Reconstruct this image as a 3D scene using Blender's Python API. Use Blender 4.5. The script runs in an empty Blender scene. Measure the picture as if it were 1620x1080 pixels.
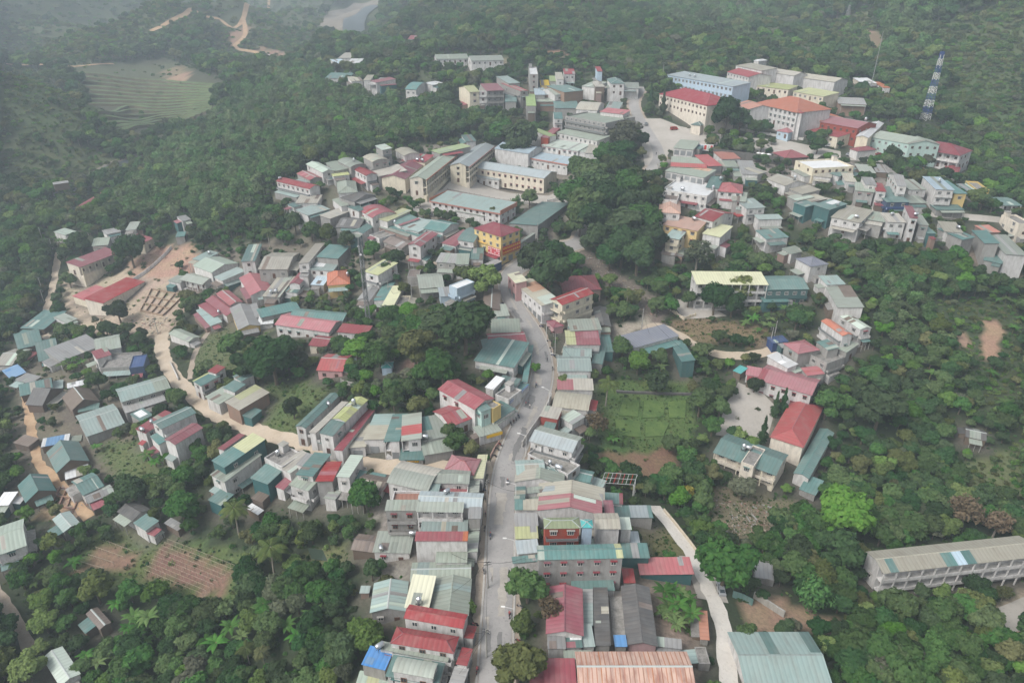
import bpy, bmesh, math, random
import numpy as np
from mathutils import Vector

SC = bpy.context.scene
COL = SC.collection
R = math.radians

# ------------------------------------------------------------------ camera
CAM_Z, PITCH, FPX = 125.0, 28.0, 1124.0        # metres, degrees below the horizon, focal length in photo pixels
cam_d = bpy.data.cameras.new('camera')
cam_d.sensor_width = 36.0
cam_d.lens = 36.0 * FPX / 1620.0
cam_d.clip_start, cam_d.clip_end = 1.0, 6000.0
cam = bpy.data.objects.new('camera', cam_d)
COL.objects.link(cam)
cam.location = (0, 0, CAM_Z)
cam.rotation_euler = (R(90 - PITCH), 0, 0)
SC.camera = cam

# ------------------------------------------------------------------ sky, sun, exposure
SUN_EL, SUN_AZ = 48.0, 238.0                    # degrees; azimuth clockwise from +Y
world = bpy.data.worlds.new('World')
SC.world = world
world.use_nodes = True
wn = world.node_tree.nodes
wl = world.node_tree.links
wn.clear()
w_out = wn.new('ShaderNodeOutputWorld')
w_bg = wn.new('ShaderNodeBackground')
w_sky = wn.new('ShaderNodeTexSky')
w_sky.sky_type = 'NISHITA'
w_sky.sun_disc = False
w_sky.sun_elevation = R(SUN_EL)
w_sky.sun_rotation = R(SUN_AZ)
w_sky.dust_density = 4.0
w_hs = wn.new('ShaderNodeHueSaturation')
w_hs.inputs['Saturation'].default_value = 0.28   # cloud cover greys the sky evenly
wl.new(w_sky.outputs[0], w_hs.inputs['Color'])
wl.new(w_hs.outputs[0], w_bg.inputs['Color'])
w_bg.inputs['Strength'].default_value = 0.11
wl.new(w_bg.outputs[0], w_out.inputs['Surface'])
sun_d = bpy.data.lights.new('sun', 'SUN')
sun_d.energy = 1.5
sun_d.angle = R(22)
sun_d.color = (1.0, 0.97, 0.93)
sun = bpy.data.objects.new('sun', sun_d)
COL.objects.link(sun)
_sd = Vector((math.sin(R(SUN_AZ)) * math.cos(R(SUN_EL)), math.cos(R(SUN_AZ)) * math.cos(R(SUN_EL)), math.sin(R(SUN_EL))))
sun.rotation_euler = _sd.to_track_quat('Z', 'Y').to_euler()
SC.view_settings.view_transform = 'Standard'
SC.view_settings.look = 'None'
SC.view_settings.exposure = 0.82
SC.view_settings.gamma = 1.0
SC.view_settings.use_curve_mapping = False
SC.render.engine = 'CYCLES'
cy = SC.cycles
cy.use_denoising = True
cy.max_bounces = 4
cy.diffuse_bounces = 1
cy.glossy_bounces = 1
cy.transmission_bounces = 2
cy.volume_bounces = 1
cy.transparent_max_bounces = 6
cy.use_adaptive_sampling = True
cy.adaptive_threshold = 0.015
cy.caustics_reflective = False
cy.caustics_refractive = False

# ------------------------------------------------------------------ measuring: from a photo pixel to a place
CP, SP = math.cos(R(PITCH)), math.sin(R(PITCH))

def ray(px, py):
    u, v = px - 810.0, 540.0 - py
    return np.array([u, CP * FPX + SP * v, -SP * FPX + CP * v])

def on_plane(px, py, z):
    d = ray(px, py)
    t = (z - CAM_Z) / d[2]
    return d * t + np.array([0, 0, CAM_Z])

def project(x, y, z):
    x, y, z = np.asarray(x, float), np.asarray(y, float), np.asarray(z, float) - CAM_Z
    dep = CP * y - SP * z
    up = SP * y + CP * z
    dep = np.where(dep < 1, 1, dep)
    return 810 + FPX * x / dep, 540 - FPX * up / dep, dep

def at_dist(px, py, y):
    d = ray(px, py)
    t = y / d[1]
    return (d[0] * t, y, CAM_Z + d[2] * t)

def at_z(px, py, z):
    return tuple(on_plane(px, py, z))

# ------------------------------------------------------------------ terrain: heights surveyed at control points
CTRL = []
for px, py, z in [(700, 1120, -3), (783, 1060, 0), (790, 900, 0), (800, 740, 2), (850, 610, 5), (800, 470, 9),
                  (560, 1000, -8), (560, 850, -5), (620, 740, 0), (480, 720, -4), (340, 650, -7), (258, 560, -8),
                  (250, 470, -9), (150, 430, -11), (60, 470, -15), (40, 620, -16), (100, 760, -17), (250, 700, -10),
                  (230, 830, -16), (300, 930, -19), (60, 1000, -20), (300, 1060, -22), (480, 1040, -12), (450, 900, -13),
                  (20, 860, -17), (500, 580, 1), (600, 560, 5), (700, 560, 9), (450, 480, -2), (590, 480, 4), (350, 430, -2),
                  (900, 560, 3), (900, 800, 0), (960, 1000, -2), (1020, 650, -8), (1000, 745, -10), (1040, 860, -8),
                  (1130, 960, -7), (1230, 1050, -8), (1190, 680, -13), (1170, 780, -14), (1300, 700, -16), (1300, 880, -16),
                  (1450, 950, -16), (1600, 980, -16), (1480, 800, -19), (1420, 650, -12), (1600, 640, -8),
                  (1350, 560, 0), (1280, 570, -3), (1230, 535, 0), (1050, 540, 1), (1130, 480, 4),
                  (1060, 420, 9), (950, 430, 8), (1250, 400, 12)]:
    CTRL.append(at_z(px, py, z))
for px, py, y in [(800, 300, 378), (700, 250, 392), (870, 350, 315), (760, 410, 278), (650, 400, 288), (540, 300, 345), (450, 310, 345), (430, 380, 318),
                  (1030, 230, 398), (1060, 330, 322), (1200, 250, 385), (1350, 240, 388), (1480, 255, 386), (1400, 350, 300),
                  (1240, 330, 318), (1580, 350, 310), (1400, 400, 281), (1400, 470, 252), (1400, 560, 224), (1500, 560, 227), (1580, 500, 252), (1600, 430, 284), (1500, 440, 272), (1080, 170, 445), (1230, 190, 430), (1110, 145, 478), (1300, 140, 480),
                  (960, 200, 428), (880, 230, 410), (870, 170, 468), (800, 160, 478), (950, 140, 490), (745, 100, 545),
                  (540, 125, 530), (620, 150, 500), (480, 160, 520), (350, 220, 465), (250, 300, 410), (600, 210, 430),
                  (330, 330, 360), (145, 285, 450), (0, 345, 395), (60, 330, 400), (240, 205, 545), (240, 160, 610), (240, 108, 715), (140, 180, 570), (330, 140, 640),
                  (20, 250, 442), (60, 170, 487), (0, 105, 505), (60, 137, 497), (112, 195, 482), (100, 50, 830), (300, 40, 980), (420, 60, 900), (410, 90, 800),
                  (450, 100, 700), (550, 30, 1150), (580, 10, 1350), (700, 30, 780), (1000, 30, 740), (1300, 30, 690),
                  (900, 80, 590), (1200, 80, 570), (1350, 80, 570), (1463, 190, 430), (1600, 20, 600), (1600, 150, 475), (1600, 250, 405), (1520, 90, 540), (160, 350, 365)]:
    CTRL.append(at_dist(px, py, y))
CTRL += [(-1150, 1750, 190), (-500, 1800, 150), (-310, 1800, 120), (0, 1500, 210), (500, 1300, 230), (1000, 1300, 260), (-1150, 1100, 170),
         (-900, 600, 70), (900, 800, 190), (700, 500, 120), (450, 250, 20), (350, 60, -8), (300, -60, -8), (0, -60, -4), (-300, -60, -20),
         (-350, 150, -20), (-450, 300, -18), (-700, 300, 20), (1100, 300, 90), (-1150, 0, 20), (1100, -60, 30)]
CTRL = np.array(CTRL)

def _tps(d2):
    return 0.5 * d2 * np.log(d2 + 1e-9)
_n = len(CTRL)
_P = CTRL[:, :2] / 100.0
_d2 = ((_P[:, None] - _P[None]) ** 2).sum(-1)
_K = _tps(_d2) + np.eye(_n) * 0.06
_Q = np.hstack([np.ones((_n, 1)), _P])
_A = np.zeros((_n + 3, _n + 3))
_A[:_n, :_n] = _K
_A[:_n, _n:] = _Q
_A[_n:, :_n] = _Q.T
_wt = np.linalg.solve(_A, np.concatenate([CTRL[:, 2], np.zeros(3)]))

def _axis(lo, hi, a, b, step, grow):
    v = [a]
    while v[-1] < b:
        v.append(v[-1] + step)
    s = step
    while v[-1] < hi:
        s *= grow
        v.append(v[-1] + s)
    s = step
    out = []
    c = a
    while c > lo:
        s *= grow
        c -= s
        out.append(c)
    return np.array(out[::-1] + v)
GX = _axis(-1150, 1150, -210, 260, 2.6, 1.035)
GY = _axis(-70, 1850, 60, 430, 2.6, 1.02)
_gx, _gy = np.meshgrid(GX, GY)
_pts = np.stack([_gx.ravel(), _gy.ravel()], 1) / 100.0
GZ = np.empty(len(_pts))
for i in range(0, len(_pts), 8000):
    q = _pts[i:i + 8000]
    GZ[i:i + 8000] = _tps(((q[:, None] - _P[None]) ** 2).sum(-1)) @ _wt[:_n] + _wt[_n] + q @ _wt[_n + 1:]
GZ = GZ.reshape(_gx.shape)
_far = np.clip((_gy - 420) / 300, 0, 1)             # spurs and gullies on the far hills
_fold = np.clip((_gy - 600) / 220, 0, 1) * np.clip((np.abs(_gx + 300) + np.abs(_gy - 630) * .5 - 110) / 120, 0, 1) * np.clip((np.abs(_gx + 235) - 30) / 90, 0, 1)
GZ = GZ + _fold * (24 * np.sin(_gx / 58 + .9 * np.sin(_gy / 120) + .8) + 7 * np.sin(_gx / 27 - _gy / 60))
GZ = GZ + _far * (9 * np.sin(_gx / 47 + 1.3 * np.sin(_gy / 90)) * np.sin(_gy / 83 + .7) + 4 * np.sin(_gx / 19 + _gy / 31))

def ground(x, y):
    x, y = np.asarray(x, float), np.asarray(y, float)
    i = np.clip(np.searchsorted(GX, x) - 1, 0, len(GX) - 2)
    j = np.clip(np.searchsorted(GY, y) - 1, 0, len(GY) - 2)
    fx = np.clip((x - GX[i]) / (GX[i + 1] - GX[i]), 0, 1)
    fy = np.clip((y - GY[j]) / (GY[j + 1] - GY[j]), 0, 1)
    return (GZ[j, i] * (1 - fx) * (1 - fy) + GZ[j, i + 1] * fx * (1 - fy) + GZ[j + 1, i] * (1 - fx) * fy + GZ[j + 1, i + 1] * fx * fy)

_ys = np.concatenate([np.arange(30, 500, 1.5), np.geomspace(500, 1840, 300)])

def spot(px, py, lift=0.0):
    """The place on the ground that the photo shows at a pixel."""
    d = ray(px, py)
    t = _ys / d[1]
    xs, zs = d[0] * t, CAM_Z + d[2] * t
    below = zs < ground(xs, _ys) + lift
    k = int(np.argmax(below)) if below.any() else len(_ys) - 1
    k = max(k, 1)
    a, b = _ys[k - 1], _ys[k]
    for _ in range(12):
        m = (a + b) / 2
        t = m / d[1]
        if CAM_Z + d[2] * t < ground(d[0] * t, m) + lift:
            b = m
        else:
            a = m
    t = b / d[1]
    return np.array([d[0] * t, b, CAM_Z + d[2] * t - lift])

def inside(px, py, poly):
    px, py = np.asarray(px, float), np.asarray(py, float)
    r = np.zeros(px.shape, bool)
    n = len(poly)
    for i in range(n):
        x1, y1 = poly[i]
        x2, y2 = poly[(i + 1) % n]
        if y1 == y2:
            continue
        c = ((y1 > py) != (y2 > py)) & (px < (x2 - x1) * (py - y1) / (y2 - y1) + x1)
        r ^= c
    return r

# ------------------------------------------------------------------ object helpers
def mesh_of(name, verts, faces, mats=(), fmat=None, smooth=False):
    m = bpy.data.meshes.new(name)
    m.from_pydata([tuple(map(float, v)) for v in verts], [], faces)
    for a in mats:
        m.materials.append(a)
    if fmat is not None:
        m.polygons.foreach_set('material_index', fmat)
    if smooth:
        m.polygons.foreach_set('use_smooth', [True] * len(m.polygons))
    m.update()
    return m

def obj(name, mesh, parent=None, loc=None, rotz=None, scale=None):
    o = bpy.data.objects.new(name, mesh)
    COL.objects.link(o)
    if parent is not None:
        o.parent = parent
    if loc is not None:
        o.location = loc
    if rotz is not None:
        o.rotation_euler = (0, 0, rotz)
    if scale is not None:
        o.scale = scale
    return o

def tag(o, label, cat, group=None):
    o['label'] = label
    o['category'] = cat
    if group:
        o['group'] = group
    return o

def kind(o, k):
    o['kind'] = k
    return o

BOXF = [(0, 3, 2, 1), (4, 5, 6, 7), (0, 1, 5, 4), (1, 2, 6, 5), (2, 3, 7, 6), (3, 0, 4, 7)]

def box_v(x0, x1, y0, y1, z0, z1):
    return [(x0, y0, z0), (x1, y0, z0), (x1, y1, z0), (x0, y1, z0), (x0, y0, z1), (x1, y0, z1), (x1, y1, z1), (x0, y1, z1)]

def box_mesh(name, x0, x1, y0, y1, z0, z1, m):
    return mesh_of(name, box_v(x0, x1, y0, y1, z0, z1), BOXF, [m])

class MB:
    def __init__(s):
        s.v, s.f, s.m = [], [], []

    def add(s, v, f, m=0):
        n = len(s.v)
        s.v += list(v)
        s.f += [tuple(i + n for i in q) for q in f]
        s.m += [m] * len(f)

    def box(s, x0, x1, y0, y1, z0, z1, m=0):
        s.add(box_v(x0, x1, y0, y1, z0, z1), BOXF, m)

    def tube(s, p, q, r0, r1, n=6, m=0, caps=True):
        p, q = Vector(p), Vector(q)
        d = (q - p).normalized()
        a = d.orthogonal().normalized()
        b = d.cross(a)
        v = [p + (a * math.cos(k * 2 * math.pi / n) + b * math.sin(k * 2 * math.pi / n)) * r0 for k in range(n)]
        v += [q + (a * math.cos(k * 2 * math.pi / n) + b * math.sin(k * 2 * math.pi / n)) * r1 for k in range(n)]
        f = [(k, (k + 1) % n, n + (k + 1) % n, n + k) for k in range(n)]
        if caps:
            f += [tuple(range(n - 1, -1, -1)), tuple(range(n, 2 * n))]
        s.add(v, f, m)

    def build(s, name, mats, parent=None, smooth=False):
        return obj(name, mesh_of(name, s.v, s.f, mats, s.m, smooth), parent)

# ------------------------------------------------------------------ materials
def nodes_of(name):
    m = bpy.data.materials.new(name)
    m.use_nodes = True
    nt = m.node_tree
    nt.nodes.clear()
    out = nt.nodes.new('ShaderNodeOutputMaterial')
    b = nt.nodes.new('ShaderNodeBsdfPrincipled')
    nt.links.new(b.outputs[0], out.inputs['Surface'])
    return m, nt, b, out

def N(nt, t, **kw):
    n = nt.nodes.new(t)
    for k, v in kw.items():
        if k in n.inputs:
            n.inputs[k].default_value = v
        else:
            setattr(n, k, v)
    return n

def srgb(h):
    h = h.lstrip('#')
    c = [int(h[i:i + 2], 16) / 255 for i in (0, 2, 4)]
    return tuple(x / 12.92 if x <= .04045 else ((x + .055) / 1.055) ** 2.4 for x in c)

def rgba(c):
    return (*c[:3], 1.0)

def vary(nt, col_socket, amount=.25, sat=.12, hue=.012):
    """Each object a little lighter, darker or faded, by its own random number."""
    L = nt.links
    oi = N(nt, 'ShaderNodeObjectInfo')
    hs = N(nt, 'ShaderNodeHueSaturation')
    mr = N(nt, 'ShaderNodeMapRange')
    mr.inputs['To Min'].default_value = 1 - amount
    mr.inputs['To Max'].default_value = 1 + amount
    L.new(oi.outputs['Random'], mr.inputs['Value'])
    m7 = N(nt, 'ShaderNodeMath', operation='MULTIPLY')
    m7.inputs[1].default_value = 7.31
    fr = N(nt, 'ShaderNodeMath', operation='FRACT')
    L.new(oi.outputs['Random'], m7.inputs[0])
    L.new(m7.outputs[0], fr.inputs[0])
    ms = N(nt, 'ShaderNodeMapRange')
    ms.inputs['To Min'].default_value = 1 - sat
    ms.inputs['To Max'].default_value = 1 + sat
    L.new(fr.outputs[0], ms.inputs['Value'])
    mh = N(nt, 'ShaderNodeMapRange')
    mh.inputs['To Min'].default_value = .5 - hue
    mh.inputs['To Max'].default_value = .5 + hue
    L.new(fr.outputs[0], mh.inputs['Value'])
    L.new(mh.outputs[0], hs.inputs['Hue'])
    L.new(ms.outputs[0], hs.inputs['Saturation'])
    L.new(mr.outputs[0], hs.inputs['Value'])
    L.new(col_socket, hs.inputs['Color'])
    return hs.outputs[0]

def roof_mat(name, col, rough=.55, rust=.25, period=1.05, stain=(.16, .12, .09)):
    m, nt, b, out = nodes_of(name)
    L = nt.links
    tc = N(nt, 'ShaderNodeTexCoord')
    wv = N(nt, 'ShaderNodeTexWave', wave_type='BANDS', bands_direction='X', wave_profile='SIN')
    wv.inputs['Scale'].default_value = 2 * math.pi / period / 20 * 1.0
    wv.inputs['Distortion'].default_value = .4
    L.new(tc.outputs['Object'], wv.inputs['Vector'])
    # old stains and faded streaks running down the sheets
    mp = N(nt, 'ShaderNodeMapping')
    mp.inputs['Scale'].default_value = (.55, .16, .3)
    oi = N(nt, 'ShaderNodeObjectInfo')
    ad = N(nt, 'ShaderNodeVectorMath', operation='ADD')
    cb = N(nt, 'ShaderNodeCombineXYZ')
    ml = N(nt, 'ShaderNodeMath', operation='MULTIPLY')
    ml.inputs[1].default_value = 90
    L.new(oi.outputs['Random'], ml.inputs[0])
    L.new(ml.outputs[0], cb.inputs[0])
    L.new(ml.outputs[0], cb.inputs[1])
    L.new(tc.outputs['Object'], ad.inputs[0])
    L.new(cb.outputs[0], ad.inputs[1])
    L.new(ad.outputs[0], mp.inputs['Vector'])
    n1 = N(nt, 'ShaderNodeTexNoise', Scale=1.0, Detail=6.0, Roughness=.65)
    L.new(mp.outputs[0], n1.inputs['Vector'])
    n2 = N(nt, 'ShaderNodeTexNoise', Scale=.35, Detail=4.0)
    L.new(ad.outputs[0], n2.inputs['Vector'])
    r1 = N(nt, 'ShaderNodeMapRange')
    r1.inputs['From Min'].default_value = .46
    r1.inputs['From Max'].default_value = .7
    r1.inputs['To Max'].default_value = rust
    L.new(n1.outputs['Fac'], r1.inputs['Value'])
    mx = N(nt, 'ShaderNodeMix', data_type='RGBA')
    mx.inputs[6].default_value = rgba(col)
    mx.inputs[7].default_value = rgba(stain)
    L.new(r1.outputs[0], mx.inputs[0])
    # sun-bleached patches
    r2 = N(nt, 'ShaderNodeMapRange')
    r2.inputs['From Min'].default_value = .45
    r2.inputs['From Max'].default_value = .75
    r2.inputs['To Max'].default_value = .3
    L.new(n2.outputs['Fac'], r2.inputs['Value'])
    mx2 = N(nt, 'ShaderNodeMix', data_type='RGBA')
    L.new(r2.outputs[0], mx2.inputs[0])
    L.new(mx.outputs[2], mx2.inputs[6])
    mx2.inputs[7].default_value = rgba([.5 * c + .5 * (.42, .41, .37)[i] for i, c in enumerate(col)])
    # joints between sheets
    r3 = N(nt, 'ShaderNodeMapRange')
    r3.inputs['From Min'].default_value = .0
    r3.inputs['From Max'].default_value = .35
    r3.inputs['To Min'].default_value = .86
    r3.inputs['To Max'].default_value = 1.0
    L.new(wv.outputs['Fac'], r3.inputs['Value'])
    mu = N(nt, 'ShaderNodeMix', data_type='RGBA', blend_type='MULTIPLY')
    mu.inputs[0].default_value = 1
    L.new(mx2.outputs[2], mu.inputs[6])
    L.new(r3.outputs[0], mu.inputs[7])
    L.new(vary(nt, mu.outputs[2], .2, .2, .008), b.inputs['Base Color'])
    b.inputs['Roughness'].default_value = rough
    bp = N(nt, 'ShaderNodeBump')
    bp.inputs['Strength'].default_value = .35
    bp.inputs['Distance'].default_value = .08
    L.new(wv.outputs['Fac'], bp.inputs['Height'])
    L.new(bp.outputs[0], b.inputs['Normal'])
    return m

def wall_mat(name, col, stain=.35, dirt=(.17, .155, .13), amount=.08, rough=.85):
    m, nt, b, out = nodes_of(name)
    L = nt.links
    tc = N(nt, 'ShaderNodeTexCoord')
    mp = N(nt, 'ShaderNodeMapping')
    mp.inputs['Scale'].default_value = (.8, .8, .22)
    L.new(tc.outputs['Object'], mp.inputs['Vector'])
    n1 = N(nt, 'ShaderNodeTexNoise', Scale=1.1, Detail=7.0, Roughness=.68)
    L.new(mp.outputs[0], n1.inputs['Vector'])
    n3 = N(nt, 'ShaderNodeTexNoise', Scale=5.0, Detail=4.0)
    L.new(tc.outputs['Object'], n3.inputs['Vector'])
    r1 = N(nt, 'ShaderNodeMapRange')
    r1.inputs['From Min'].default_value = .42
    r1.inputs['From Max'].default_value = .68
    r1.inputs['To Max'].default_value = stain
    L.new(n1.outputs['Fac'], r1.inputs['Value'])
    mx = N(nt, 'ShaderNodeMix', data_type='RGBA')
    mx.inputs[6].default_value = rgba(col)
    mx.inputs[7].default_value = rgba(dirt)
    L.new(r1.outputs[0], mx.inputs[0])
    r3 = N(nt, 'ShaderNodeMapRange')
    r3.inputs['To Min'].default_value = .88
    r3.inputs['To Max'].default_value = 1.1
    L.new(n3.outputs['Fac'], r3.inputs['Value'])
    mu = N(nt, 'ShaderNodeMix', data_type='RGBA', blend_type='MULTIPLY')
    mu.inputs[0].default_value = 1
    L.new(mx.outputs[2], mu.inputs[6])
    L.new(r3.outputs[0], mu.inputs[7])
    L.new(vary(nt, mu.outputs[2], amount, .15, .01), b.inputs['Base Color'])
    b.inputs['Roughness'].default_value = rough
    return m

def plain_mat(name, col, rough=.7, metal=0.0, amount=.1, noise=.12, nscale=3.0):
    m, nt, b, out = nodes_of(name)
    L = nt.links
    tc = N(nt, 'ShaderNodeTexCoord')
    n1 = N(nt, 'ShaderNodeTexNoise', Scale=nscale, Detail=5.0)
    L.new(tc.outputs['Object'], n1.inputs['Vector'])
    r = N(nt, 'ShaderNodeMapRange')
    r.inputs['To Min'].default_value = 1 - noise
    r.inputs['To Max'].default_value = 1 + noise
    L.new(n1.outputs['Fac'], r.inputs['Value'])
    mu = N(nt, 'ShaderNodeMix', data_type='RGBA', blend_type='MULTIPLY')
    mu.inputs[0].default_value = 1
    mu.inputs[6].default_value = rgba(col)
    L.new(r.outputs[0], mu.inputs[7])
    L.new(vary(nt, mu.outputs[2], amount, .1, .008), b.inputs['Base Color'])
    b.inputs['Roughness'].default_value = rough
    b.inputs['Metallic'].default_value = metal
    return m

def soil_mat(name, c1, c2, scale=.25, fine=2.2, rough=.95, c3=None, bump=.3):
    m, nt, b, out = nodes_of(name)
    L = nt.links
    geo = N(nt, 'ShaderNodeNewGeometry')
    n1 = N(nt, 'ShaderNodeTexNoise', Scale=scale, Detail=8.0, Roughness=.66)
    n2 = N(nt, 'ShaderNodeTexNoise', Scale=fine, Detail=6.0, Roughness=.7)
    L.new(geo.outputs['Position'], n1.inputs['Vector'])
    L.new(geo.outputs['Position'], n2.inputs['Vector'])
    r1 = N(nt, 'ShaderNodeMapRange')
    r1.inputs['From Min'].default_value = .36
    r1.inputs['From Max'].default_value = .64
    L.new(n1.outputs['Fac'], r1.inputs['Value'])
    mx = N(nt, 'ShaderNodeMix', data_type='RGBA')
    mx.inputs[6].default_value = rgba(c1)
    mx.inputs[7].default_value = rgba(c2)
    L.new(r1.outputs[0], mx.inputs[0])
    last = mx.outputs[2]
    if c3:
        r2 = N(nt, 'ShaderNodeMapRange')
        r2.inputs['From Min'].default_value = .55
        r2.inputs['From Max'].default_value = .66
        L.new(n2.outputs['Fac'], r2.inputs['Value'])
        m3 = N(nt, 'ShaderNodeMix', data_type='RGBA')
        m3.inputs[7].default_value = rgba(c3)
        L.new(r2.outputs[0], m3.inputs[0])
        L.new(last, m3.inputs[6])
        last = m3.outputs[2]
    r3 = N(nt, 'ShaderNodeMapRange')
    r3.inputs['To Min'].default_value = .72
    r3.inputs['To Max'].default_value = 1.28
    L.new(n2.outputs['Fac'], r3.inputs['Value'])
    mu = N(nt, 'ShaderNodeMix', data_type='RGBA', blend_type='MULTIPLY')
    mu.inputs[0].default_value = 1
    L.new(last, mu.inputs[6])
    L.new(r3.outputs[0], mu.inputs[7])
    L.new(mu.outputs[2], b.inputs['Base Color'])
    b.inputs['Roughness'].default_value = rough
    bp = N(nt, 'ShaderNodeBump')
    bp.inputs['Strength'].default_value = bump
    bp.inputs['Distance'].default_value = .2
    L.new(n2.outputs['Fac'], bp.inputs['Height'])
    L.new(bp.outputs[0], b.inputs['Normal'])
    return m

RC = {  # roof colours: word, base colour, stain strength
    'sa': ('sage green', (.275, .31, .262), .32), 'te': ('teal', (.1, .185, .172), .28), 'lt': ('pale teal', (.27, .345, .325), .32),
    'bg': ('blue-grey', (.33, .375, .385), .25), 'be': ('beige', (.36, .34, .285), .35), 'rd': ('red', (.255, .06, .07), .25),
    'pk': ('faded pink', (.37, .125, .135), .3), 'mr': ('maroon', (.235, .052, .068), .22), 'or': ('orange', (.44, .155, .095), .2),
    'yg': ('yellow-green', (.4, .42, .21), .25), 'mi': ('pale mint', (.42, .49, .42), .2), 'gy': ('grey', (.27, .27, .265), .35),
    'dk': ('dark grey', (.1, .098, .096), .3), 'br': ('brown', (.16, .125, .105), .3), 'wh': ('white', (.66, .67, .67), .2),
    'bl': ('blue', (.11, .25, .46), .15), 'tq': ('turquoise', (.07, .34, .33), .1), 'ru': ('rusty', (.5, .32, .22), .55),
    'co': ('bare concrete', (.27, .255, .235), .5), 'py': ('pale yellow', (.55, .545, .38), .2), 'og': ('olive green', (.25, .32, .15), .25),
    'sm': ('salmon', (.5, .31, .23), .25), 'tc': ('terracotta', (.38, .16, .09), .3), 'ye': ('yellow', (.58, .4, .06), .15),
    'nv': ('navy', (.05, .09, .2), .1), 'lb': ('light blue', (.36, .46, .53), .2), 'db': ('slate grey', (.19, .2, .235), .15)}
ROOF = {k: roof_mat('roof_' + v[0].replace(' ', '_').replace('-', '_'), v[1], rust=v[2]) for k, v in RC.items()}
ROOF['ru'] = roof_mat('roof_rusty_sheet', RC['ru'][1], rust=.9, period=2.3, stain=(.24, .075, .035))
ROOF['co'] = wall_mat('roof_bare_concrete_deck', RC['co'][1], stain=.8, dirt=(.09, .085, .075))
WC = {'w': ('white', (.6, .585, .565), .5), 'c': ('cream', (.66, .595, .475), .38), 'g': ('grey concrete', (.31, .3, .285), .6), 'b': ('brick', (.27, .175, .135), .5),
      't': ('teal sheet', (.04, .12, .12), .2), 'y': ('yellow', (.62, .46, .16), .2), 'p': ('pink', (.5, .3, .3), .3), 'm': ('mint', (.42, .55, .5), .25),
      'l': ('light blue', (.42, .53, .62), .25), 'r': ('red', (.3, .06, .05), .25), 'n': ('navy', (.03, .06, .14), .2), 'k': ('timber', (.14, .1, .075), .4)}
WALL = {k: wall_mat('wall_' + v[0].replace(' ', '_'), v[1], stain=v[2]) for k, v in WC.items()}
M_RIDGE = plain_mat('pale_flashing', (.4, .43, .41), .5, noise=.15)
M_FRAME = plain_mat('window_frame_paint', (.5, .48, .45), .6)
M_FRAMED = plain_mat('brown_frame_paint', (.16, .08, .05), .6)
M_PANE = plain_mat('dark_glass', (.035, .045, .05), .15, amount=.4)
M_DOOR = plain_mat('shutter_grey', (.2, .21, .21), .5, amount=.3)
M_DOORB = plain_mat('door_brown', (.11, .055, .035), .6, amount=.3)
M_CONC = wall_mat('raw_concrete', (.34, .33, .305), stain=.6)
M_STEEL = plain_mat('stainless_steel', (.66, .68, .7), .28, .85, noise=.05)
M_WHITE = plain_mat('white_paint', (.68, .67, .65), .6)
M_DARKM = plain_mat('dark_metal', (.06, .06, .065), .5, .3)
M_BLACK = plain_mat('black_rubber', (.02, .02, .02), .8)
M_GREY = plain_mat('grey_metal', (.16, .17, .17), .5)
M_BRICKT = wall_mat('plinth_brick', (.33, .2, .15), stain=.4)
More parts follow.
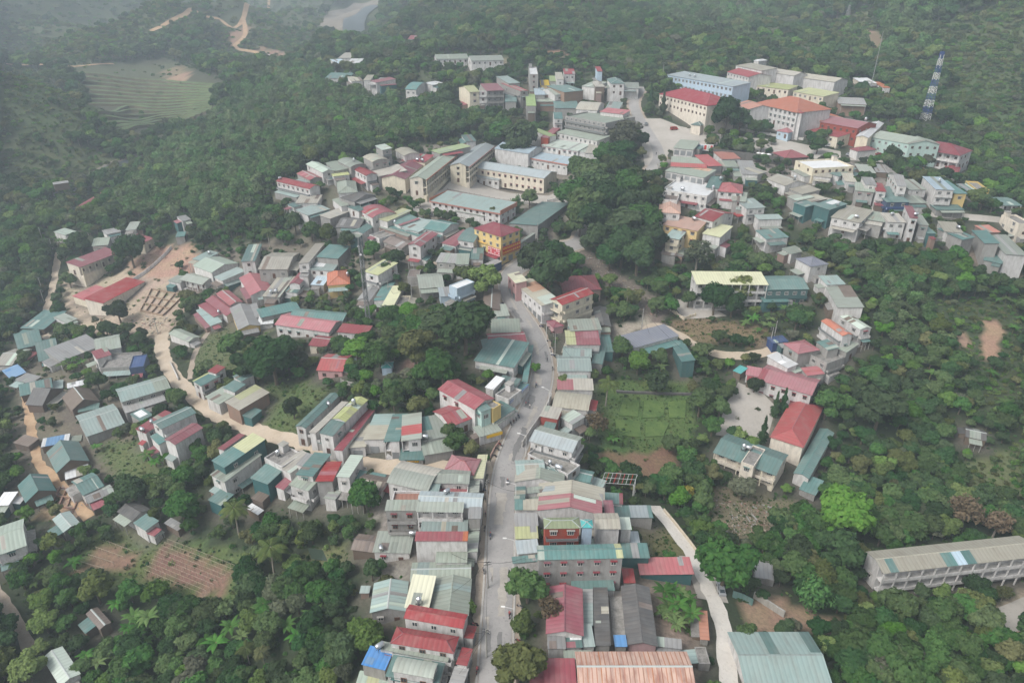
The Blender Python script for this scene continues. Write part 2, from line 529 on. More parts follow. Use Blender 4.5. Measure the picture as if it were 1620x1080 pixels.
# ------------------------------------------------------------------ survey of the buildings
# three roof corners at the eaves (photo pixels: along the near eave, then back) ; eave height m ; roof form (g gable, G gable across,
# s lean-to falling to the near eave, S lean-to across, h hip, a arched, f flat with parapet) ; wall ; roof ; options ; where it stands
SURVEY = '''
641 977 731 993 736 972;9;g;w;rd;k=shop oe;above the hipped red roof near the bottom edge
620 1016 716 1032 728 1008;8.5;h;w;rd;k=shop;second from the bottom on the mast side of the road
602 1026 706 1046 710 1034;7.5;s;w;sa;k=shop;between the red hip roof and the teal terrace roof
612 1068 692 1083 703 1049;6.3;s;w;te;k=shop;beside the blue roof at the bottom edge
622 1061 684 1072 693 1050;8.4;a;w;sa;p;vault
573 1050 609 1059 621 1031;7.4;s;g;bl;k=shed w0;over the rooftop water tank at the bottom edge
562 1090 636 1098 648 1070;4.5;s;w;mi;k=shop pa=.2,.45,0,1,yg;cut by the bottom edge under the blue roof
641 959 678 962 682 913;7;s;w;py;k=shop w0;standing tall between two wide sage roofs
684 967 739 973 744 917;5;G;w;sa;k=shop pa=.62,.78,0,1,lt;wide market hall with wires above, mast side of road
651 919 743 917 747 889;5.4;g;w;sa;k=shop pa=.1,.3,0,1,lt;just beyond the widest market hall
690 889 738 889 738 870;5.2;a;w;sa;k=shop;below the long blank white wall by the road
588 966 640 966 644 921;5;G;g;lt;k=shed;behind the pale yellow roof, toward the orchard
658 855 738 855 738 841;9;s;w;rd;k=shop w0 pa=.9,1,0,1,or;long and narrow above a blank white wall
591 872 648 874 649 843;4.5;s;w;sa;k=shed;with a steel tank, next to the brown shack
739 873 755 873 758 842;4;S;w;sa;k=shop;strip along the footway below the long red roof
556 868 594 873 600 849;3;g;k;br;k=shack w0;weathered, above the orchard behind the concrete block
569 938 584 938 586 927;2.5;s;b;lt;k=shed w0;tiny, in the orchard near the market halls
733 1008 747 1014 753 995;4;S;w;rd;k=shop;small porch-like front facing the road's lower stretch
722 1050 738 1055 747 1029;5;S;w;rd;k=shop;second small red front from the bottom edge
711 1080 733 1082 742 1056;4;S;w;gy;k=shop;lowest shop front on the mast side of road
614 762 677 776 683 740;7.5;a;w;be;k=house wa pa=0,1,0,.5,sa;broad vault by the sand lane's mouth
680 763 741 765 743 745;6;g;w;sa;k=shop;behind the pink hipped roof by the lane's mouth
703 744 749 751 752 726;5.5;h;w;pk;k=shop;at the corner of main road and sand lane
749 756 764 757 771 721;4.5;S;w;py;k=shop;roadside strip at the corner of the sand lane
740 779 757 780 759 758;4;S;w;sa;k=shop;roadside strip below the pale yellow one
610 807 660 807 660 791;10.5;s;g;sa;k=block wa;with three rows of windows over the orchard
621 792 662 792 663 777;8.3;f;w;tc;k=house w0;rooftop terrace behind the concrete block
662 799 760 803 761 781;8;g;w;bg;k=shop w0;long ridge reaching the main road
660 809 731 810 732 795;9.2;s;w;sa;k=shop v=a;open rooftop gallery beside the concrete block
667 840 738 840 738 823;6;s;w;lt;k=shop w0;with a white end wall above the long red roof
739 838 758 838 760 819;4;S;w;sa;k=shop;roadside strip beside the white end wall
741 820 760 820 761 803;7;s;g;gy;k=shop w0;open-fronted upper deck at the road
676 780 693 781 695 764;6;s;w;lt;k=house w0;small, wedged beside the junk-strewn terrace
693 778 739 778 739 766;5.6;f;w;pk;k=house w0;junk-strewn terrace under the sage ridge
560 776 600 784 612 752;4;g;w;br;k=house w0;by the round yellow-tipped tree at the lane
562 757 603 764 606 750;4.2;s;w;te;k=shed w0;slim lean-to at the lane beside the brown roof
576 695 606 699 622 660;5.5;S;w;be;k=shop pa=.0,.45,0,1,lt;striped roofs row on the sand lane
553 708 577 712 588 676;4;S;w;be;k=shop;beside the long red walkway roof on the lane
608 698 631 700 644 658;6;S;w;te;k=shop v=a;narrow, second of the lane's terrace row
636 697 666 697 666 657;6.5;S;w;sa;k=shop v=a pa=.45,.8,0,1,pk;with a rooftop gallery in the lane row
667 696 711 688 699 656;4.6;s;w;sa;k=house w0 pa=.1,.5,.4,1,te;patched low roof behind the red-roofed villa
632 727 670 727 671 708;3.2;s;w;te;k=shop;shop front with a black sign board on the lane
671 720 718 712 704 695;4;s;g;sa;k=shop w0;with drying sheets next to the clipped street tree
695 616 751 647 773 627;7.8;g;w;rd;k=villa;upper wing, at the road bend
712 674 745 661 722 638;4.6;g;w;rd;p;lower wing
761 652 777 646 775 634;8.2;s;m;te;k=shop;narrow front with teal shutters at the bend
779 646 791 639 787 618;8;f;y;co;k=shop;narrow scroll-topped front at the bend
784 668 809 645 794 637;3.6;S;w;te;k=shop;low corner shop behind the long white sign board
786 673 819 650 813 643;3;s;w;sa;k=shop w0;awning-like strip beside the parked motorbikes
759 691 793 681 781 667;3.5;s;w;sa;k=shop w0;with a yellow sign band at the bend
752 569 813 580 833 543;5;s;w;te;k=shop;broad roof inside the upper bend
826 603 835 600 844 545;3;S;w;te;k=shop w0;long curved row of shop awnings at the bend
786 608 815 614 822 600;4;s;w;te;k=shop;below the broad teal roof at the bend
785 623 805 631 813 613;5;f;w;co;k=house w0;small cluttered terrace behind the awning row
803 641 837 609 832 597;3;s;w;te;k=shop w0;lower awning row with blue sign boards
768 612 781 616 787 596;4.5;s;w;wh;k=shed w0;tiny pale roof behind the awning rows
775 546 832 542 829 525;5;g;w;rd;k=shop;facing the bend under the great dark tree
778 526 823 525 818 505;5;s;w;sa;k=shop;next uphill from the red roof under the great tree
783 501 806 499 797 482;4;s;w;sa;k=shop;small, near the top of the street
765 483 790 490 791 460;4;G;b;br;k=house w0;old tiled gable beside the bright round tree
855 658 882 663 890 647;5;s;r;be;k=shop;two-part canopy shop on the garden side
888 660 906 671 917 655;5.5;s;w;mi;k=house w0;backing onto the garden beside a beige canopy
839 697 905 715 912 690;8.6;g;w;bg;k=house pa=0,1,.5,1,sa;tallest on the garden side of the bend
837 717 898 749 911 733;6;f;w;co;k=house;stepped bare terrace facing the garden scrub
818 750 862 748 866 727;4.5;g;w;lt;k=shop pa=.3,.8,0,.6,be;below the bare terrace on the road
858 749 886 752 882 738;4.8;h;w;te;k=shed w0;small dark hip behind the patched shop roof
816 770 889 767 890 750;5;G;w;sa;k=shop pa=.0,1,.58,1,be;two-tone low roof below the patched one
829 781 890 776 890 767;5;s;w;sa;k=shop;thin strip above the big beige roof
854 792 952 792 952 772;6.6;G;w;be;k=shop w0 pa=.3,.7,.75,1,bg;behind the pink ridge, reaching the garden
814 790 830 790 831 770;4;S;w;te;k=shop;roadside strip by the white lamp arm
815 806 852 806 852 790;4.2;s;w;be;k=shop pa=0,.35,0,1,te;roadside front beside the big beige roof
815 832 851 831 851 812;4.2;s;w;gy;k=shop;roadside front below the white gutter
816 852 851 851 851 833;4.2;s;w;yg;k=shop;roadside front of mossy sheets
819 876 853 873 853 853;4.2;s;w;bg;k=shop;roadside front next below the mossy one
812 891 853 887 853 877;3.5;s;w;te;k=shop;behind the round roadside tree
854 814 948 814 948 793;8;G;w;pk;k=shop w0;wide ridge behind the olive hipped roof
862 835 917 834 918 818;10;h;r;og;k=house wa;with three arched windows
920 834 938 834 938 822;10.6;h;l;tq;k=pavilion w0;tiny rooftop hut between tanks
943 836 981 836 981 813;9.6;g;w;be;k=house w0;above the long blank white wall beside the olive hip
982 837 999 837 998 819;8;s;w;mi;k=house w0;narrow, next to the blank white wall
971 818 1032 818 1030 800;4.6;s;g;te;k=shed w0 pa=.45,.9,0,1,bg;reaching toward the concrete lane's head
957 811 972 811 972 792;7.5;s;w;mr;k=shed w0;small square beside the pink ridge
941 801 956 801 956 782;7;s;w;gy;k=shed w0;tiny square behind the pink ridge
907 757 933 763 936 746;5;g;w;te;k=house;with a white gable facing the garden scrub
903 771 934 774 934 763;4;s;w;te;k=shed w0;low, behind the white-gabled teal roof
934 766 953 772 963 762;4;s;w;lt;k=shed w0;low roof next to the red lattice frame
957 795 985 797 985 781;4.5;s;w;te;k=shed w0 pa=.8,1,0,1,rd;below the red lattice frame
983 858 1012 858 1010 841;4;s;g;bg;k=shed w0;beside the grass plot at the lane
854 885 983 882 983 861;9.8;g;g;te;k=block wa pa=.92,1,0,1,yg,.0,.08,0,1,mi;long facade facing the dark workshop roofs
985 882 1027 882 1020 860;5;s;t;te;k=shed w0;curved roof next to the red-topped warehouse
1014 908 1096 907 1095 882;5;s;t;pk;k=warehouse w0;red-topped beside the concrete lane
987 921 1005 921 1005 900;3.6;s;g;rd;k=shed w0;small, between concrete block and warehouse
866 1001 868 930 919 928;5;g;w;mr;k=workshop w0;long ridge behind the dry roadside tree
923 988 923 933 937 933;3;s;g;lt;k=shed w0 pa=0,.4,0,1,gy;strip between maroon workshop and dark shed
942 1019 939 931 960 930;3.6;s;g;dk;k=shed w0;long narrow, stained with a pale patch
993 1018 984 929 1025 927;4;g;p;dk;k=workshop w0;long old ridge beside the banana grove
973 1022 992 1022 992 1005;2.6;s;g;bl;k=shed w0;tarpaulin porch of the dark workshop
1034 1021 1078 1026 1074 1011;2.6;s;g;gy;k=shed w0 pa=0,.4,0,1,mi;sagging porch below the banana grove
867 1025 895 1025 897 1002;3.5;s;w;gy;k=shed w0 pa=.1,.5,0,.5,br;junk-covered lean-to below the maroon ridge
896 1024 921 1023 922 1001;3.4;s;w;te;k=shed w0 pa=.3,1,.5,1,wh,0,.6,0,.4,rd;patched lean-to below the maroon ridge
921 1022 941 1021 940 988;3.2;s;w;lt;k=shed w0;pale strip touching the dark stained shed
893 1042 936 1042 936 1029;3;s;g;sa;k=shed w0;low, above the maroon bottom-edge roof
862 1090 912 1090 911 1043;4;s;w;mr;k=shed w0;cut by the bottom edge beside the rust hall
919 1090 1097 1090 1090 1033;5.8;g;c;ru;k=hall w0 nop ribs=25;cut by the bottom edge
1108 1010 1105 966 1118 965;3;s;g;tc;k=shed w0;narrow pigsty row along the concrete lane
1106 1048 1123 1048 1121 1024;3;f;g;co;k=shed w0;small block by the concrete lane
1183 1090 1316 1090 1323 1003;6;g;w;lt;k=warehouse w0 nop pa=.38,.5,.5,1,te,.87,1,.55,1,te;cut by the bottom edge
1402 905 1640 879 1634 846;10;g;w;be;k=school v=a pa=.4,.47,0,.5,te,.47,.53,0,.5,lb,.53,.59,0,.5,te,.05,.1,0,.5,te;three-storey slab near the picture's side edge
1195 911 1224 916 1233 891;3.6;f;g;gy;k=shed w0;roofless-looking concrete yard behind the great lane tree
1200 600 1283 624 1305 603;7;g;w;pk;k=school wa pa=0,.12,0,.6,rd;with a white pediment over the yard
1221 690 1255 631 1298 649;6.2;h;c;pk;k=school wd;faded roof beside the yard's dark conifers
1131 715 1226 750 1242 719;6.2;g;c;te;k=school v=a;with two verandas over the rubble slope
1174 729 1193 736 1205 710;8;f;c;co;p;stair tower
1257 747 1297 679 1322 679;4;g;w;te;k=school wd;long low wing beside the faded hip roof
1265 773 1290 783 1298 760;3;s;g;te;k=shed w0;lean-to at the lowest school wing's end
1160 586 1172 591 1183 583;2.6;s;k;tq;k=carport w0;bright, by the schoolyard gate
1180 592 1203 596 1206 583;3;s;w;pk;k=shed w0;small, between turquoise carport and pink school roof
1104 449 1213 450 1207 431;10.8;s;w;py;k=school v=a;three-gallery front behind twin dark trees
1212 458 1278 457 1272 437;7;g;t;te;k=house wa;beside the three-gallery school
1209 478 1248 477 1249 464;3.6;s;t;te;p w0;porch roof
1308 450 1337 449 1324 436;5;s;w;lt;k=house;at the ravine edge above the long terrace house
1326 486 1307 453 1341 449;6;s;w;sa;k=house w0 pa=0,.55,.5,1,br;stepping down to a steel tank at the ravine
1300 508 1333 531 1342 525;9;g;w;or;k=house wd;tall narrow tube by the ravine
1327 499 1361 521 1372 515;7;g;w;mi;k=house;tube beside the orange-topped one
1241 543 1264 559 1288 548;8;h;g;pk;k=house;square, above the long pink school
1284 561 1309 574 1325 560;7;f;g;co;k=house;bare cube with tanks by the ravine
1292 541 1310 554 1324 548;7.6;s;g;te;k=house w0;between the orange tube and the bare cube
1325 551 1340 557 1349 541;5;s;g;sa;k=house;annex at the orange tube's foot
1214 563 1246 582 1255 572;4;s;w;wh;k=shed w0;pale strip behind the pink school
1247 583 1258 590 1268 583;4;s;w;mi;k=shed w0;tiny, at the pale strip's lower end
1268 582 1278 594 1296 583;4;s;g;pk;k=shed w0;below the square pink hip
1280 594 1296 600 1302 590;3.5;s;g;mi;k=shed w0;lowest, behind the pink school's far end
1223 543 1247 540 1246 530;3;s;n;nv;k=shed w0;tarpaulin stall by the upper lane
890 482 938 464 927 453;10.5;g;c;rd;k=house;three-storey with balconies above the bend
892 459 950 457 944 436;4.2;h;b;rd;k=pavilion w0;broad hip behind the balconied cream house
889 447 903 441 901 430;4;g;b;rd;p w0;small wing
815 448 857 483 877 470;7.2;s;w;be;k=shop wa pa=.15,.5,.3,1,sm,.7,1,.2,1,mi;long pale two-storey row facing the street below the junction
803 434 816 448 829 439;7.6;s;p;py;k=shop wa;uppermost narrow end of the pale street row
865 508 876 518 887 511;3;h;p;mr;k=kiosk w0;tiny at the cream house's foot
903 523 951 521 946 504;6;s;w;sa;k=shop;in front of the balconied cream house
897 545 949 545 948 524;6;s;w;rd;k=shop pa=0,.3,0,1,yg,.55,.95,.45,.95,pk;patched green and red at the bend
951 556 970 556 969 531;4;s;t;te;k=shed w0;dark, behind the patched red shop
891 563 935 565 936 550;5;g;w;lt;k=shop;third from the cream house down the road
883 586 935 586 935 563;5;g;w;lt;k=shop;with a long white side wall at the bend
936 573 953 575 954 549;4.5;s;g;te;k=shed w0;low, behind the white-sided shop
883 616 938 617 938 600;5.6;s;w;be;k=shop w0 pa=0,.45,0,.9,pk;half pink, above a blank white wall
875 642 930 649 935 626;5;a;w;be;k=shop;beige vault beside the palm
1003 550 1072 531 1055 513;4.6;s;w;db;k=house w0;stepped slate sheets on a dirt yard
1060 541 1079 572 1094 562;3.6;s;t;te;k=shed w0;below the stepped slate house
945 516 939 487 957 479;4;g;k;dk;k=barn w0;old dark ridge beside the cream balconied house
1050 299 1118 309 1122 291;7;f;w;wh;k=house;brightest flat white roof by the street trees
1049 314 1071 316 1080 303;6.8;f;w;br;k=house w0;open brown terrace beside the bright white roof
1043 335 1076 337 1075 314;7;h;w;sm;k=house;under the avenue trees
1050 355 1103 365 1106 348;7;s;y;sm;k=house wa;with a rooftop tank by the avenue trees
1100 342 1129 350 1139 333;7;g;w;rd;k=house;single bright gable among trees uphill of the long school
1112 369 1140 375 1148 357;7;s;w;py;k=house w0;pale square next to the red gable
1053 375 1075 379 1081 364;9;s;c;lt;k=house;tall corner behind the feathery tree
1046 402 1069 405 1072 396;3.4;s;g;br;k=shed w0;low, at the tall cream corner's foot
1136 302 1174 305 1172 290;6;h;w;pk;k=house;between mixed trees and the upper street
1117 296 1137 298 1140 280;5;s;w;te;k=house w0;beside the flat bright white roof
1158 317 1180 319 1178 305;6;s;g;sa;k=house;uphill neighbour of the white-walled teal house
1181 330 1210 328 1198 314;7;s;w;lt;k=house;with tall white side over the gully
1200 347 1238 346 1236 339;6;s;w;lt;k=house w0;white cube over the gully
1212 378 1247 375 1235 362;5;s;w;te;k=house;lowest pair of the gully row, square
1252 402 1273 397 1263 388;4;s;w;sa;k=house w0;small terrace under the gully row
1282 421 1310 417 1292 404;7;h;w;db;k=house;lowest of the gully row
1062 263 1117 266 1118 251;5;s;w;sa;k=shop pa=0,1,0,.4,pk;long front where the avenue meets the square
1120 263 1142 262 1141 244;4;s;g;pk;k=shop;beside the concrete retaining wall
1142 252 1171 251 1170 240;4;s;w;or;k=shop;at the foot of the retaining wall
1143 264 1169 264 1168 255;4;s;w;sa;k=shop;small, below the orange shop
1054 270 1113 281 1105 265;4;s;w;sa;k=shop wa pa=0,.9,.7,1,ru;with a rusty striped ridge
1174 275 1199 276 1196 254;5;s;w;gy;k=shop;on the upper street beside a beige one
1200 275 1213 272 1224 257;5;s;w;be;k=shop;on the upper street, half behind the grey one
1214 283 1243 294 1261 284;5.5;g;w;be;k=house;detached beside the upper street steps
1249 299 1270 307 1281 295;4.4;s;g;be;k=house w0;above the netted teal houses
1246 311 1262 318 1276 308;5;s;g;sa;k=house w0;tucked behind the first netted house
1266 312 1286 320 1298 311;5;s;g;be;k=house w0;tucked between the netted houses
1256 321 1275 328 1285 319;7;s;t;te;k=house w0;first house draped in netting above the gully
1288 324 1313 332 1322 318;8;s;t;te;k=house w0 pa=.2,.6,.5,1,wh;second house draped in netting
1243 250 1278 248 1276 236;4;h;k;rd;k=market w0;open stall hall by the upper street
1262 254 1289 266 1316 250;7;f;c;wh;k=house;pale flat deck opposite the stall hall
1287 278 1315 281 1325 267;5;s;w;be;k=house;below the pale flat deck
1328 279 1354 267 1345 261;5;s;w;te;k=house;oblique, beside the small street tree
1361 273 1385 274 1385 262;3;s;k;sa;k=stall w0;first stall under the government yards
1386 272 1404 273 1402 261;3;s;k;gy;k=stall w0;second stall under the government yards
1405 275 1418 275 1418 262;3;s;k;co;k=stall w0;third stall under the government yards
1337 287 1355 288 1362 276;5;s;w;be;k=house;small, behind the round street tree
1353 301 1383 304 1387 292;7;s;g;sa;k=house;with a smaller storey on top, upper row
1369 292 1387 293 1388 282;9.2;s;w;gy;p;top storey
1386 302 1402 303 1402 291;8;s;w;rd;k=house;narrow upper-row house with a red cap
1402 319 1438 319 1432 295;6;s;n;te;k=shop wa;broad front with a blue banner
1419 293 1434 294 1434 275;10;g;w;gy;k=house;tower-like behind the blue-bannered shop
1438 300 1465 300 1464 285;6;s;w;sa;k=house;beside the tower-like house
1438 321 1466 321 1464 304;4;s;g;sa;k=shop;next to the blue-bannered shop
1480 299 1509 300 1500 281;10;s;w;lb;k=house wa;three storeys with orange balconies
1509 306 1529 306 1522 286;8;s;y;te;k=house wa;gold-fronted beside the three-storey white one
1529 303 1546 303 1541 292;5;s;g;te;k=house w0;low, beside the gold-fronted one
1545 299 1564 300 1554 288;6;f;y;co;k=house;littered roof at the end of the upper row
1482 332 1525 332 1522 324;3;s;g;te;k=shop w0;porch strip below the orange balconies
1587 325 1616 325 1611 313;4;s;w;te;k=house v=a;white-pillared by the hill's foot
1368 346 1399 351 1402 338;4;s;g;sa;k=house w0;sunk among trees in the middle row
1316 343 1361 352 1367 330;6;s;w;be;k=house;next to the second netted house
1404 351 1433 352 1435 339;7;s;w;be;k=house;over the ravine trees, middle row
1439 344 1452 345 1451 328;11;s;w;rd;k=house;slimmest tower over the ravine
1453 355 1469 356 1468 342;8;s;g;sa;k=house;unfinished, leaning on the slimmest tower
1467 369 1480 369 1479 350;5;s;t;te;k=house w0;sheet-clad over the ravine
1494 366 1523 368 1519 353;6.5;s;w;be;k=house;isolated with a tank over the ravine
1521 379 1541 375 1537 353;3.4;s;g;te;k=shed w0;low sheets beyond the isolated beige roof
1538 365 1558 385 1571 376;6;s;g;te;k=house w0;slanting to the landslip
1590 401 1624 403 1612 372;5;s;w;sa;k=hall w0;large, by the picture's edge above the landslip
1560 368 1582 367 1576 356;3;s;b;or;k=stall w0;near the slanting teal roof
1556 411 1585 417 1582 404;3;s;g;te;k=shed w0;lowest sheets on the landslip
1612 353 1634 353 1632 340;9;f;c;co;k=house;tall at the picture's edge
1299 193 1357 203 1366 190;8;g;r;pk;k=hall wa;long pink ridge over the upper street
1276 187 1299 192 1312 178;8.4;h;w;or;p;corner pavilion
1268 205 1325 217 1329 208;4.6;s;c;rd;p;front roof
1355 216 1380 194 1394 199;7;g;c;wh;k=hall w0;white ridge behind the small gatehouse
1379 217 1440 228 1446 214;7;g;m;sa;k=office wa;with a blue porch
1428 221 1440 228 1452 209;7.2;g;m;sa;p;rear wing
1345 235 1358 239 1363 227;3.6;h;w;rd;k=gatehouse w0;in front of the white ridge hall
1446 234 1518 246 1521 231;7.8;h;w;mr;k=office v=a;columned front below the lattice tower
1492 271 1516 274 1513 261;3.6;h;w;rd;k=shed w0;beside the columned office
1046 149 1119 167 1142 153;7;h;c;mr;k=hall wa pa=0,1,0,.2,or;with red entrance stairs on the square
1058 119 1158 137 1165 128;7.8;s;l;bg;k=office wa;long upper block behind the red hall
1152 114 1185 122 1198 113;9;g;w;rd;k=office wa;tall white gable at the hill's foot
1165 104 1205 112 1209 105;4.2;s;w;be;k=office w0;long low row behind the tall white gable
1211 113 1256 120 1258 113;4;g;w;be;k=barracks w0;second of three low rows at the hill's foot
1262 122 1320 130 1322 122;4;g;w;be;k=barracks w0;third of three low rows at the hill's foot
1197 136 1247 142 1249 135;4;s;c;yg;k=office wa;first of two mossy low rows
1256 145 1303 153 1306 144;4;s;c;yg;k=office wa;second of two mossy low rows
1200 164 1262 178 1282 160;9.2;h;w;or;k=clinic wa;three storeys on the square
1197 163 1217 166 1222 155;8.8;h;w;or;p;corner pavilion
1253 177 1270 179 1284 161;9;h;w;rd;p;end wing
1164 165 1186 173 1201 161;5;g;w;tc;k=hall w0;beside the orange clinic
1229 207 1248 210 1249 203;4;h;l;pk;k=kiosk;before the orange clinic
1093 197 1109 199 1111 191;3;h;c;te;k=kiosk w0;at the red hall's gate
1066 234 1097 237 1096 223;4;s;w;sa;k=shop;beside the roadside billboard
742 146 758 145 757 133;11;g;c;yg;k=house wa;three storeys with a green band over bamboo
758 143 770 143 769 134;11;f;w;be;k=house wa;gap between the green-banded and red-topped houses
770 144 797 143 797 131;11;s;g;rd;k=house v=a;red-topped galleries over bamboo
804 132 822 131 823 118;7;s;g;lt;k=house w0;steep slope next to red-topped galleries, upper
804 140 821 140 821 130;5;s;g;te;k=house;lower neighbour of the red-topped galleries
822 144 834 143 837 127;6;s;g;pk;k=house;beneath the tall narrow house
838 117 851 117 851 106;13;f;g;wh;k=house wa;tallest narrow shaft of the far cluster
881 120 892 120 893 108;8;s;w;be;k=house wa;twin of a maroon-topped house, far cluster
893 117 910 117 910 109;8;s;w;mr;k=house wa;far cluster by the wooded hill
855 135 869 135 869 127;4;s;y;ye;k=stall w0;bright awning in the far cluster
870 128 881 128 881 120;5;s;g;og;k=house w0;small, far cluster beside the twins
846 150 862 150 860 138;5;s;g;lb;k=house w0;far cluster below the tall shaft
862 150 878 150 876 141;5;s;b;bg;k=house w0;brick row of the far cluster
877 150 892 149 890 136;8;g;w;sa;k=house wa;slim gable in the far cluster
892 146 922 143 919 131;5;s;b;te;k=house w0;broad slanted sheet in the far cluster
921 136 942 138 940 128;4;s;w;sa;k=house w0;by the far stilt house
942 137 957 137 962 124;6;h;k;be;k=house w0;stilt house of the far cluster
961 139 1010 140 1008 131;4.4;s;w;sa;k=house w0;wide porch roof of the far hipped house
966 132 988 132 987 120;7;h;w;te;p;upper hip
945 113 953 113 952 106;8;s;l;rd;k=house w0;slim shaft behind the stilt house
799 161 817 161 817 150;5;s;g;te;k=house w0;above the round tree, far cluster
833 167 848 167 847 146;6;s;g;og;k=house w0;steep green sheet over the far trees
849 161 878 161 877 153;5;s;b;sa;k=house w0;under the brick row
878 171 915 171 915 160;5;s;g;te;k=house w0;above the grey four-storey block
912 173 945 175 950 164;7;a;w;be;k=house w0;vault behind the grey four-storey block
898 183 959 194 973 180;12;f;g;sa;k=block wa;four storeys beside the pale feathery tree
950 177 986 181 987 174;9;s;w;pk;k=house w0;slim, by the avenue behind the four-storey block
958 172 980 173 981 162;6;s;w;lt;k=house w0;near the avenue conifers
882 210 944 223 951 213;7;s;w;sa;k=house wa;two storeys below the four-storey block
877 188 890 188 889 177;9;g;w;te;k=house wa;slim tower beside the four-storey block
856 217 868 218 862 200;5;s;r;rd;k=hall w0;wedge beside the green slope, behind the long mint row
868 216 879 214 874 200;5;s;w;og;k=hall w0;green wedge beside the red one
858 230 914 239 922 228;4;s;w;mi;k=school wa;long row behind the school court
914 239 927 241 940 230;4.2;s;w;mi;k=school w0;short end of the long mint row
927 242 983 245 990 232;5;s;w;be;k=hall w0;broad, half hidden by avenue trees
675 283 735 235 720 228;8;g;c;sa;k=school v=a fa=or;longest oblique wing by the maroon hall
742 263 781 232 757 228;8.6;g;c;bg;k=school v=a fa=or;tall oblique middle wing
744 264 859 282 866 270;8;g;c;bg;k=school wa;long window front over the paved court
743 279 789 285 790 277;4.6;s;w;bg;p wa;lower bay
784 235 836 243 846 231;7;g;w;lb;k=school w0;rear wing behind the court's round tree
839 250 897 260 905 250;5;s;w;lb;k=school wa fa=or;low rear wing with orange gutter
684 318 790 337 809 320;5.8;s;w;lt;k=school wa fa=or fall;front hall with orange parapet
705 317 735 322 745 308;5.6;h;c;or;p w0;small hip
721 334 765 342 770 334;3.8;s;w;sa;p w0;porch
751 361 793 374 821 362;12;h;y;mr;k=shop wa wb;three storeys with red banners at the junction
808 353 858 320 893 329;5;s;g;te;k=market w0;market roof beyond the yellow three-storey building
818 386 843 369 868 354;4;s;g;sa;k=market w0;lower market sheet beside the junction
640 363 673 366 676 348;5;s;w;lt;k=house;beyond the slim red-capped house
671 361 701 367 718 353;5;g;w;te;k=house;below the school's front hall
646 387 673 368 688 373;9;g;w;rd;k=house;slim tall red-capped gable near the mast
700 384 722 389 732 364;4;s;w;rd;k=house w0;low, beside the yellow three-storey building
725 379 750 383 751 362;6;a;w;te;k=house;touching the yellow three-storey building
438 287 489 299 497 292;7;g;w;rd;k=house wa;end of the ridge row above bamboo
470 275 490 285 504 279;5;g;g;pk;k=house;second from the bamboo end of the ridge row
485 260 510 273 524 267;6;g;w;mi;k=house;third along the ridge row
516 258 530 271 544 262;5;s;g;sa;k=house w0;fourth along the ridge row with a tank
527 279 553 276 556 269;5;s;w;yg;k=house;mossy porch front on the ridge row
535 255 555 265 568 256;6;a;g;sa;k=house w0;rear vault of the ridge row
554 265 579 278 590 272;7;g;w;rd;k=house wa;tall with red porch in the ridge row
575 249 590 257 608 250;8;a;g;be;k=house;tall brick vault behind the ridge row
594 231 605 238 616 233;9;s;g;mi;k=house;rearmost shaft of the ridge row
626 238 640 247 657 240;6;a;w;be;k=house w0;vault near the maroon hall
605 281 640 255 670 259;6;g;c;mr;k=hall w0;big maroon hall below the oblique school
636 254 672 257 683 246;5.4;s;c;mr;k=hall w0;rear wing with white tanks
587 269 600 279 631 263;4;s;g;be;k=house w0;low apron beside the maroon hall
684 238 697 243 714 222;4;s;g;og;k=house w0;mossy, by the upper school fence
535 305 565 303 548 284;4;h;w;sa;k=house w0;pale hip beneath the ridge row
540 313 562 319 578 305;4;g;g;dk;k=house w0;old dark ridge among paler roofs
526 316 540 327 549 322;4;s;w;sa;k=house w0;slim, by the ridge steps
487 341 521 331 507 322;4;s;w;lt;k=house w0;large oblique sheet above the bamboo palms
465 328 497 319 490 314;4;s;w;te;k=house w0;strip behind the large oblique sheet
468 321 502 321 500 309;3;s;w;be;k=house w0;yard roof below the end red house
522 346 551 335 541 328;4;s;g;be;k=house w0;oblique neighbour of the large pale sheet
532 359 568 361 566 345;3;g;g;dk;k=shed w0;sunken dark roof above the tree belt
570 333 590 345 613 331;5;a;w;rd;k=house;red vault on the middle row
550 327 568 334 580 322;4;s;w;te;k=house;first left of the red vault
562 338 583 350 589 345;4;s;w;sa;k=shop wa;front strip of the red vault
600 346 614 350 635 330;5;s;w;yg;k=house w0;mossy lean-to on the middle row
617 349 634 357 653 343;5;s;w;te;k=house w0 pa=.8,1,0,1,rd;next to the mossy lean-to
633 358 662 367 677 350;5;s;w;lt;k=house w0;third along the middle row
597 353 665 375 669 368;3;s;w;te;k=shop w0;long porch along the middle row
556 367 583 350 597 354;4.4;g;w;te;k=house w0;oblique ridge across from the middle row
586 371 601 377 619 364;4;f;w;co;k=house w0;pale bare deck across from the middle row
607 382 635 393 648 381;4;g;g;br;k=house w0;brown ridge near the slim red-capped house
473 416 499 386 514 386;7;s;w;be;k=house;first strip of the stepped white house group
502 406 535 409 546 390;7;s;g;te;k=house w0;second strip of the stepped house group
490 426 527 428 535 412;6;s;w;lt;k=house pa=.1,.5,.3,1,wh;front of the stepped house group
382 413 404 412 404 387;7;s;w;te;k=house wa;slim balconied front beside the coconut palm
410 425 455 425 460 401;5;g;g;be;k=house;open-fronted below the coconut palm
307 420 336 431 367 414;6;g;w;mi;k=house w0;big pale hall by the red earth site
340 438 353 444 384 428;5;s;w;lt;k=house;front lean-to of the big pale hall
305 409 320 413 338 399;4;s;w;lt;k=house w0;small, against the red earth site
286 442 320 450 328 437;5;g;w;sa;k=house v=a;with an open gallery over the building site
266 444 285 448 292 436;4.6;s;w;sa;k=house w0;square end of the galleried house
397 467 380 440 413 434;5;g;w;pk;k=house w0;bent pink roof below the open-fronted house
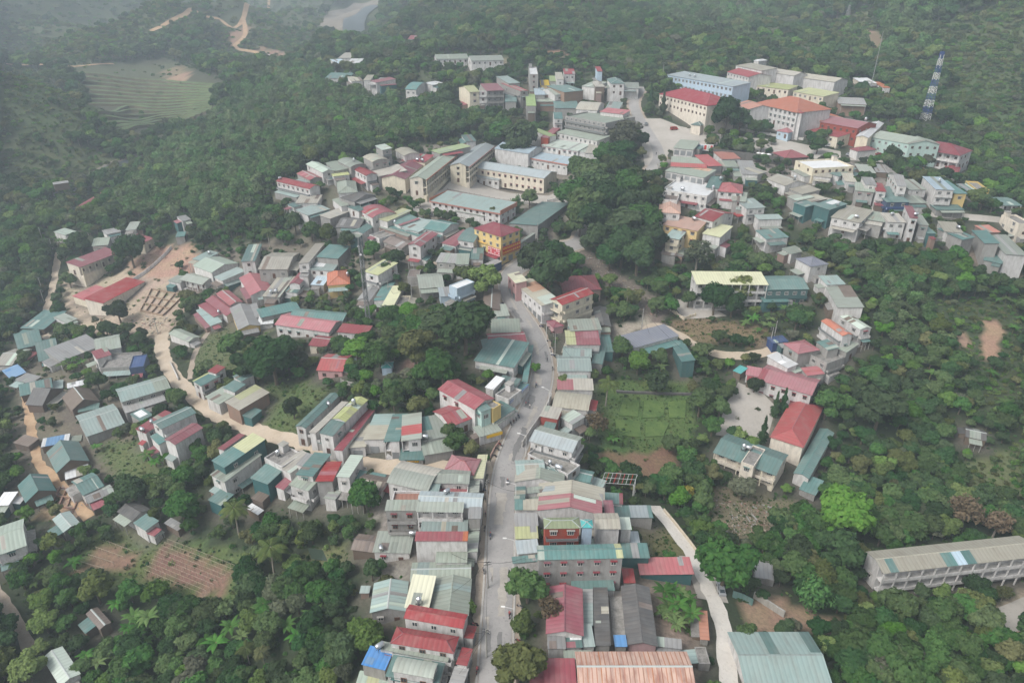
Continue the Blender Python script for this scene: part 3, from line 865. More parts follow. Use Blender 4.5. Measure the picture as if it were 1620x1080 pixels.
416 468 443 469 445 437;5;s;g;be;k=house;with two tanks beside the bent pink roof
444 451 455 451 462 437;4;s;g;sa;k=house w0;narrow gap-filler near the red-capped tube
458 449 474 431 488 433;6;g;w;rd;k=house w0;red-capped tube in the hollow
451 461 470 463 474 452;5;s;w;te;k=house w0;front of the red-capped tube
518 451 553 448 551 428;5;h;y;or;k=house wa;brightest orange hip
492 450 512 451 518 437;4;s;g;lb;k=house w0;small, beside the bright orange hip
326 475 358 499 372 484;4.6;g;w;rd;k=house w0;middle of the three stepped red roofs
343 465 364 483 378 473;5;g;w;pk;k=house w0;uppermost of the three stepped red roofs
314 483 338 501 349 494;4.4;s;w;rd;k=house w0;lowest of the three stepped red roofs
311 491 333 515 345 503;3.8;s;w;lt;k=house w0;strip below the three stepped red roofs
378 521 365 488 395 479;4.6;g;y;gy;k=house w0;yellow gable end facing the big dark tree
402 503 396 482 406 480;3.6;s;w;gy;k=shed w0;lean-to on the yellow-gabled house
408 513 432 511 434 498;3;s;w;wh;k=shed w0;thin pale lean-to by the yellow gable
414 502 474 489 472 476;3.5;s;g;te;k=shed w0;long, beside the earth bank
460 500 541 507 548 495;5;g;w;te;k=house w0;long ridge behind the faded pink school
437 513 520 525 532 506;5.5;g;w;pk;k=school wa;long white-walled block under the mast
489 546 516 549 520 533;4;g;c;rd;k=kiosk;small, below the faded pink school
534 525 580 529 584 516;4;s;w;rd;k=school;neighbour of the faded pink school at the mast foot
502 585 542 587 538 562;4;g;p;pk;k=house;alone among trees below the mast
577 429 599 435 623 416;8;s;w;yg;k=house;tall mossy-topped cube behind the mast
566 474 587 447 602 452;4;g;w;gy;k=house w0;grey ridge behind the mast
592 475 607 449 622 452;5;s;w;te;k=house w0;teal strip beside a pale yellow twin
605 483 622 453 638 456;5;s;w;py;k=house;pale twin of the teal strip
645 437 662 437 661 426;5;f;g;br;k=ruin w0;crumbling stair shaft beside the park trees
664 456 702 453 706 432;4;g;g;sa;k=house w0;dull ridge beside the bright round trees
696 469 721 467 724 453;5;s;l;bg;k=house w0;front of the light blue cube
712 451 724 456 736 441;8;f;l;wh;k=house;light blue cube before the bright round trees
690 414 720 416 722 402;6;s;g;gy;k=house;grey ruin-like block near the junction
721 418 741 418 741 402;6;s;w;sa;k=house w0;beside the grey block near the junction
745 410 764 410 761 393;5;s;w;te;k=house;below the yellow three-storey building
766 418 775 422 784 410;4;s;n;gy;k=kiosk w0;dark box at the junction
625 481 645 481 648 468;3;f;c;co;k=shed w0;bare deck behind the park
603 581 620 581 620 572;3.6;h;l;tq;k=tank w0;water hut among the park trees
4 586 17 599 40 589;3;s;k;bl;k=house w0;bright tarpaulin at the picture's edge
25 601 48 607 47 592;3.4;s;k;gy;k=house w0;beside the bright tarpaulin
33 626 83 615 82 600;3.6;g;k;te;k=house w0;hamlet ridge behind the old thatch
42 639 68 641 73 614;4;g;k;dk;k=house w0;old thatch by the orange path
107 614 134 608 132 601;3;s;w;wh;k=shed w0;small pale lean-to above the brown ridge
115 649 100 629 138 613;4.2;g;k;br;k=house w0;brown stilt house of the hamlet
124 652 156 646 153 638;3;s;k;te;k=shed w0;back porch of the brown stilt house
137 689 196 669 179 640;4.6;g;g;lt;k=hall w0;broad rust-streaked pale roof of the hamlet
193 635 268 613 255 596;6;g;g;lt;k=house pa=.7,1,0,1,sa;longest roof on the sand lane's upper curve
200 653 262 633 258 622;4.4;s;g;gy;k=house w0;grey yard roofs beside the long lane roof
222 666 242 656 232 643;3.6;s;g;te;k=shed w0 pa=.2,.8,.3,.9,wh;with stacked white sheets on top
231 685 276 656 264 648;6;s;w;rd;k=house;first of three lane houses with teal between
255 678 309 653 298 642;9;g;w;te;k=house;tallest lane house by the pink bougainvillea
277 703 320 677 309 667;8;g;w;rd;k=house w0;high blank white flank by the lane
238 690 251 703 262 695;6;s;w;te;k=house w0;low front of the tallest lane house
91 747 76 716 124 702;4.2;g;k;te;k=house w0;stilt house by the fork of the orange path
131 783 164 768 147 748;4;g;w;te;k=house w0;pale-walled below the stilt house with pavers
42 794 30 768 74 752;4.2;g;k;te;k=house w0;stilt house above the brick foundations
140 796 181 779 169 769;3.4;g;g;gy;k=house w0;old grey roof beside the pale-walled teal one
66 707 108 699 109 687;3;s;k;bl;k=shed w0 pa=0,.15,0,1,wh,.8,1,0,1,wh;blue tarpaulin beside the path fork
104 758 140 748 133 736;2.6;s;k;wh;k=shed w0;pale paver-covered lean-to in the hamlet
22 700 45 706 46 690;2.8;s;k;br;k=shed w0;rusty lean-to hidden by path trees
-8 799 14 798 13 779;4;s;w;wh;k=house w0;white roof at the picture's edge
-8 878 41 861 25 826;6;g;w;mi;k=house;big mint-roofed block at the picture's edge
84 821 101 841 129 831;4;g;g;lt;k=house w0;below the brick foundations
187 809 210 823 233 804;4;g;w;dk;k=house w0;old dark ridge by the vegetable plots
212 827 231 839 248 823;5;s;w;te;k=house w0;beside the old dark ridge
232 843 244 848 253 837;3.6;s;w;rd;p w0;red porch
260 827 281 839 290 830;3;s;k;gy;k=shed w0;pale sheet above the bean field
137 971 158 995 172 981;3.6;g;k;br;k=hut w0;lone hut in the orchard
96 1084 69 1041 99 1025;4.6;g;w;mi;k=house w0;lone pale roof by the lower path
330 790 350 799 367 782;5;s;t;te;k=house w0;sheet-clad below the sand lane terrace
390 803 408 814 415 806;3;s;k;wh;k=shed w0;pale sheet above the coconut palm
306 602 319 610 342 592;6;s;w;te;k=house pa=0,.15,0,1,yg;first of the lane's hillside row
329 587 342 591 355 581;7.6;s;w;rd;p;red cap
326 627 347 639 369 620;5.6;s;w;sa;k=house;second of the lane's hillside row
353 613 371 620 387 608;5.8;s;w;te;k=house w0;rear of the lane's hillside row
358 635 380 648 413 616;6;s;b;be;k=house w0 pa=0,.45,.3,1,yg;brick-flanked end of the hillside row
369 595 382 603 396 590;6;s;w;te;k=house w0;small upper deck behind the hillside row
384 657 398 662 415 650;4;s;t;te;k=shed w0;dark box on the sand lane
469 673 522 623 535 627;6.6;g;w;te;k=house;long oblique tube by the grassy slope
490 683 540 636 549 639;6;s;w;be;k=house;between two long oblique tubes
527 662 562 629 578 636;8;g;w;yg;k=house wd;long white-flanked tube beside the red walkway
506 684 527 689 545 669;7.2;s;w;te;p;front deck
530 710 581 648 592 651;3;s;w;mr;k=walkway w0;long narrow red roof between tubes
345 709 378 686 389 688;7;s;w;rd;k=house w0;first red strip of the lane terrace
338 727 393 685 412 695;9;S;t;te;k=house pa=.0,1,.5,1,yg;tall teal and mossy block
335 749 357 761 413 722;7;s;w;sa;k=house;high white flank above the orchard
420 723 447 737 467 713;7;f;w;co;k=house w0;wide bare deck on the sand lane
397 755 424 765 445 743;7;s;t;te;k=house w0;dark teal box over the orchard
442 737 460 748 481 716;6;s;w;be;k=house w0;middle of the lane terrace
469 734 480 737 493 719;6.6;s;w;gy;k=house w0;narrow grey top on the lane terrace
469 750 498 716 520 724;9;s;w;te;k=house;highest teal slope of the lane terrace
458 766 488 776 498 756;8;s;w;sa;k=house;balconied rear over the orchard
500 761 515 731 538 737;8;s;g;rd;k=house w0;red top on grey walls, lane terrace
533 753 555 720 573 724;8;s;w;mi;k=house;last of the lane terrace by the brown roofs
513 787 533 762 548 768;5;s;w;sa;k=house w0;low rear below the last terrace house
436 769 449 774 457 755;5;s;w;mr;k=shed w0;small red infill behind the dark teal box
128 422 188 399 181 387;5.6;s;c;rd;k=school v=a;long two-storey school behind the big dark tree
226 384 243 377 232 366;5;s;c;rd;k=school;short block showing past the big dark tree
163 479 227 446 200 440;4.8;s;c;rd;k=school w0;wide red roof over the building site
116 468 136 475 165 457;3;s;c;pk;k=school w0;low faded sheets beside the wide red roof
34 518 70 520 76 492;4;s;k;te;k=house w0;first roof down the steep path
29 552 67 543 67 524;4.2;g;k;te;k=house w0;second roof down the steep path
62 571 94 564 87 541;4.2;g;k;te;k=house w0;third roof down the steep path
95 571 160 546 150 525;5;s;g;gy;k=house w0;long weathered grey deck by the path
152 557 191 549 186 530;6;g;w;sa;k=house w0;gable between the grey deck and the site
153 568 176 561 171 549;6;s;w;rd;k=house w0;small red cap by the grey deck
160 581 211 578 206 558;5;f;g;co;k=house wa;raw concrete shell above the sand lane
205 581 227 578 222 562;6;f;n;nv;k=shed w0;navy boarded frame on the sand lane
105 511 122 504 112 492;3;s;w;sa;k=shed w0;small, between path and low faded sheets
103 372 120 366 118 356;4;s;w;mi;k=shed w0;pale, by the pole on the ridge path
146 389 171 387 165 376;4;g;w;sa;k=house w0;behind the long red school roof
168 371 191 366 190 359;4;s;w;gy;k=house w0;half hidden behind the school trees
199 364 215 363 223 351;4;s;w;sa;k=house w0;uphill of the school trees
278 375 292 374 292 367;4;s;g;te;k=shed w0;in the bamboo above the red earth
288 350 302 347 306 338;4;s;w;gy;k=house w0;lone grey roof in the bamboo edge
268 528 298 541 308 530;4;g;w;sa;k=house w0;below the building site on the lane
-8 577 20 577 18 553;4;g;w;be;k=house w0;at the picture's edge above the tarpaulin
72 250 96 247 96 244;2.6;s;k;gy;k=shack w0;lone hut below the terraced field
140 326 182 301 178 294;4;g;w;rd;k=house w0;lone long red roof by the river
536 92 566 92 566 82;7;s;w;be;k=house w0 pa=.75,1,0,1,rd;rear of the river-bend pair
532 101 549 100 549 93;9;s;w;lb;k=house wa;balconied of the river-bend pair
550 100 569 100 567 93;8;s;w;wh;k=house wa;white of the river-bend pair
515 124 552 124 551 115;5;s;w;te;k=house w0;low front of the river-bend pair
556 129 574 128 574 121;5;s;w;be;k=house w0;first of the row down from the river bend
575 127 586 127 591 119;5;s;w;be;k=house w0;second of the row down from the river bend
587 128 596 131 604 120;5;s;w;rd;k=house w0;third of the row down from the river bend
595 132 614 132 615 123;5;s;w;lt;k=house w0;fourth of the row down from the river bend
642 141 659 142 659 131;8;a;w;te;k=house wa;lone balconied house in the bamboo
684 135 702 132 702 127;5;s;w;wh;k=house w0;half hidden beside the lone pole in bamboo
691 94 740 93 739 84;3.8;g;w;sa;k=school wa;first white row on the wooded terrace
746 93 796 92 795 83;3.8;g;w;sa;k=school wa;second white row on the wooded terrace
646 71 657 71 656 64;5;s;w;rd;k=house w0;tiny cap among the far trees
737 224 753 223 752 213;4;s;w;te;k=house w0;small, in trees behind the school
413 82 427 80 427 78;3;s;k;wh;k=shack w0;far hut on the opposite hillside
1364 132 1387 132 1386 124;4;s;c;wh;k=house w0;lone pale roof under the wooded hill
1397 139 1408 139 1407 130;4;s;w;or;k=hut w0;tiny orange cap under the wooded hill
1327 164 1370 166 1371 156;4;s;b;gy;k=barn w0;long pale shed behind the pink hall
1193 96 1201 97 1202 92;3.4;h;w;wh;k=shrine w0;white dot at the wood's edge
1528 690 1560 697 1568 684;3;g;k;dk;k=hut w0;dark roof in the ravine trees
'''
# ------------------------------------------------------------------ shared small meshes
def frame_mesh(name, m, cols=2, bar=.09):
    """A window frame of one piece, 1 x 1, with a mullion; lies in the XZ plane and stands proud towards -Y."""
    xs = [-.5, -.5 + bar]
    for k in range(1, cols):
        c = -.5 + k / cols
        xs += [c - bar / 2, c + bar / 2]
    xs += [.5 - bar, .5]
    zs = [0, bar, 1 - bar, 1]
    bm = bmesh.new()
    vs = {}
    def V(i, j, k):
        if (i, j, k) not in vs:
            vs[(i, j, k)] = bm.verts.new((xs[i], (0, -1)[k], zs[j]))
        return vs[(i, j, k)]
    solid = set()
    for i in range(len(xs) - 1):
        for j in range(3):
            if i % 2 == 0 or j != 1:
                solid.add((i, j))
    for (i, j) in solid:
        bm.faces.new([V(i, j, 1), V(i + 1, j, 1), V(i + 1, j + 1, 1), V(i, j + 1, 1)])
        for di, dj, a, b in ((-1, 0, (i, j + 1), (i, j)), (1, 0, (i + 1, j), (i + 1, j + 1)), (0, -1, (i, j), (i + 1, j)), (0, 1, (i + 1, j + 1), (i, j + 1))):
            if (i + di, j + dj) not in solid:
                bm.faces.new([V(*a, 1), V(*a, 0), V(*b, 0), V(*b, 1)])
    me = bpy.data.meshes.new(name)
    bm.normal_update()
    bm.to_mesh(me)
    bm.free()
    me.materials.append(m)
    return me

ME_WIN = frame_mesh('window', M_FRAME, 2, .1)
ME_WINB = frame_mesh('window', M_FRAMED, 2, .1)
ME_WIN3 = frame_mesh('window', M_FRAME, 3, .07)
ME_PANE = box_mesh('pane', -.47, .47, -.35, 0, .04, .96, M_PANE)
def shutter_mesh(m):
    """A roller shutter of eight overlapping slats, 1 x 1, joined edge to edge."""
    v, f = [], []
    prof = []
    for k in range(8):
        prof += [(-.4, k / 8), (-1, k / 8 + .03), (-.6, (k + 1) / 8 - .005)]
    for (y, z) in prof:
        v += [(-.5, y, z), (.5, y, z)]
    for k in range(len(prof) - 1):
        f.append((2 * k, 2 * k + 1, 2 * k + 3, 2 * k + 2))
    return mesh_of('door', v, f, [m])
ME_SHUT = shutter_mesh(M_DOOR)
ME_HOOD = [box_mesh('sunshade', -.62, .62, -5.5, 0, 1.08, 1.15, m_) for m_ in (M_CONC, ROOF['te'], ROOF['mr'])]
ME_DOOR = frame_mesh('door', M_DOORB, 2, .16)
ME_DLEAF = box_mesh('door_leaf', -.45, .45, -.4, 0, .02, .96, M_DOORB)
ME_COLM = {}
ME_BOX = {}

def unit_box(m):
    if m.name not in ME_BOX:
        ME_BOX[m.name] = box_mesh('block', -.5, .5, -.5, .5, 0, 1, m)
    return ME_BOX[m.name]

# ------------------------------------------------------------------ buildings
FOOT = []                 # footprints, to keep trees off: centre, half sizes, angle
ROOTS = []                # things built, with what they are called
KNOWN = set()

def extrude(name, prof, x0, x1, mats):
    """Closed profile in (y, z), drawn anticlockwise seen from +X, pulled along X."""
    n = len(prof)
    v = [(x0, y, z) for y, z in prof] + [(x1, y, z) for y, z in prof]
    f = [(k, n + k, n + (k + 1) % n, (k + 1) % n) for k in range(n)]
    f = [q[::-1] for q in f]
    f += [tuple(range(n))[::-1], tuple(range(n, 2 * n))]
    return mesh_of(name, v, f, mats)

def build_house(line, prev, rnd):
    c, h, form, wall, roofc, opts, where = [s.strip() for s in line.split(';')]
    c = [float(t) for t in c.split()]
    h = float(h)
    if h <= 5.6:
        h *= .86
    o = dict(k='house')
    flags = set()
    for t in opts.split():
        if '=' in t:
            a, b = t.split('=', 1)
            o[a] = b
        else:
            flags.add(t)
    part = 'p' in flags
    zg = 0.0
    for _ in range(14):
        A, B, C = (on_plane(c[i], c[i + 1], zg + h)[:2] for i in (0, 2, 4))
        mid = (A + C) / 2
        gc = [float(ground(*q)) for q in (A, B, C, A + C - B)]
        zn = .25 * float(ground(*mid)) + .75 * min(gc)      # the floor is level with the downhill side, the back cut into the slope
        zn = max(zn, max(gc) - max(h - 1.3, .6))
        if part:
            zn = prev['zg']
        zg = zg * .4 + zn * .6
    if form in 'GS':
        x_ = C - B
        y_ = A - B
        L, W = np.linalg.norm(x_), None
        P0 = B
        # lean-to across falls towards the outer end seen first
        if form == 'S':
            P0 = A
            x_ = C - B
            y_ = B - A
            # keep the fall toward A-side edge
        form2 = 'g' if form == 'G' else 's'
        u = x_ / np.linalg.norm(x_)
        w = y_ - u * (y_ @ u)
        L, W = np.linalg.norm(x_), np.linalg.norm(w)
        cen = P0 + x_ / 2 + w / 2
        form = form2
    else:
        x_ = B - A
        u = x_ / np.linalg.norm(x_)
        w = (C - B) - u * ((C - B) @ u)
        L, W = np.linalg.norm(x_), np.linalg.norm(w)
        cen = A + x_ / 2 + w / 2
    # the far edge seen in the photo is the ridge or the raised back eave: allow for its height
    th_ = math.atan2(CAM_Z - zg - h, math.hypot(*cen))
    k_ = {'g': .15, 'a': .13, 'h': .2, 's': .09, 'f': 0}[form]
    fw = 1.0
    if form == 's':
        fw = math.sin(th_) / (math.sin(th_) + k_ * math.cos(th_))
    elif form in 'gah' and math.tan(th_) < 2 * k_:
        fw = math.sin(th_) / (math.sin(th_) / 2 + k_ * math.cos(th_))
    wn_ = w / (np.linalg.norm(w) + 1e-9)
    away = float(wn_ @ (cen / np.linalg.norm(cen)))
    if away > 0:
        fw = 1 + (fw - 1) * away
        cen = cen - w / 2 * (1 - fw)
        w = w * fw
        W = W * fw
    if u[0] * w[1] - u[1] * w[0] < 0:      # keep +Y pointing from the near eave to the back
        u = -u
    L, W = max(L * 1.05, 1.8), max(W * 1.1, 1.8)
    ang = math.atan2(u[1], u[0])
    y_ax = np.array([-u[1], u[0]])
    cor = [cen + u * (sx * L / 2) + y_ax * (sy * W / 2) for sx in (-1, 1) for sy in (-1, 1)]
    zlow = min(float(ground(*q)) for q in cor) - .5
    zb = min(zlow - zg, -.3)
    if o['k'] == 'shack':
        zb = max(zb, -1.6)
    h += rnd.uniform(-.06, .06)
    kindw = o['k']
    if part:
        root = prev['root']
        inv = root.matrix_basis.inverted()
    else:
        root = obj(kindw if kindw in ('kiosk', 'stall') else {'block': 'apartment_block', 'hall': 'hall', 'office': 'office_building', 'clinic': 'clinic_building', 'school': 'school_building', 'shop': 'shop_house', 'market': 'market_hall', 'tank': 'tank_hut', 'ruin': 'ruin', 'walkway': 'covered_walkway'}.get(kindw, kindw), None)
        root.empty_display_size = .5
        root.location = (cen[0], cen[1], zg)
        root.rotation_euler = (0, 0, ang)
        word = {'g': 'gable', 's': 'lean-to', 'h': 'hip', 'a': 'vaulted', 'f': 'flat'}[form]
        wname = WC[wall][0]
        if form == 'f' and roofc == 'co':
            lab = f'{wname} {kindw} with bare flat roof, {where}'
        else:
            lab = f'{wname} {kindw} with {RC[roofc][0]} {word} roof, {where}'
        words = lab.replace(',', ' ').split()
        if len(words) > 16:
            lab = lab.replace(f' {word} roof', ' roof')
        tag(root, lab, {'tank': 'hut'}.get(kindw, kindw))
        FOOT.append((cen[0], cen[1], L / 2, W / 2, ang))

    def place(ob):
        ob.parent = root
        if part:
            loc = inv @ Vector((cen[0], cen[1], zg))
            ob.location = loc
            ob.rotation_euler = (0, 0, ang - root.rotation_euler.z)
        return ob
    holder = root
    if part:
        # wings share the thing's root; their pieces sit in one part
        pass
    ov = .38 if form != 'f' else 0.0
    if L < 6 or W < 5:
        ov *= .6
    rise = {'g': min(W * .15, 1.1 + W * .05), 's': min(W * .09, 1.3), 'h': min(W, L) * .2, 'a': W * .13, 'f': 0}[form]
    if kindw == 'house' and wall == 'k' and form == 'g':
        rise = W * .3
    ver = o.get('v')
    D = 1.7 if ver else 0
    ya, yb = -W / 2 + ov + D, W / 2 - ov
    xa, xb = -L / 2 + ov, L / 2 - ov
    WM = WALL[wall]
    RM = ROOF[roofc]
    th = .1

    def zr(y):
        if form == 'g':
            return h + rise * (1 - abs(y) / (W / 2))
        if form == 's':
            return h + rise * (y / W + .5)
        if form == 'a':
            return h + rise * (1 - (y / (W / 2)) ** 2)
        return h
    if form in 'gsa':
        ks = {'g': [-1, 0, 1], 's': [-1, 1], 'a': [-1, -.75, -.5, -.25, 0, .25, .5, .75, 1]}[form]
        pw = [(ya, zb), (yb, zb)] + [(y, zr(y) - .03) for y in sorted([yb] + [k * W / 2 for k in ks if ya < k * W / 2 < yb] + [ya], reverse=True)]
        wm = extrude('wall', pw, xa, xb, [WM])
        top = [(k * W / 2, zr(k * W / 2)) for k in ks]
        pr = [(y, z) for y, z in top] + [(y, z + th) for y, z in reversed(top)]
        rm = extrude('roof', pr, -L / 2, L / 2, [RM])
        wo = place(obj('wall', wm))
        ro = place(obj('roof', rm))
        if form == 'g' and L > 4:
            e = .22
            s = rise / (W / 2)
            z0 = h + rise + th
            q = [(-e, z0 - e * s + .012), (0, z0 + .012), (e, z0 - e * s + .012), (e, z0 - e * s + .05), (0, z0 + .06), (-e, z0 - e * s + .05)]
            rc = obj('ridge_cap', extrude('ridge_cap', q, -L / 2 - .02, L / 2 + .02, [RM if rnd.random() < .72 else M_RIDGE]))
            rc.parent = ro

        def panel(u0, u1, s0, s1, mat, lift):
            y0, y1 = -W / 2 + W * s0, -W / 2 + W * s1
            ysx = sorted(set([y0, y1] + [k * W / 2 for k in ks if y0 < k * W / 2 < y1]))
            t2 = [(y, zr(y) + th + lift) for y in ysx]
            b2 = [(y, zr(y) + th + .004) for y in ysx]
            pp = b2 + t2[::-1]
            pm = extrude('roof_panel', pp, -L / 2 + L * u0 + .01, -L / 2 + L * u1 - .01, [mat])
            pn = obj('roof_panel', pm)
            pn.parent = ro
        if 'ribs' in o:
            nr_ = int(o['ribs'])
            for q_ in range(nr_):
                panel((q_ + .12) / nr_, (q_ + .36) / nr_, .0, 1, ROOF['tc'], .02)
        if 'pa' in o:
            t = o['pa'].split(',')
            for i in range(0, len(t), 5):
                panel(float(t[i]), float(t[i + 1]), float(t[i + 2]), float(t[i + 3]), ROOF[t[i + 4]], .025 + .006 * i / 5)
        elif 'nop' not in flags and L > 5 and rnd.random() < .62:
            for _ in range(rnd.choice((1, 1, 2, 3))):
                a0 = rnd.uniform(.08, .8)
                s0, s1 = rnd.choice(((0, 1), (0, .5), (.5, 1), (.1, .45)))
                panel(a0, min(.98, a0 + rnd.uniform(.9, 2.0) / L), s0, s1, ROOF[rnd.choice([roofc, roofc, 'mi', 'gy', 'sa', 'br', 'be'])], rnd.uniform(.02, .03))
    elif form == 'h':
        wo = place(obj('wall', box_mesh('wall', xa, xb, ya, yb, zb, h - .02, WM)))
        if L >= W:
            rx, ry = (L - W) / 2 + .02, .0
        else:
            rx, ry = 0.02, (W - L) / 2
        top = [(-rx, -ry, h + rise), (rx, ry if L < W else 0, h + rise)] if L >= W else [(0, -ry, h + rise), (0, ry, h + rise)]
        b4 = [(-L / 2, -W / 2, h), (L / 2, -W / 2, h), (L / 2, W / 2, h), (-L / 2, W / 2, h)]
        low = [(x, y, z - .1) for x, y, z in b4]
        v = b4 + top + low
        if L >= W:
            f = [(0, 1, 5, 4), (2, 3, 4, 5), (3, 0, 4), (1, 2, 5)]
        else:
            f = [(1, 2, 5, 4), (3, 0, 4, 5), (0, 1, 4), (2, 3, 5)]
        f += [(6, 7, 1, 0), (7, 8, 2, 1), (8, 9, 3, 2), (9, 6, 0, 3), (9, 8, 7, 6)]
        ro = place(obj('roof', mesh_of('roof', v, f, [RM])))
        for (i, j) in ((0, 4), (3, 4), (1, 5), (2, 5), (4, 5)) if L >= W else ((0, 4), (1, 4), (2, 5), (3, 5), (4, 5)):
            p, q = Vector(v[i]), Vector(v[j])
            if (q - p).length > .5:
                mb = MB()
                mb.tube(p + Vector((0, 0, .03)), q + Vector((0, 0, .03)), .11, .11, 4)
                rc = obj('ridge_cap', mesh_of('ridge_cap', mb.v, mb.f, [M_RIDGE if roofc in ('te', 'og', 'tq') else RM]))
                rc.parent = ro
    else:
        pt = .22
        ph = .75 if L > 5 else .3
        v = box_v(xa, xb, ya, yb, zb, h)
        v += [(xa + pt, ya + pt, h), (xb - pt, ya + pt, h), (xb - pt, yb - pt, h), (xa + pt, yb - pt, h)]
        v += [(xa + pt, ya + pt, h - ph), (xb - pt, ya + pt, h - ph), (xb - pt, yb - pt, h - ph), (xa + pt, yb - pt, h - ph)]
        f = [(0, 3, 2, 1)] + BOXF[2:] + [(4, 5, 9, 8), (5, 6, 10, 9), (6, 7, 11, 10), (7, 4, 8, 11), (8, 9, 13, 12), (9, 10, 14, 13), (10, 11, 15, 14), (11, 8, 12, 15), (12, 13, 14, 15)]
        wo = place(obj('wall', mesh_of('wall', v, f, [WM])))
        ro = place(obj('roof', box_mesh('roof', xa + pt + .003, xb - pt - .003, ya + pt + .003, yb - pt - .003, h - ph - .1, h - ph + .05, RM)))
        if (L > 5 and W > 4 and rnd.random() < .6):       # stair head on the deck
            s = place(obj('stair_head', box_mesh('stair_head', xa + .4, xa + 2.4, yb - 2.4, yb - .4, h - ph + .05, h + 1.7, WM)))
            place(obj('stair_head_roof', box_mesh('stair_head_roof', xa + .2, xa + 2.6, yb - 2.6, yb - .2, h + 1.7, h + 1.85, M_CONC)))
    if 'fa' in o:
        FM = ROOF[o['fa']]
        zf = zr(-W / 2)
        place(obj('fascia', box_mesh('fascia', -L / 2 - .06, L / 2 + .06, -W / 2 - .14, -W / 2 - .01, h - .55, h + .12, FM)))
        if 'fall' in flags:
            place(obj('fascia', box_mesh('fascia', L / 2 + .012, L / 2 + .16, -W / 2 - .15, W / 2 + .15, h - .55, h + rise + .16, FM)))
            place(obj('fascia', box_mesh('fascia', -L / 2 - .16, -L / 2 - .012, -W / 2 - .15, W / 2 + .15, h - .55, h + rise + .16, FM)))
            place(obj('fascia', box_mesh('fascia', -L / 2 - .06, L / 2 + .06, W / 2 + .012, W / 2 + .16, h + rise - .55, h + rise + .16, FM)))
    # veranda
    st = max(1, int(round(h / 3.4)))
    fh = h / st
    if ver:
        y0 = -W / 2 + .12
        for i in range(st):
            if i > 0 or True:
                place(obj('gallery_floor', box_mesh('gallery_floor', xa, xb, y0, ya + .004, (i * fh - .2) if i else zb, i * fh if i else .06, WM)))
            if i > 0 or rnd.random() < .3:
                place(obj('balustrade', box_mesh('balustrade', xa, xb, y0 - .002, y0 + .1, i * fh + .001, i * fh + .85, WM)))
        nc = max(2, int(round((xb - xa) / 3.6)) + 1)
        for k in range(nc):
            x = xa + .15 + (xb - xa - .3) * k / (nc - 1)
            cl = place(obj('column', box_mesh('column', x - .15, x + .15, y0 - .01, y0 + .28, zb, zr(-W / 2) - .05 if form != 'h' else h - .12, WM)))
    # windows and doors on the walls that can be seen
    if 'w0' not in flags:
        camv = np.array([0 - cen[0], 0 - cen[1]])
        camv = camv / np.linalg.norm(camv)
        dist = math.hypot(cen[0], cen[1])
        sides = {'a': (-y_ax, xb - xa, lambda t: (xa + t, ya), 0.0), 'c': (y_ax, xb - xa, lambda t: (xb - t, yb), math.pi),
                 'b': (u, yb - ya, lambda t: (xb, ya + t), math.pi / 2), 'd': (-u, yb - ya, lambda t: (xa, yb - t), -math.pi / 2)}
        only = {f[1] for f in flags if len(f) == 2 and f[0] == 'w' and f[1] in 'abcd'}
        for sk, (nrm, ln, pos, rz) in sides.items():
            if float(nrm @ camv) < .12:
                continue
            if only and sk not in only and rnd.random() < .75:
                continue
            full = sk in only or (ver and sk == 'a') or (not only and (float(nrm @ camv) > .75) and rnd.random() < .75)
            sp = 3.3 if full else rnd.uniform(4.2, 6.5)
            n = max(1, int(ln / sp))
            if ln < 2.2:
                continue
            style = rnd.random()
            hood = rnd.choice(ME_HOOD) if rnd.random() < .5 else None
            for i in range(st):
                for k in range(n):
                    if not full and rnd.random() < .4:
                        continue
                    t = ln * (k + .5) / n
                    x, y = pos(t)
                    if i == 0 and (k == n // 2 or (kindw == 'shop' and sk == 'a')):
                        if kindw == 'shop':
                            w_, h_ = min(2.6, ln / n * .8), min(2.4, fh - .4)
                            d = place(obj('door', ME_SHUT))
                            sc = (w_, .12, h_)
                        else:
                            w_, h_ = 1.2, min(2.2, fh - .4)
                            d = place(obj('door', ME_DOOR))
                            sc = (w_, .1, h_)
                            lf = obj('door_leaf', ME_DLEAF, d)
                        zz = .08
                    else:
                        w_, h_ = (1.25, 1.3) if style < .7 else (1.6, 1.4)
                        w_ = min(w_, ln / n * .7)
                        h_ = min(h_, fh * .5)
                        d = place(obj('window', (ME_WINB if (wall in 'cpr' or style < .25) else ME_WIN) if style < .7 else ME_WIN3))
                        sc = (w_, .1, h_)
                        zz = i * fh + fh * .33
                        obj('pane', ME_PANE, d)
                        if hood is not None:
                            obj('sunshade', hood, d)
                    base_l = Vector((x, y, zz))
                    if part:
                        loc = inv @ Vector((cen[0], cen[1], zg))
                        dr = ang - root.rotation_euler.z
                        d.location = loc + Vector((base_l.x * math.cos(dr) - base_l.y * math.sin(dr), base_l.x * math.sin(dr) + base_l.y * math.cos(dr), base_l.z))
                        d.rotation_euler = (0, 0, dr + rz)
                    else:
                        d.location = base_l
                        d.rotation_euler = (0, 0, rz)
                    d.scale = sc
    if kindw == 'shop' and not part and form in 'gsa' and L > 4 and rnd.random() < .0:
        pass
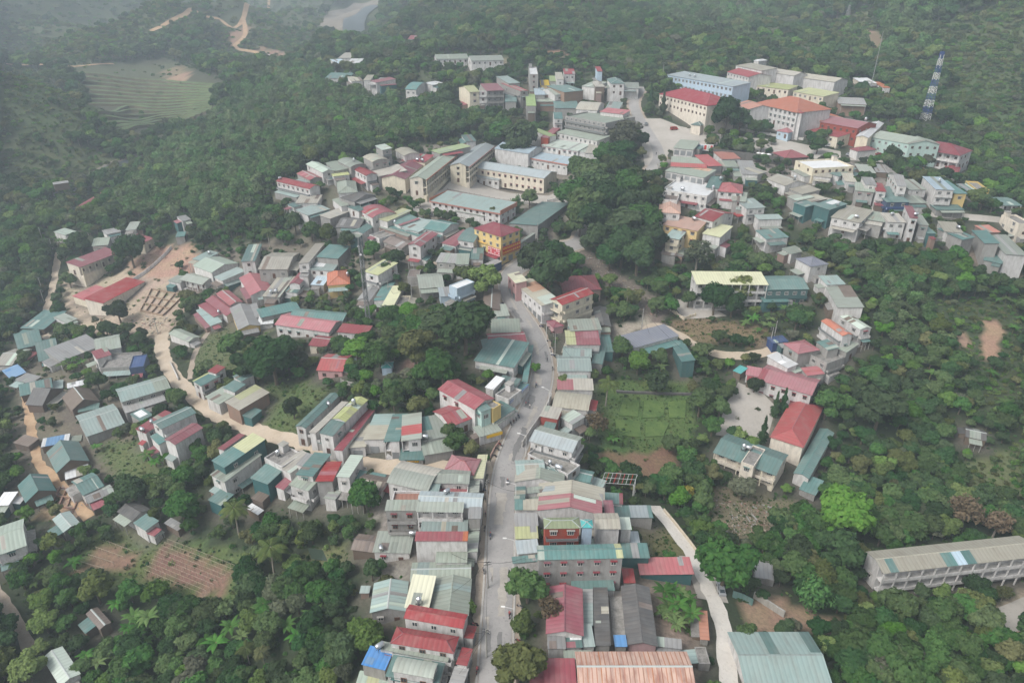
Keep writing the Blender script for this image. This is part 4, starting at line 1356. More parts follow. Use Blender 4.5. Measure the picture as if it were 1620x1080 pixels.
    info = dict(sides={'a': (-y_ax, xb - xa, ((xa + xb) / 2, ya), 0.0), 'c': (y_ax, xb - xa, ((xa + xb) / 2, yb), math.pi), 'b': (u, yb - ya, (xb, (ya + yb) / 2), math.pi / 2), 'd': (-u, yb - ya, (xa, (ya + yb) / 2), -math.pi / 2)}, zb=zb, st=st, fh=fh, kindw=kindw, wall=wall, roofc=roofc, ver=ver, flags=flags, root=root, zg=zg, cen=cen, L=L, W=W, ang=ang, h=h, zr=zr, where=where, label=root.get('label'), y_ax=y_ax, u=u, form=form, ro=ro, px=c)
    return info

rnd = random.Random(11)
prev = None
HOUSES = []
for line in SURVEY.strip().split('\n'):
    inf = build_house(line, prev, rnd)
    if 'p' not in line.split(';')[5].split():
        prev = inf
        HOUSES.append(inf)

def smooth_line(pts, step):
    """Catmull-Rom through ground points, sampled evenly."""
    P = [np.array(p[:2], float) for p in pts]
    P = [2 * P[0] - P[1]] + P + [2 * P[-1] - P[-2]]
    o = []
    for i in range(1, len(P) - 2):
        n = max(2, int(np.linalg.norm(P[i + 1] - P[i]) / step))
        for k in range(n):
            t = k / n
            o.append(.5 * ((2 * P[i]) + (-P[i - 1] + P[i + 1]) * t + (2 * P[i - 1] - 5 * P[i] + 4 * P[i + 1] - P[i + 2]) * t ** 2 + (-P[i - 1] + 3 * P[i] - 3 * P[i + 1] + P[i + 2]) * t ** 3))
    o.append(P[-2])
    return np.array(o)

MAIN = [(778, 1120), (783, 1060), (786, 1000), (790, 920), (793, 830), (800, 755), (815, 705), (838, 655), (855, 610), (858, 572), (845, 530), (826, 500), (808, 472), (803, 450), (812, 430), (842, 412), (880, 396), (915, 385)]
AVEN = [(915, 385), (925, 365), (950, 345), (1000, 300), (1038, 258), (1040, 236), (1022, 205), (1008, 182), (1003, 160), (1018, 138)]
LANE = [(778, 738), (740, 742), (660, 738), (600, 738), (560, 730), (520, 714), (470, 700), (420, 686), (372, 668), (330, 648), (300, 622), (272, 592), (258, 560), (256, 528)]
CLANE = [(1036, 800), (1052, 822), (1075, 850), (1098, 882), (1118, 925), (1135, 965), (1147, 1010), (1152, 1060), (1158, 1120)]
_rp = np.concatenate([smooth_line([spot(*p) for p in q], 2.0) for q in (MAIN, AVEN, LANE, CLANE)])

def in_foot(x, y, skip):
    for i, (fx, fy, hl, hw, an) in enumerate(FOOT):
        if i == skip:
            continue
        dx, dy = x - fx, y - fy
        if abs(dx * math.cos(an) + dy * math.sin(an)) < hl and abs(-dx * math.sin(an) + dy * math.cos(an)) < hw:
            return True
    return False

# lean-tos, porches and balconies that break up the walls
ra = random.Random(21)
for hi_, hs in enumerate(HOUSES):
    if hs['kindw'] not in ('house', 'shop', 'shed', 'block', 'workshop', 'hut', 'barn') or hs['zr'] is None:
        continue
    camv = -hs['cen'] / np.linalg.norm(hs['cen'])
    big = hs['h'] > 5.8
    for sk, (nrm, ln, (x, y), rz) in hs['sides'].items():
        facing = float(nrm @ camv)
        if facing < .1 or ln < 3.2 or (hs['ver'] and sk == 'a'):
            continue
        pw = hs['cen'] + hs['u'] * x + hs['y_ax'] * y
        dp = ra.uniform(1.6, 3.6)
        out_ = pw + nrm * (dp * .75)
        clear = np.min(np.hypot(_rp[:, 0] - out_[0], _rp[:, 1] - out_[1]))
        if ra.random() < (.72 if hs['kindw'] != 'shed' else .3) and clear > 5.5 and not in_foot(out_[0], out_[1], hi_):
            wl_ = ln * ra.uniform(.5, .98)
            off = (ln - wl_) / 2 * ra.uniform(-1, 1)
            ha = min(ra.uniform(2.5, 3.2), hs['h'] - .35)
            zo = float(ground(*(pw + nrm * dp))) - hs['zg'] - .4
            zo = min(zo, hs['zb'])
            wm_ = ra.choice([hs['wall'], 'g', 'w', 'b', 'k', 't'])
            rc_ = ra.choice([hs['roofc'], 'sa', 'te', 'gy', 'be', 'lt', 'sa', 'te', 'br', 'rd', 'co'])
            pr_w = [(-dp + .2, zo), (.0, zo), (.0, ha - .03), (-dp + .2, ha - .36)]
            pr_r = [(-dp - .1, ha - .4), (.0, ha), (.0, ha + .09), (-dp - .1, ha - .31)]
            open_ = ra.random() < .35
            if not open_:
                w_o = obj('annex_wall', extrude('annex_wall', pr_w, off - wl_ / 2 + .12, off + wl_ / 2 - .12, [WALL[wm_]]), hs['root'], (x, y, 0), rz)
            else:
                for q_ in (-1, 0, 1):
                    xx = off + q_ * (wl_ / 2 - .25)
                    obj('annex_post', box_mesh('annex_post', xx - .08, xx + .08, -dp + .15, -dp + .31, zo, ha - .36, M_CONC), hs['root'], (x, y, 0), rz)
            obj('annex_roof', extrude('annex_roof', pr_r, off - wl_ / 2, off + wl_ / 2, [ROOF[rc_]]), hs['root'], (x, y, 0), rz)
        if big and facing > .35 and ra.random() < .55 and 'w0' not in hs['flags']:
            for i in range(1, hs['st']):
                z0 = i * hs['fh']
                e = ln / 2 - ra.uniform(.1, .5)
                v = box_v(-e, e, -1.0, 0, z0 - .14, z0)
                obj('balcony', mesh_of('balcony', v, BOXF, [WALL[hs['wall']]]), hs['root'], (x, y, 0), rz)
                v = [(-e, -1.0, z0 + .001), (-e, -.02, z0 + .001), (-e + .08, -.02, z0 + .001), (-e + .08, -.92, z0 + .001), (e - .08, -.92, z0 + .001), (e - .08, -.02, z0 + .001), (e, -.02, z0 + .001), (e, -1.0, z0 + .001)]
                v = v + [(a, b, c + .8) for a, b, c in v]
                f = [(k, k + 8, (k + 1) % 8 + 8, (k + 1) % 8) for k in range(8)] + [(8, 9, 10, 11), (8, 11, 12, 15), (12, 13, 14, 15)]
                obj('railing', mesh_of('railing', v, f, [WALL[hs['wall']] if ra.random() < .7 else M_GREY]), hs['root'], (x, y, 0), rz)
# ------------------------------------------------------------------ land cover (photo outlines of real plots, laid on the terrain)
SCRUB, OPEN, BARE, TOWN = 'scrub', 'open', 'bare', 'town'
PLOTS = [
    (OPEN, (.075, .13, .032), [(938, 605), (1098, 596), (1105, 700), (1060, 712), (950, 722)]),               # green garden plots
    (BARE, (.2, .125, .075), [(935, 716), (1075, 714), (1085, 768), (975, 772)]),                             # brown bank
    (OPEN, (.13, .125, .05), [(1005, 822), (1070, 838), (1096, 884), (1032, 880)]),                           # rough grass by the lane
    (BARE, (.34, .225, .155), [(215, 398), (262, 388), (308, 388), (326, 425), (262, 450), (200, 440)]),                      # red earth site
    (BARE, (.36, .285, .21), [(195, 436), (270, 440), (318, 455), (300, 480), (264, 535), (212, 532), (185, 500)]),         # building site
    (BARE, (.4, .33, .24), [(100, 425), (170, 440), (205, 425), (180, 470), (215, 530), (140, 530), (100, 500)]),
    (BARE, (.2, .125, .085), [(255, 862), (380, 905), (352, 945), (228, 902)]),                                # bean field
    (BARE, (.21, .14, .09), [(160, 858), (212, 880), (200, 905), (115, 910)]),                                 # second plot
    (OPEN, (.08, .115, .035), [(200, 840), (280, 850), (400, 880), (385, 960), (300, 960), (190, 930), (100, 915), (150, 850)]),
    (OPEN, (.075, .11, .035), [(415, 605), (505, 605), (520, 625), (465, 690), (400, 690), (425, 660)]),         # grassy slope
    (BARE, (.06, .062, .036), [(128, 108), (262, 92), (352, 128), (335, 195), (210, 222), (140, 190)]),           # terraces
    (BARE, (.3, .2, .13), [(258, 110), (282, 104), (304, 114), (284, 142), (258, 132)]),
    (BARE, (.26, .17, .11), [(360, 50), (395, 40), (385, 75), (360, 72)]),
    (BARE, (.27, .18, .12), [(405, 72), (440, 80), (480, 95), (460, 108), (420, 100)]),
    (SCRUB, (.06, .078, .034), [(0, 0), (330, 0), (310, 45), (190, 90), (60, 105), (0, 100)]),
    (SCRUB, (.065, .08, .038), [(330, 0), (520, 0), (500, 80), (440, 110), (340, 90)]),
    (SCRUB, (.06, .088, .034), [(0, 105), (60, 115), (130, 170), (140, 210), (80, 235), (0, 200)]),
    (SCRUB, (.075, .095, .04), [(0, 215), (60, 215), (150, 240), (210, 265), (120, 300), (0, 300)]),
    (SCRUB, (.055, .09, .03), [(1470, 40), (1620, 0), (1620, 260), (1570, 230), (1500, 170)]),
    (SCRUB, (.1, .11, .05), [(1290, 40), (1370, 20), (1400, 60), (1380, 90), (1300, 70)]),
    (BARE, (.28, .18, .12), [(1370, 45), (1395, 55), (1395, 80), (1375, 75)]),
    (BARE, (.28, .18, .12), [(1318, 70), (1372, 72), (1370, 88), (1318, 84)]),
    (BARE, (.25, .155, .1), [(845, 80), (895, 80), (895, 92), (845, 92)]),
    (BARE, (.15, .125, .1), [(897, 398), (930, 395), (1065, 490), (1040, 515), (985, 470), (920, 425)]),         # stony bank
    (OPEN, (.17, .125, .07), [(1055, 508), (1110, 500), (1215, 520), (1205, 548), (1090, 540)]),               # cut bank
    (BARE, (.33, .29, .23), [(968, 515), (1025, 498), (1035, 512), (1000, 535), (985, 560), (968, 558)]),        # dirt yard
    (BARE, (.29, .2, .13), [(1160, 958), (1235, 945), (1325, 985), (1320, 1003), (1182, 1003)]),               # earth by warehouse
    (OPEN, (.17, .15, .09), [(1115, 770), (1160, 765), (1270, 795), (1225, 850), (1180, 870), (1120, 830)]),       # rubble slope
    (BARE, (.33, .21, .14), [(1552, 505), (1590, 510), (1582, 570), (1550, 565)]),                             # landslip scar
    (BARE, (.3, .2, .14), [(1515, 525), (1533, 528), (1530, 548), (1512, 542)]),
    (SCRUB, (.045, .066, .026), [(1480, 480), (1620, 470), (1620, 690), (1560, 650), (1500, 570)]),
    (SCRUB, (.1, .12, .05), [(1500, 745), (1620, 700), (1620, 800), (1540, 790)]),
    (BARE, (.3, .22, .15), [(1515, 385), (1600, 400), (1620, 440), (1600, 445), (1540, 420)]),                 # landslip
    (BARE, (.32, .22, .14), [(75, 770), (140, 765), (150, 800), (120, 830), (60, 820)]),                        # brick foundations
    (BARE, (.17, .11, .08), [(630, 570), (680, 560), (690, 590), (640, 595)]),
    (BARE, (.28, .2, .14), [(300, 935), (320, 935), (320, 950), (300, 950)]),
    (OPEN, (.1, .12, .05), [(330, 500), (430, 520), (420, 545), (370, 600), (310, 590), (300, 560)]),
    (BARE, (.3, .25, .19), [(1165, 610), (1205, 622), (1222, 640), (1228, 660), (1215, 700), (1135, 690)]),
    (OPEN, (.11, .12, .05), [(470, 880), (560, 860), (560, 900), (500, 920)]),
    (BARE, (.3, .24, .18), [(860, 920), (1100, 910), (1110, 1085), (860, 1085)]),
    (TOWN, (.25, .23, .2), [(590, 760), (760, 760), (760, 960), (600, 960)]),
    (TOWN, (.25, .22, .19), [(1000, 250), (1330, 250), (1440, 285), (1440, 300), (1200, 290), (1060, 262)]),
    (BARE, (.33, .27, .2), [(1560, 965), (1630, 935), (1630, 1010), (1560, 1010)]),
    (TOWN, (.2, .18, .14), [(640, 230), (900, 230), (920, 330), (880, 380), (640, 380), (620, 320)]),
    (TOWN, (.15, .135, .1), [(330, 480), (600, 470), (640, 400), (480, 370), (300, 400)]),
    (TOWN, (.14, .125, .085), [(20, 580), (180, 560), (220, 690), (180, 790), (20, 800)]),
    (OPEN, (.085, .115, .04), [(150, 690), (270, 700), (290, 760), (180, 770)]),
]
PLOTS.append((BARE, (.28, .22, .16), [(690, 92), (800, 90), (806, 103), (690, 105)]))
PLOTS.append((TOWN, (.1, .1, .06), [(430, 300), (640, 230), (640, 400), (560, 400), (440, 360)]))
PLOTS.sort(key=lambda p: {TOWN: 0, SCRUB: 1, OPEN: 2, BARE: 3}[p[0]])
BASE = (.03, .043, .018)
gz = GZ
_px, _py, _dep = project(_gx, _gy, gz)
colr = np.tile(np.array(BASE), (gz.size, 1)).reshape(*gz.shape, 3)
wob = 7 * np.sin(_gx * .31 + 2 * np.sin(_gy * .17)) + 5 * np.sin(_gy * .43 + _gx * .11)
_vis = _gy > 30
for kindp, cc, poly in PLOTS:
    msk = inside(_px + wob * .6 * np.clip(250 / _dep, .1, 1), _py + wob * .35 * np.clip(250 / _dep, .1, 1), poly) & _vis
    colr[msk] = cc
# worn ground round the houses, its colour darkened to suggest shade in the alleys
_pat = np.sin(_gx / 61 + 1.4 * np.sin(_gy / 47)) * np.sin(_gy / 53 + .6)
_pm = (_gy > 480) & (_pat > .35)
colr[_pm] = colr[_pm] * .5 + np.array([.085, .1, .045]) * .5
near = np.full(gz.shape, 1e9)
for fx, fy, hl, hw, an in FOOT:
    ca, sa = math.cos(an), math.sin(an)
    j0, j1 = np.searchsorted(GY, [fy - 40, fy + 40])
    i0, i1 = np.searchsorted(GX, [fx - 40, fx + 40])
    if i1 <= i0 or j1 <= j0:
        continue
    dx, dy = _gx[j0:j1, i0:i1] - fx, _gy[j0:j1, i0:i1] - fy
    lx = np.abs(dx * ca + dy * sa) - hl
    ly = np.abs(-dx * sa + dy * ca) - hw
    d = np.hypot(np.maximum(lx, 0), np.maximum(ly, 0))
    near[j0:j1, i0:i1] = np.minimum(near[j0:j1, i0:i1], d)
wear_shade = np.clip(1 - near / 4.0, 0, 1)[..., None] * .85
colr = colr * (1 - wear_shade) + np.array([.12, .105, .085]) * wear_shade  # worn earth tone, kept dark as painted contact shade beside the walls

nx, ny = len(GX), len(GY)
verts = np.stack([_gx.ravel(), _gy.ravel(), gz.ravel()], 1)
idx = np.arange(nx * ny).reshape(ny, nx)
quads = np.stack([idx[:-1, :-1].ravel(), idx[:-1, 1:].ravel(), idx[1:, 1:].ravel(), idx[1:, :-1].ravel()], 1)
gm = bpy.data.meshes.new('ground')
gm.vertices.add(len(verts))
gm.vertices.foreach_set('co', verts.ravel())
gm.loops.add(quads.size)
gm.loops.foreach_set('vertex_index', quads.ravel())
gm.polygons.add(len(quads))
gm.polygons.foreach_set('loop_start', np.arange(0, quads.size, 4))
gm.polygons.foreach_set('loop_total', np.full(len(quads), 4))
gm.polygons.foreach_set('use_smooth', np.ones(len(quads), bool))
gm.update()
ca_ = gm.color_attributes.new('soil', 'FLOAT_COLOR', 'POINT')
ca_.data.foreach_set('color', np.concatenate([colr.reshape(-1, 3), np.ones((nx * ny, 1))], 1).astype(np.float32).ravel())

mg, nt, b, out = nodes_of('soil_and_grass')
L = nt.links
at = N(nt, 'ShaderNodeVertexColor', layer_name='soil')
geo = N(nt, 'ShaderNodeNewGeometry')
n1 = N(nt, 'ShaderNodeTexNoise', Scale=.09, Detail=9.0, Roughness=.68)
n2 = N(nt, 'ShaderNodeTexNoise', Scale=1.1, Detail=7.0, Roughness=.72)
for n_ in (n1, n2):
    L.new(geo.outputs['Position'], n_.inputs['Vector'])
hs = N(nt, 'ShaderNodeHueSaturation')
m1 = N(nt, 'ShaderNodeMapRange')
m1.inputs['From Min'].default_value, m1.inputs['From Max'].default_value = .3, .7
m1.inputs['To Min'].default_value, m1.inputs['To Max'].default_value = .65, 1.35
L.new(n2.outputs['Fac'], m1.inputs['Value'])
L.new(m1.outputs[0], hs.inputs['Value'])
m2 = N(nt, 'ShaderNodeMapRange')
m2.inputs['From Min'].default_value, m2.inputs['From Max'].default_value = .3, .7
m2.inputs['To Min'].default_value, m2.inputs['To Max'].default_value = .465, .525
L.new(n1.outputs['Fac'], m2.inputs['Value'])
L.new(m2.outputs[0], hs.inputs['Hue'])
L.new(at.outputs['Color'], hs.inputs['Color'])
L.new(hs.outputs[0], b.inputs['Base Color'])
b.inputs['Roughness'].default_value = .95
bp = N(nt, 'ShaderNodeBump')
bp.inputs['Strength'].default_value = .6
bp.inputs['Distance'].default_value = .3
L.new(n2.outputs['Fac'], bp.inputs['Height'])
L.new(bp.outputs[0], b.inputs['Normal'])
gm.materials.append(mg)
kind(obj('ground', gm), 'structure')

# ------------------------------------------------------------------ roads, lanes, yards: sheets draped on the ground
M_ASPH = soil_mat('old_asphalt', (.26, .25, .24), (.34, .325, .31), .1, .9, .9, c3=(.215, .205, .197))
M_DIRT = soil_mat('dusty_verge', (.3, .245, .19), (.37, .31, .25), .3, 1.4, .95, c3=(.22, .18, .14))
M_SAND = soil_mat('sandy_lane', (.42, .34, .25), (.5, .42, .33), .15, .9, .95, c3=(.36, .28, .2))
M_ORNG = soil_mat('orange_earth', (.38, .24, .14), (.46, .32, .2), .2, 1.1, .95)
M_PAVE = soil_mat('yard_concrete', (.36, .33, .29), (.43, .4, .36), .08, .8, .9, c3=(.3, .28, .25))
M_PAVW = soil_mat('fresh_concrete', (.6, .56, .5), (.7, .66, .6), .1, .7, .9, c3=(.5, .46, .4))
M_WATER = plain_mat('river_water', (.07, .085, .085), .35, noise=.2, nscale=.3)
M_BED = soil_mat('river_stones', (.17, .145, .12), (.24, .21, .17), .1, .7, .95, c3=(.13, .115, .1))

ROADS = []

def strip(name, pixels, width, m, lift=.1, world=False, side=0.0, nacross=6, register=True, wob=0.0, step=2.0):
    pts = pixels if world else [spot(*p) for p in pixels]
    ln = smooth_line(pts, step)
    tg = np.gradient(ln, axis=0)
    tg /= np.linalg.norm(tg, axis=1)[:, None] + 1e-9
    nr = np.stack([-tg[:, 1], tg[:, 0]], 1)
    wv = width if np.ndim(width) else np.full(len(ln), width)
    rr = random.Random(len(name) + len(ln))
    v, f = [], []
    for i in range(len(ln)):
        e0, e1 = rr.uniform(-wob, wob), rr.uniform(-wob, wob)
        for k in range(nacross + 1):
            s = -.5 + k / nacross
            o_ = side + s * wv[i] + (e0 if k == 0 else e1 if k == nacross else 0)
            p = ln[i] + nr[i] * o_
            v.append((p[0], p[1], float(ground(p[0], p[1])) + lift))
    n1_ = nacross + 1
    for i in range(len(ln) - 1):
        for k in range(nacross):
            f.append((i * n1_ + k, i * n1_ + k + 1, (i + 1) * n1_ + k + 1, (i + 1) * n1_ + k)[::-1])
    if register:
        ROADS.append((ln, float(np.max(wv)) / 2))
    return kind(obj(name, mesh_of(name, v, f, [m], smooth=True)), 'structure')

def patch(name, poly, m, lift=.08, sub=2.0):
    """A paved or bare plot: a fine grid clipped to an outline, draped on the ground."""
    W_ = np.array([spot(*p)[:2] for p in poly])
    x0, y0 = W_.min(0)
    x1, y1 = W_.max(0)
    sub = max(sub, (x1 - x0) / 60, (y1 - y0) / 60)
    bm = bmesh.new()
    fv = [bm.verts.new((p[0], p[1], 0)) for p in W_]
    bm.faces.new(fv)
    for ax, lo, hi in ((0, x0, x1), (1, y0, y1)):
        c = lo + sub
        while c < hi:
            co = [0, 0, 0]
            co[ax] = c
            nm = [0, 0, 0]
            nm[ax] = 1
            bmesh.ops.bisect_plane(bm, geom=bm.verts[:] + bm.edges[:] + bm.faces[:], plane_co=co, plane_no=nm)
            c += sub
    for vtx in bm.verts:
        vtx.co.z = float(ground(vtx.co.x, vtx.co.y)) + lift
    bmesh.ops.recalc_face_normals(bm, faces=bm.faces)
    me = bpy.data.meshes.new(name)
    bm.to_mesh(me)
    bm.free()
    if len(me.polygons) and me.polygons[0].normal.z < 0:
        me.flip_normals()
    me.materials.append(m)
    return kind(obj(name, me), 'structure')

strip('road_verge', MAIN, 10.2, M_DIRT, .09, wob=.5)
strip('main_road', MAIN, 6.4, M_ASPH, .14, wob=.12)
strip('avenue_verge', AVEN, 9.0, M_DIRT, .1, wob=.4)
strip('avenue', AVEN, 6.0, M_ASPH, .15)
M_KERB = soil_mat('kerb_concrete', (.36, .34, .31), (.44, .42, .39), .3, 2)
strip('kerb', MAIN, .45, M_KERB, .25, side=3.55, nacross=1, register=False)
strip('kerb', MAIN, .45, M_KERB, .25, side=-3.55, nacross=1, register=False)
M_ASPH2 = soil_mat('asphalt_patch', (.16, .155, .15), (.2, .195, .19), .3, 2)
M_ASPH3 = soil_mat('dusty_asphalt', (.33, .305, .27), (.38, .35, .31), .3, 1.2)
_ml = smooth_line([spot(*p) for p in MAIN], 2.0)
_rr = random.Random(4)
for k in range(26):
    i = _rr.randrange(2, len(_ml) - 9)
    n_ = _rr.randrange(2, 6)
    strip('road_patch', [(*_ml[i + j], 0) for j in range(n_ + 1)], _rr.uniform(.8, 2.4), _rr.choice([M_ASPH2, M_ASPH3, M_ASPH3]), .148 + .002 * k, world=True, side=_rr.uniform(-2, 2), nacross=3, register=False, wob=.35, step=1.0)
strip('sand_lane', LANE, 5.2, M_SAND, .12, wob=.5)
strip('side_street', [(803, 440), (770, 428), (720, 424), (660, 415), (600, 395), (560, 380)], 4.5, M_DIRT, .1)
strip('hillside_path', [(92, 398), (88, 430), (80, 470), (66, 515), (80, 540)], 3.2, M_SAND, .12, wob=.4)
strip('hamlet_path', [(35, 600), (44, 640), (52, 690), (62, 735), (85, 755), (118, 790), (140, 820)], 3.0, M_ORNG, .12, wob=.4)
strip('orchard_path', [(-10, 930), (15, 965), (35, 1000), (48, 1030)], 2.6, M_DIRT, .12, wob=.3)
strip('yard_lane', [(1002, 548), (1035, 515), (1075, 530), (1110, 552), (1150, 562), (1200, 560), (1235, 548)], 3.6, M_SAND, .12, wob=.3)
strip('footpath', [(300, 600), (308, 560), (330, 525), (345, 510)], 2.0, M_DIRT, .11, wob=.3)
strip('concrete_lane', CLANE, 4.0, M_PAVW, .13, wob=.35)
strip('lane_apron', [(1095, 880), (1115, 915), (1128, 950)], 7.5, M_PAVE, .1)
strip('upper_street', [(1245, 295), (1285, 312), (1340, 322), (1400, 332), (1470, 338), (1550, 345), (1610, 352)], 5.0, M_PAVE, .1)
strip('far_track', [(238, 50), (260, 40), (290, 25), (305, 15), (320, 25), (345, 30), (385, 30), (425, 20), (428, 0)], 5, M_ORNG, .5, step=6)
strip('far_track', [(385, 30), (388, 55), (372, 75), (408, 85), (415, 105)], 5, M_ORNG, .5, step=6)
strip('hill_track', [(10, 102), (60, 103), (120, 106), (180, 102)], 3.5, M_ORNG, .5, step=6)
patch('town_square', [(1012, 188), (1045, 188), (1075, 200), (1130, 212), (1240, 222), (1330, 240), (1330, 256), (1240, 246), (1120, 228), (1060, 240), (1045, 262), (1020, 262), (1015, 225)], M_PAVE, .12)
patch('office_yard', [(1345, 240), (1385, 228), (1440, 240), (1432, 262), (1345, 254)], M_PAVE, .12)
patch('schoolyard', [(1168, 605), (1205, 620), (1226, 642), (1222, 664), (1212, 700), (1132, 688), (1148, 640)], M_PAVE, .12)
patch('school_court', [(712, 287), (745, 284), (868, 310), (905, 290), (915, 310), (880, 330), (800, 318), (700, 300)], M_PAVE, .12)
patch('front_court', [(660, 322), (700, 300), (720, 303), (690, 335), (655, 332)], M_PAVE, .13)
patch('school_ground', [(1562, 968), (1640, 935), (1640, 1015), (1562, 1006)], M_PAVE, .12)
patch('gallery_yard', [(1060, 472), (1110, 478), (1150, 500), (1080, 505)], M_PAVE, .12)
patch('workshop_yard', [(960, 935), (985, 935), (995, 1020), (965, 1020)], M_PAVE, .12)
patch('river_bed', [(505, 45), (520, 20), (560, 5), (600, -2), (610, 5), (580, 15), (575, 45), (580, 62), (530, 68)], M_BED, .8, 8)
strip('river', [(615, 0), (585, 12), (566, 28), (560, 48), (572, 66)], 26, M_WATER, 1.4, register=False, step=8)
strip('river', [(-20, 352), (40, 335), (100, 310), (140, 290), (175, 272), (215, 258)], 13, M_WATER, .5, register=False, step=5)
strip('river_bank', [(-20, 338), (60, 318), (120, 290), (175, 262), (225, 245)], 6, M_BED, .35, register=False, step=5)
# ------------------------------------------------------------------ plants
def leaf_mat(name, col, col2, trans=.25, amount=.38, hue=.028):
    m, nt, b, out = nodes_of(name)
    L = nt.links
    geo = N(nt, 'ShaderNodeNewGeometry')
    n1 = N(nt, 'ShaderNodeTexNoise', Scale=.8, Detail=3.0)
    L.new(geo.outputs['Position'], n1.inputs['Vector'])
    mx = N(nt, 'ShaderNodeMix', data_type='RGBA')
    mx.inputs[6].default_value = rgba(col)
    mx.inputs[7].default_value = rgba(col2)
    ma = N(nt, 'ShaderNodeMath', operation='MULTIPLY_ADD')
    ma.inputs[1].default_value = .55
    L.new(geo.outputs['Random Per Island'], ma.inputs[0])
    m3 = N(nt, 'ShaderNodeMapRange')
    m3.inputs['From Min'].default_value, m3.inputs['From Max'].default_value = .35, .65
    m3.inputs['To Max'].default_value = .45
    L.new(n1.outputs['Fac'], m3.inputs['Value'])
    L.new(m3.outputs[0], ma.inputs[2])
    L.new(ma.outputs[0], mx.inputs[0])
    c = vary(nt, mx.outputs[2], amount, .15, hue)
    d = N(nt, 'ShaderNodeBsdfDiffuse')
    t = N(nt, 'ShaderNodeBsdfTranslucent')
    ms = N(nt, 'ShaderNodeMixShader')
    ms.inputs[0].default_value = trans
    L.new(c, d.inputs['Color'])
    L.new(c, t.inputs['Color'])
    L.new(d.outputs[0], ms.inputs[1])
    L.new(t.outputs[0], ms.inputs[2])
    L.new(ms.outputs[0], out.inputs['Surface'])
    nt.nodes.remove(b)
    return m

LEAF = {'dark': leaf_mat('leaf_dark', (.033, .07, .03), (.065, .112, .044)), 'mid': leaf_mat('leaf_mid', (.05, .102, .036), (.1, .16, .054)),
        'bright': leaf_mat('leaf_bright', (.08, .155, .036), (.15, .23, .06)), 'olive': leaf_mat('leaf_olive', (.09, .11, .04), (.155, .17, .064)),
        'bamboo': leaf_mat('leaf_bamboo', (.065, .125, .05), (.15, .225, .09)), 'dry': leaf_mat('leaf_dry', (.13, .095, .06), (.2, .155, .1)),
        'yellow': leaf_mat('leaf_yellow', (.2, .2, .03), (.3, .27, .04)), 'palm': leaf_mat('leaf_palm', (.07, .1, .035), (.14, .16, .06)),
        'banana': leaf_mat('leaf_banana', (.06, .125, .035), (.12, .2, .06)), 'grey': leaf_mat('leaf_grey', (.085, .1, .065), (.14, .15, .095))}
M_BARK = plain_mat('bark', (.11, .085, .06), .9, noise=.3)
M_BARKP = plain_mat('pale_bark', (.26, .23, .19), .9, noise=.25)

def leaf_quads(P, Nn, size, rr, aspect=.7, jitter=.5):
    """Leaf sprays: one small bent diamond at each point, facing about the given normal."""
    n = len(P)
    nrm = Nn + rr.normal(0, jitter, (n, 3))
    nrm /= np.linalg.norm(nrm, axis=1)[:, None] + 1e-9
    a = np.cross(nrm, rr.normal(0, 1, (n, 3)))
    a /= np.linalg.norm(a, axis=1)[:, None] + 1e-9
    b_ = np.cross(nrm, a)
    s = size * rr.uniform(.6, 1.35, (n, 1))
    v = np.empty((n, 4, 3))
    v[:, 0] = P - a * s
    v[:, 1] = P + b_ * s * aspect - nrm * s * .15
    v[:, 2] = P + a * s
    v[:, 3] = P - b_ * s * aspect - nrm * s * .15
    return v.reshape(-1, 3)

def np_mesh(name, v, n_per, mats):
    n = len(v) // n_per
    m = bpy.data.meshes.new(name)
    m.vertices.add(len(v))
    m.vertices.foreach_set('co', np.asarray(v, np.float32).ravel())
    m.loops.add(len(v))
    m.loops.foreach_set('vertex_index', np.arange(len(v)))
    m.polygons.add(n)
    m.polygons.foreach_set('loop_start', np.arange(0, len(v), n_per))
    m.polygons.foreach_set('loop_total', np.full(n, n_per))
    for a in mats:
        m.materials.append(a)
    m.update()
    return m

def join_mesh(name, leaves, wood, mats):
    """Leaves (quads) and wood (MB) as one mesh, for the plants that stand in a mass."""
    nv = len(leaves)
    v = [tuple(p) for p in leaves] + list(wood.v)
    f = [(4 * i, 4 * i + 1, 4 * i + 2, 4 * i + 3) for i in range(nv // 4)] + [tuple(i + nv for i in q) for q in wood.f]
    return mesh_of(name, v, f, mats, [0] * (nv // 4) + [1] * len(wood.f))

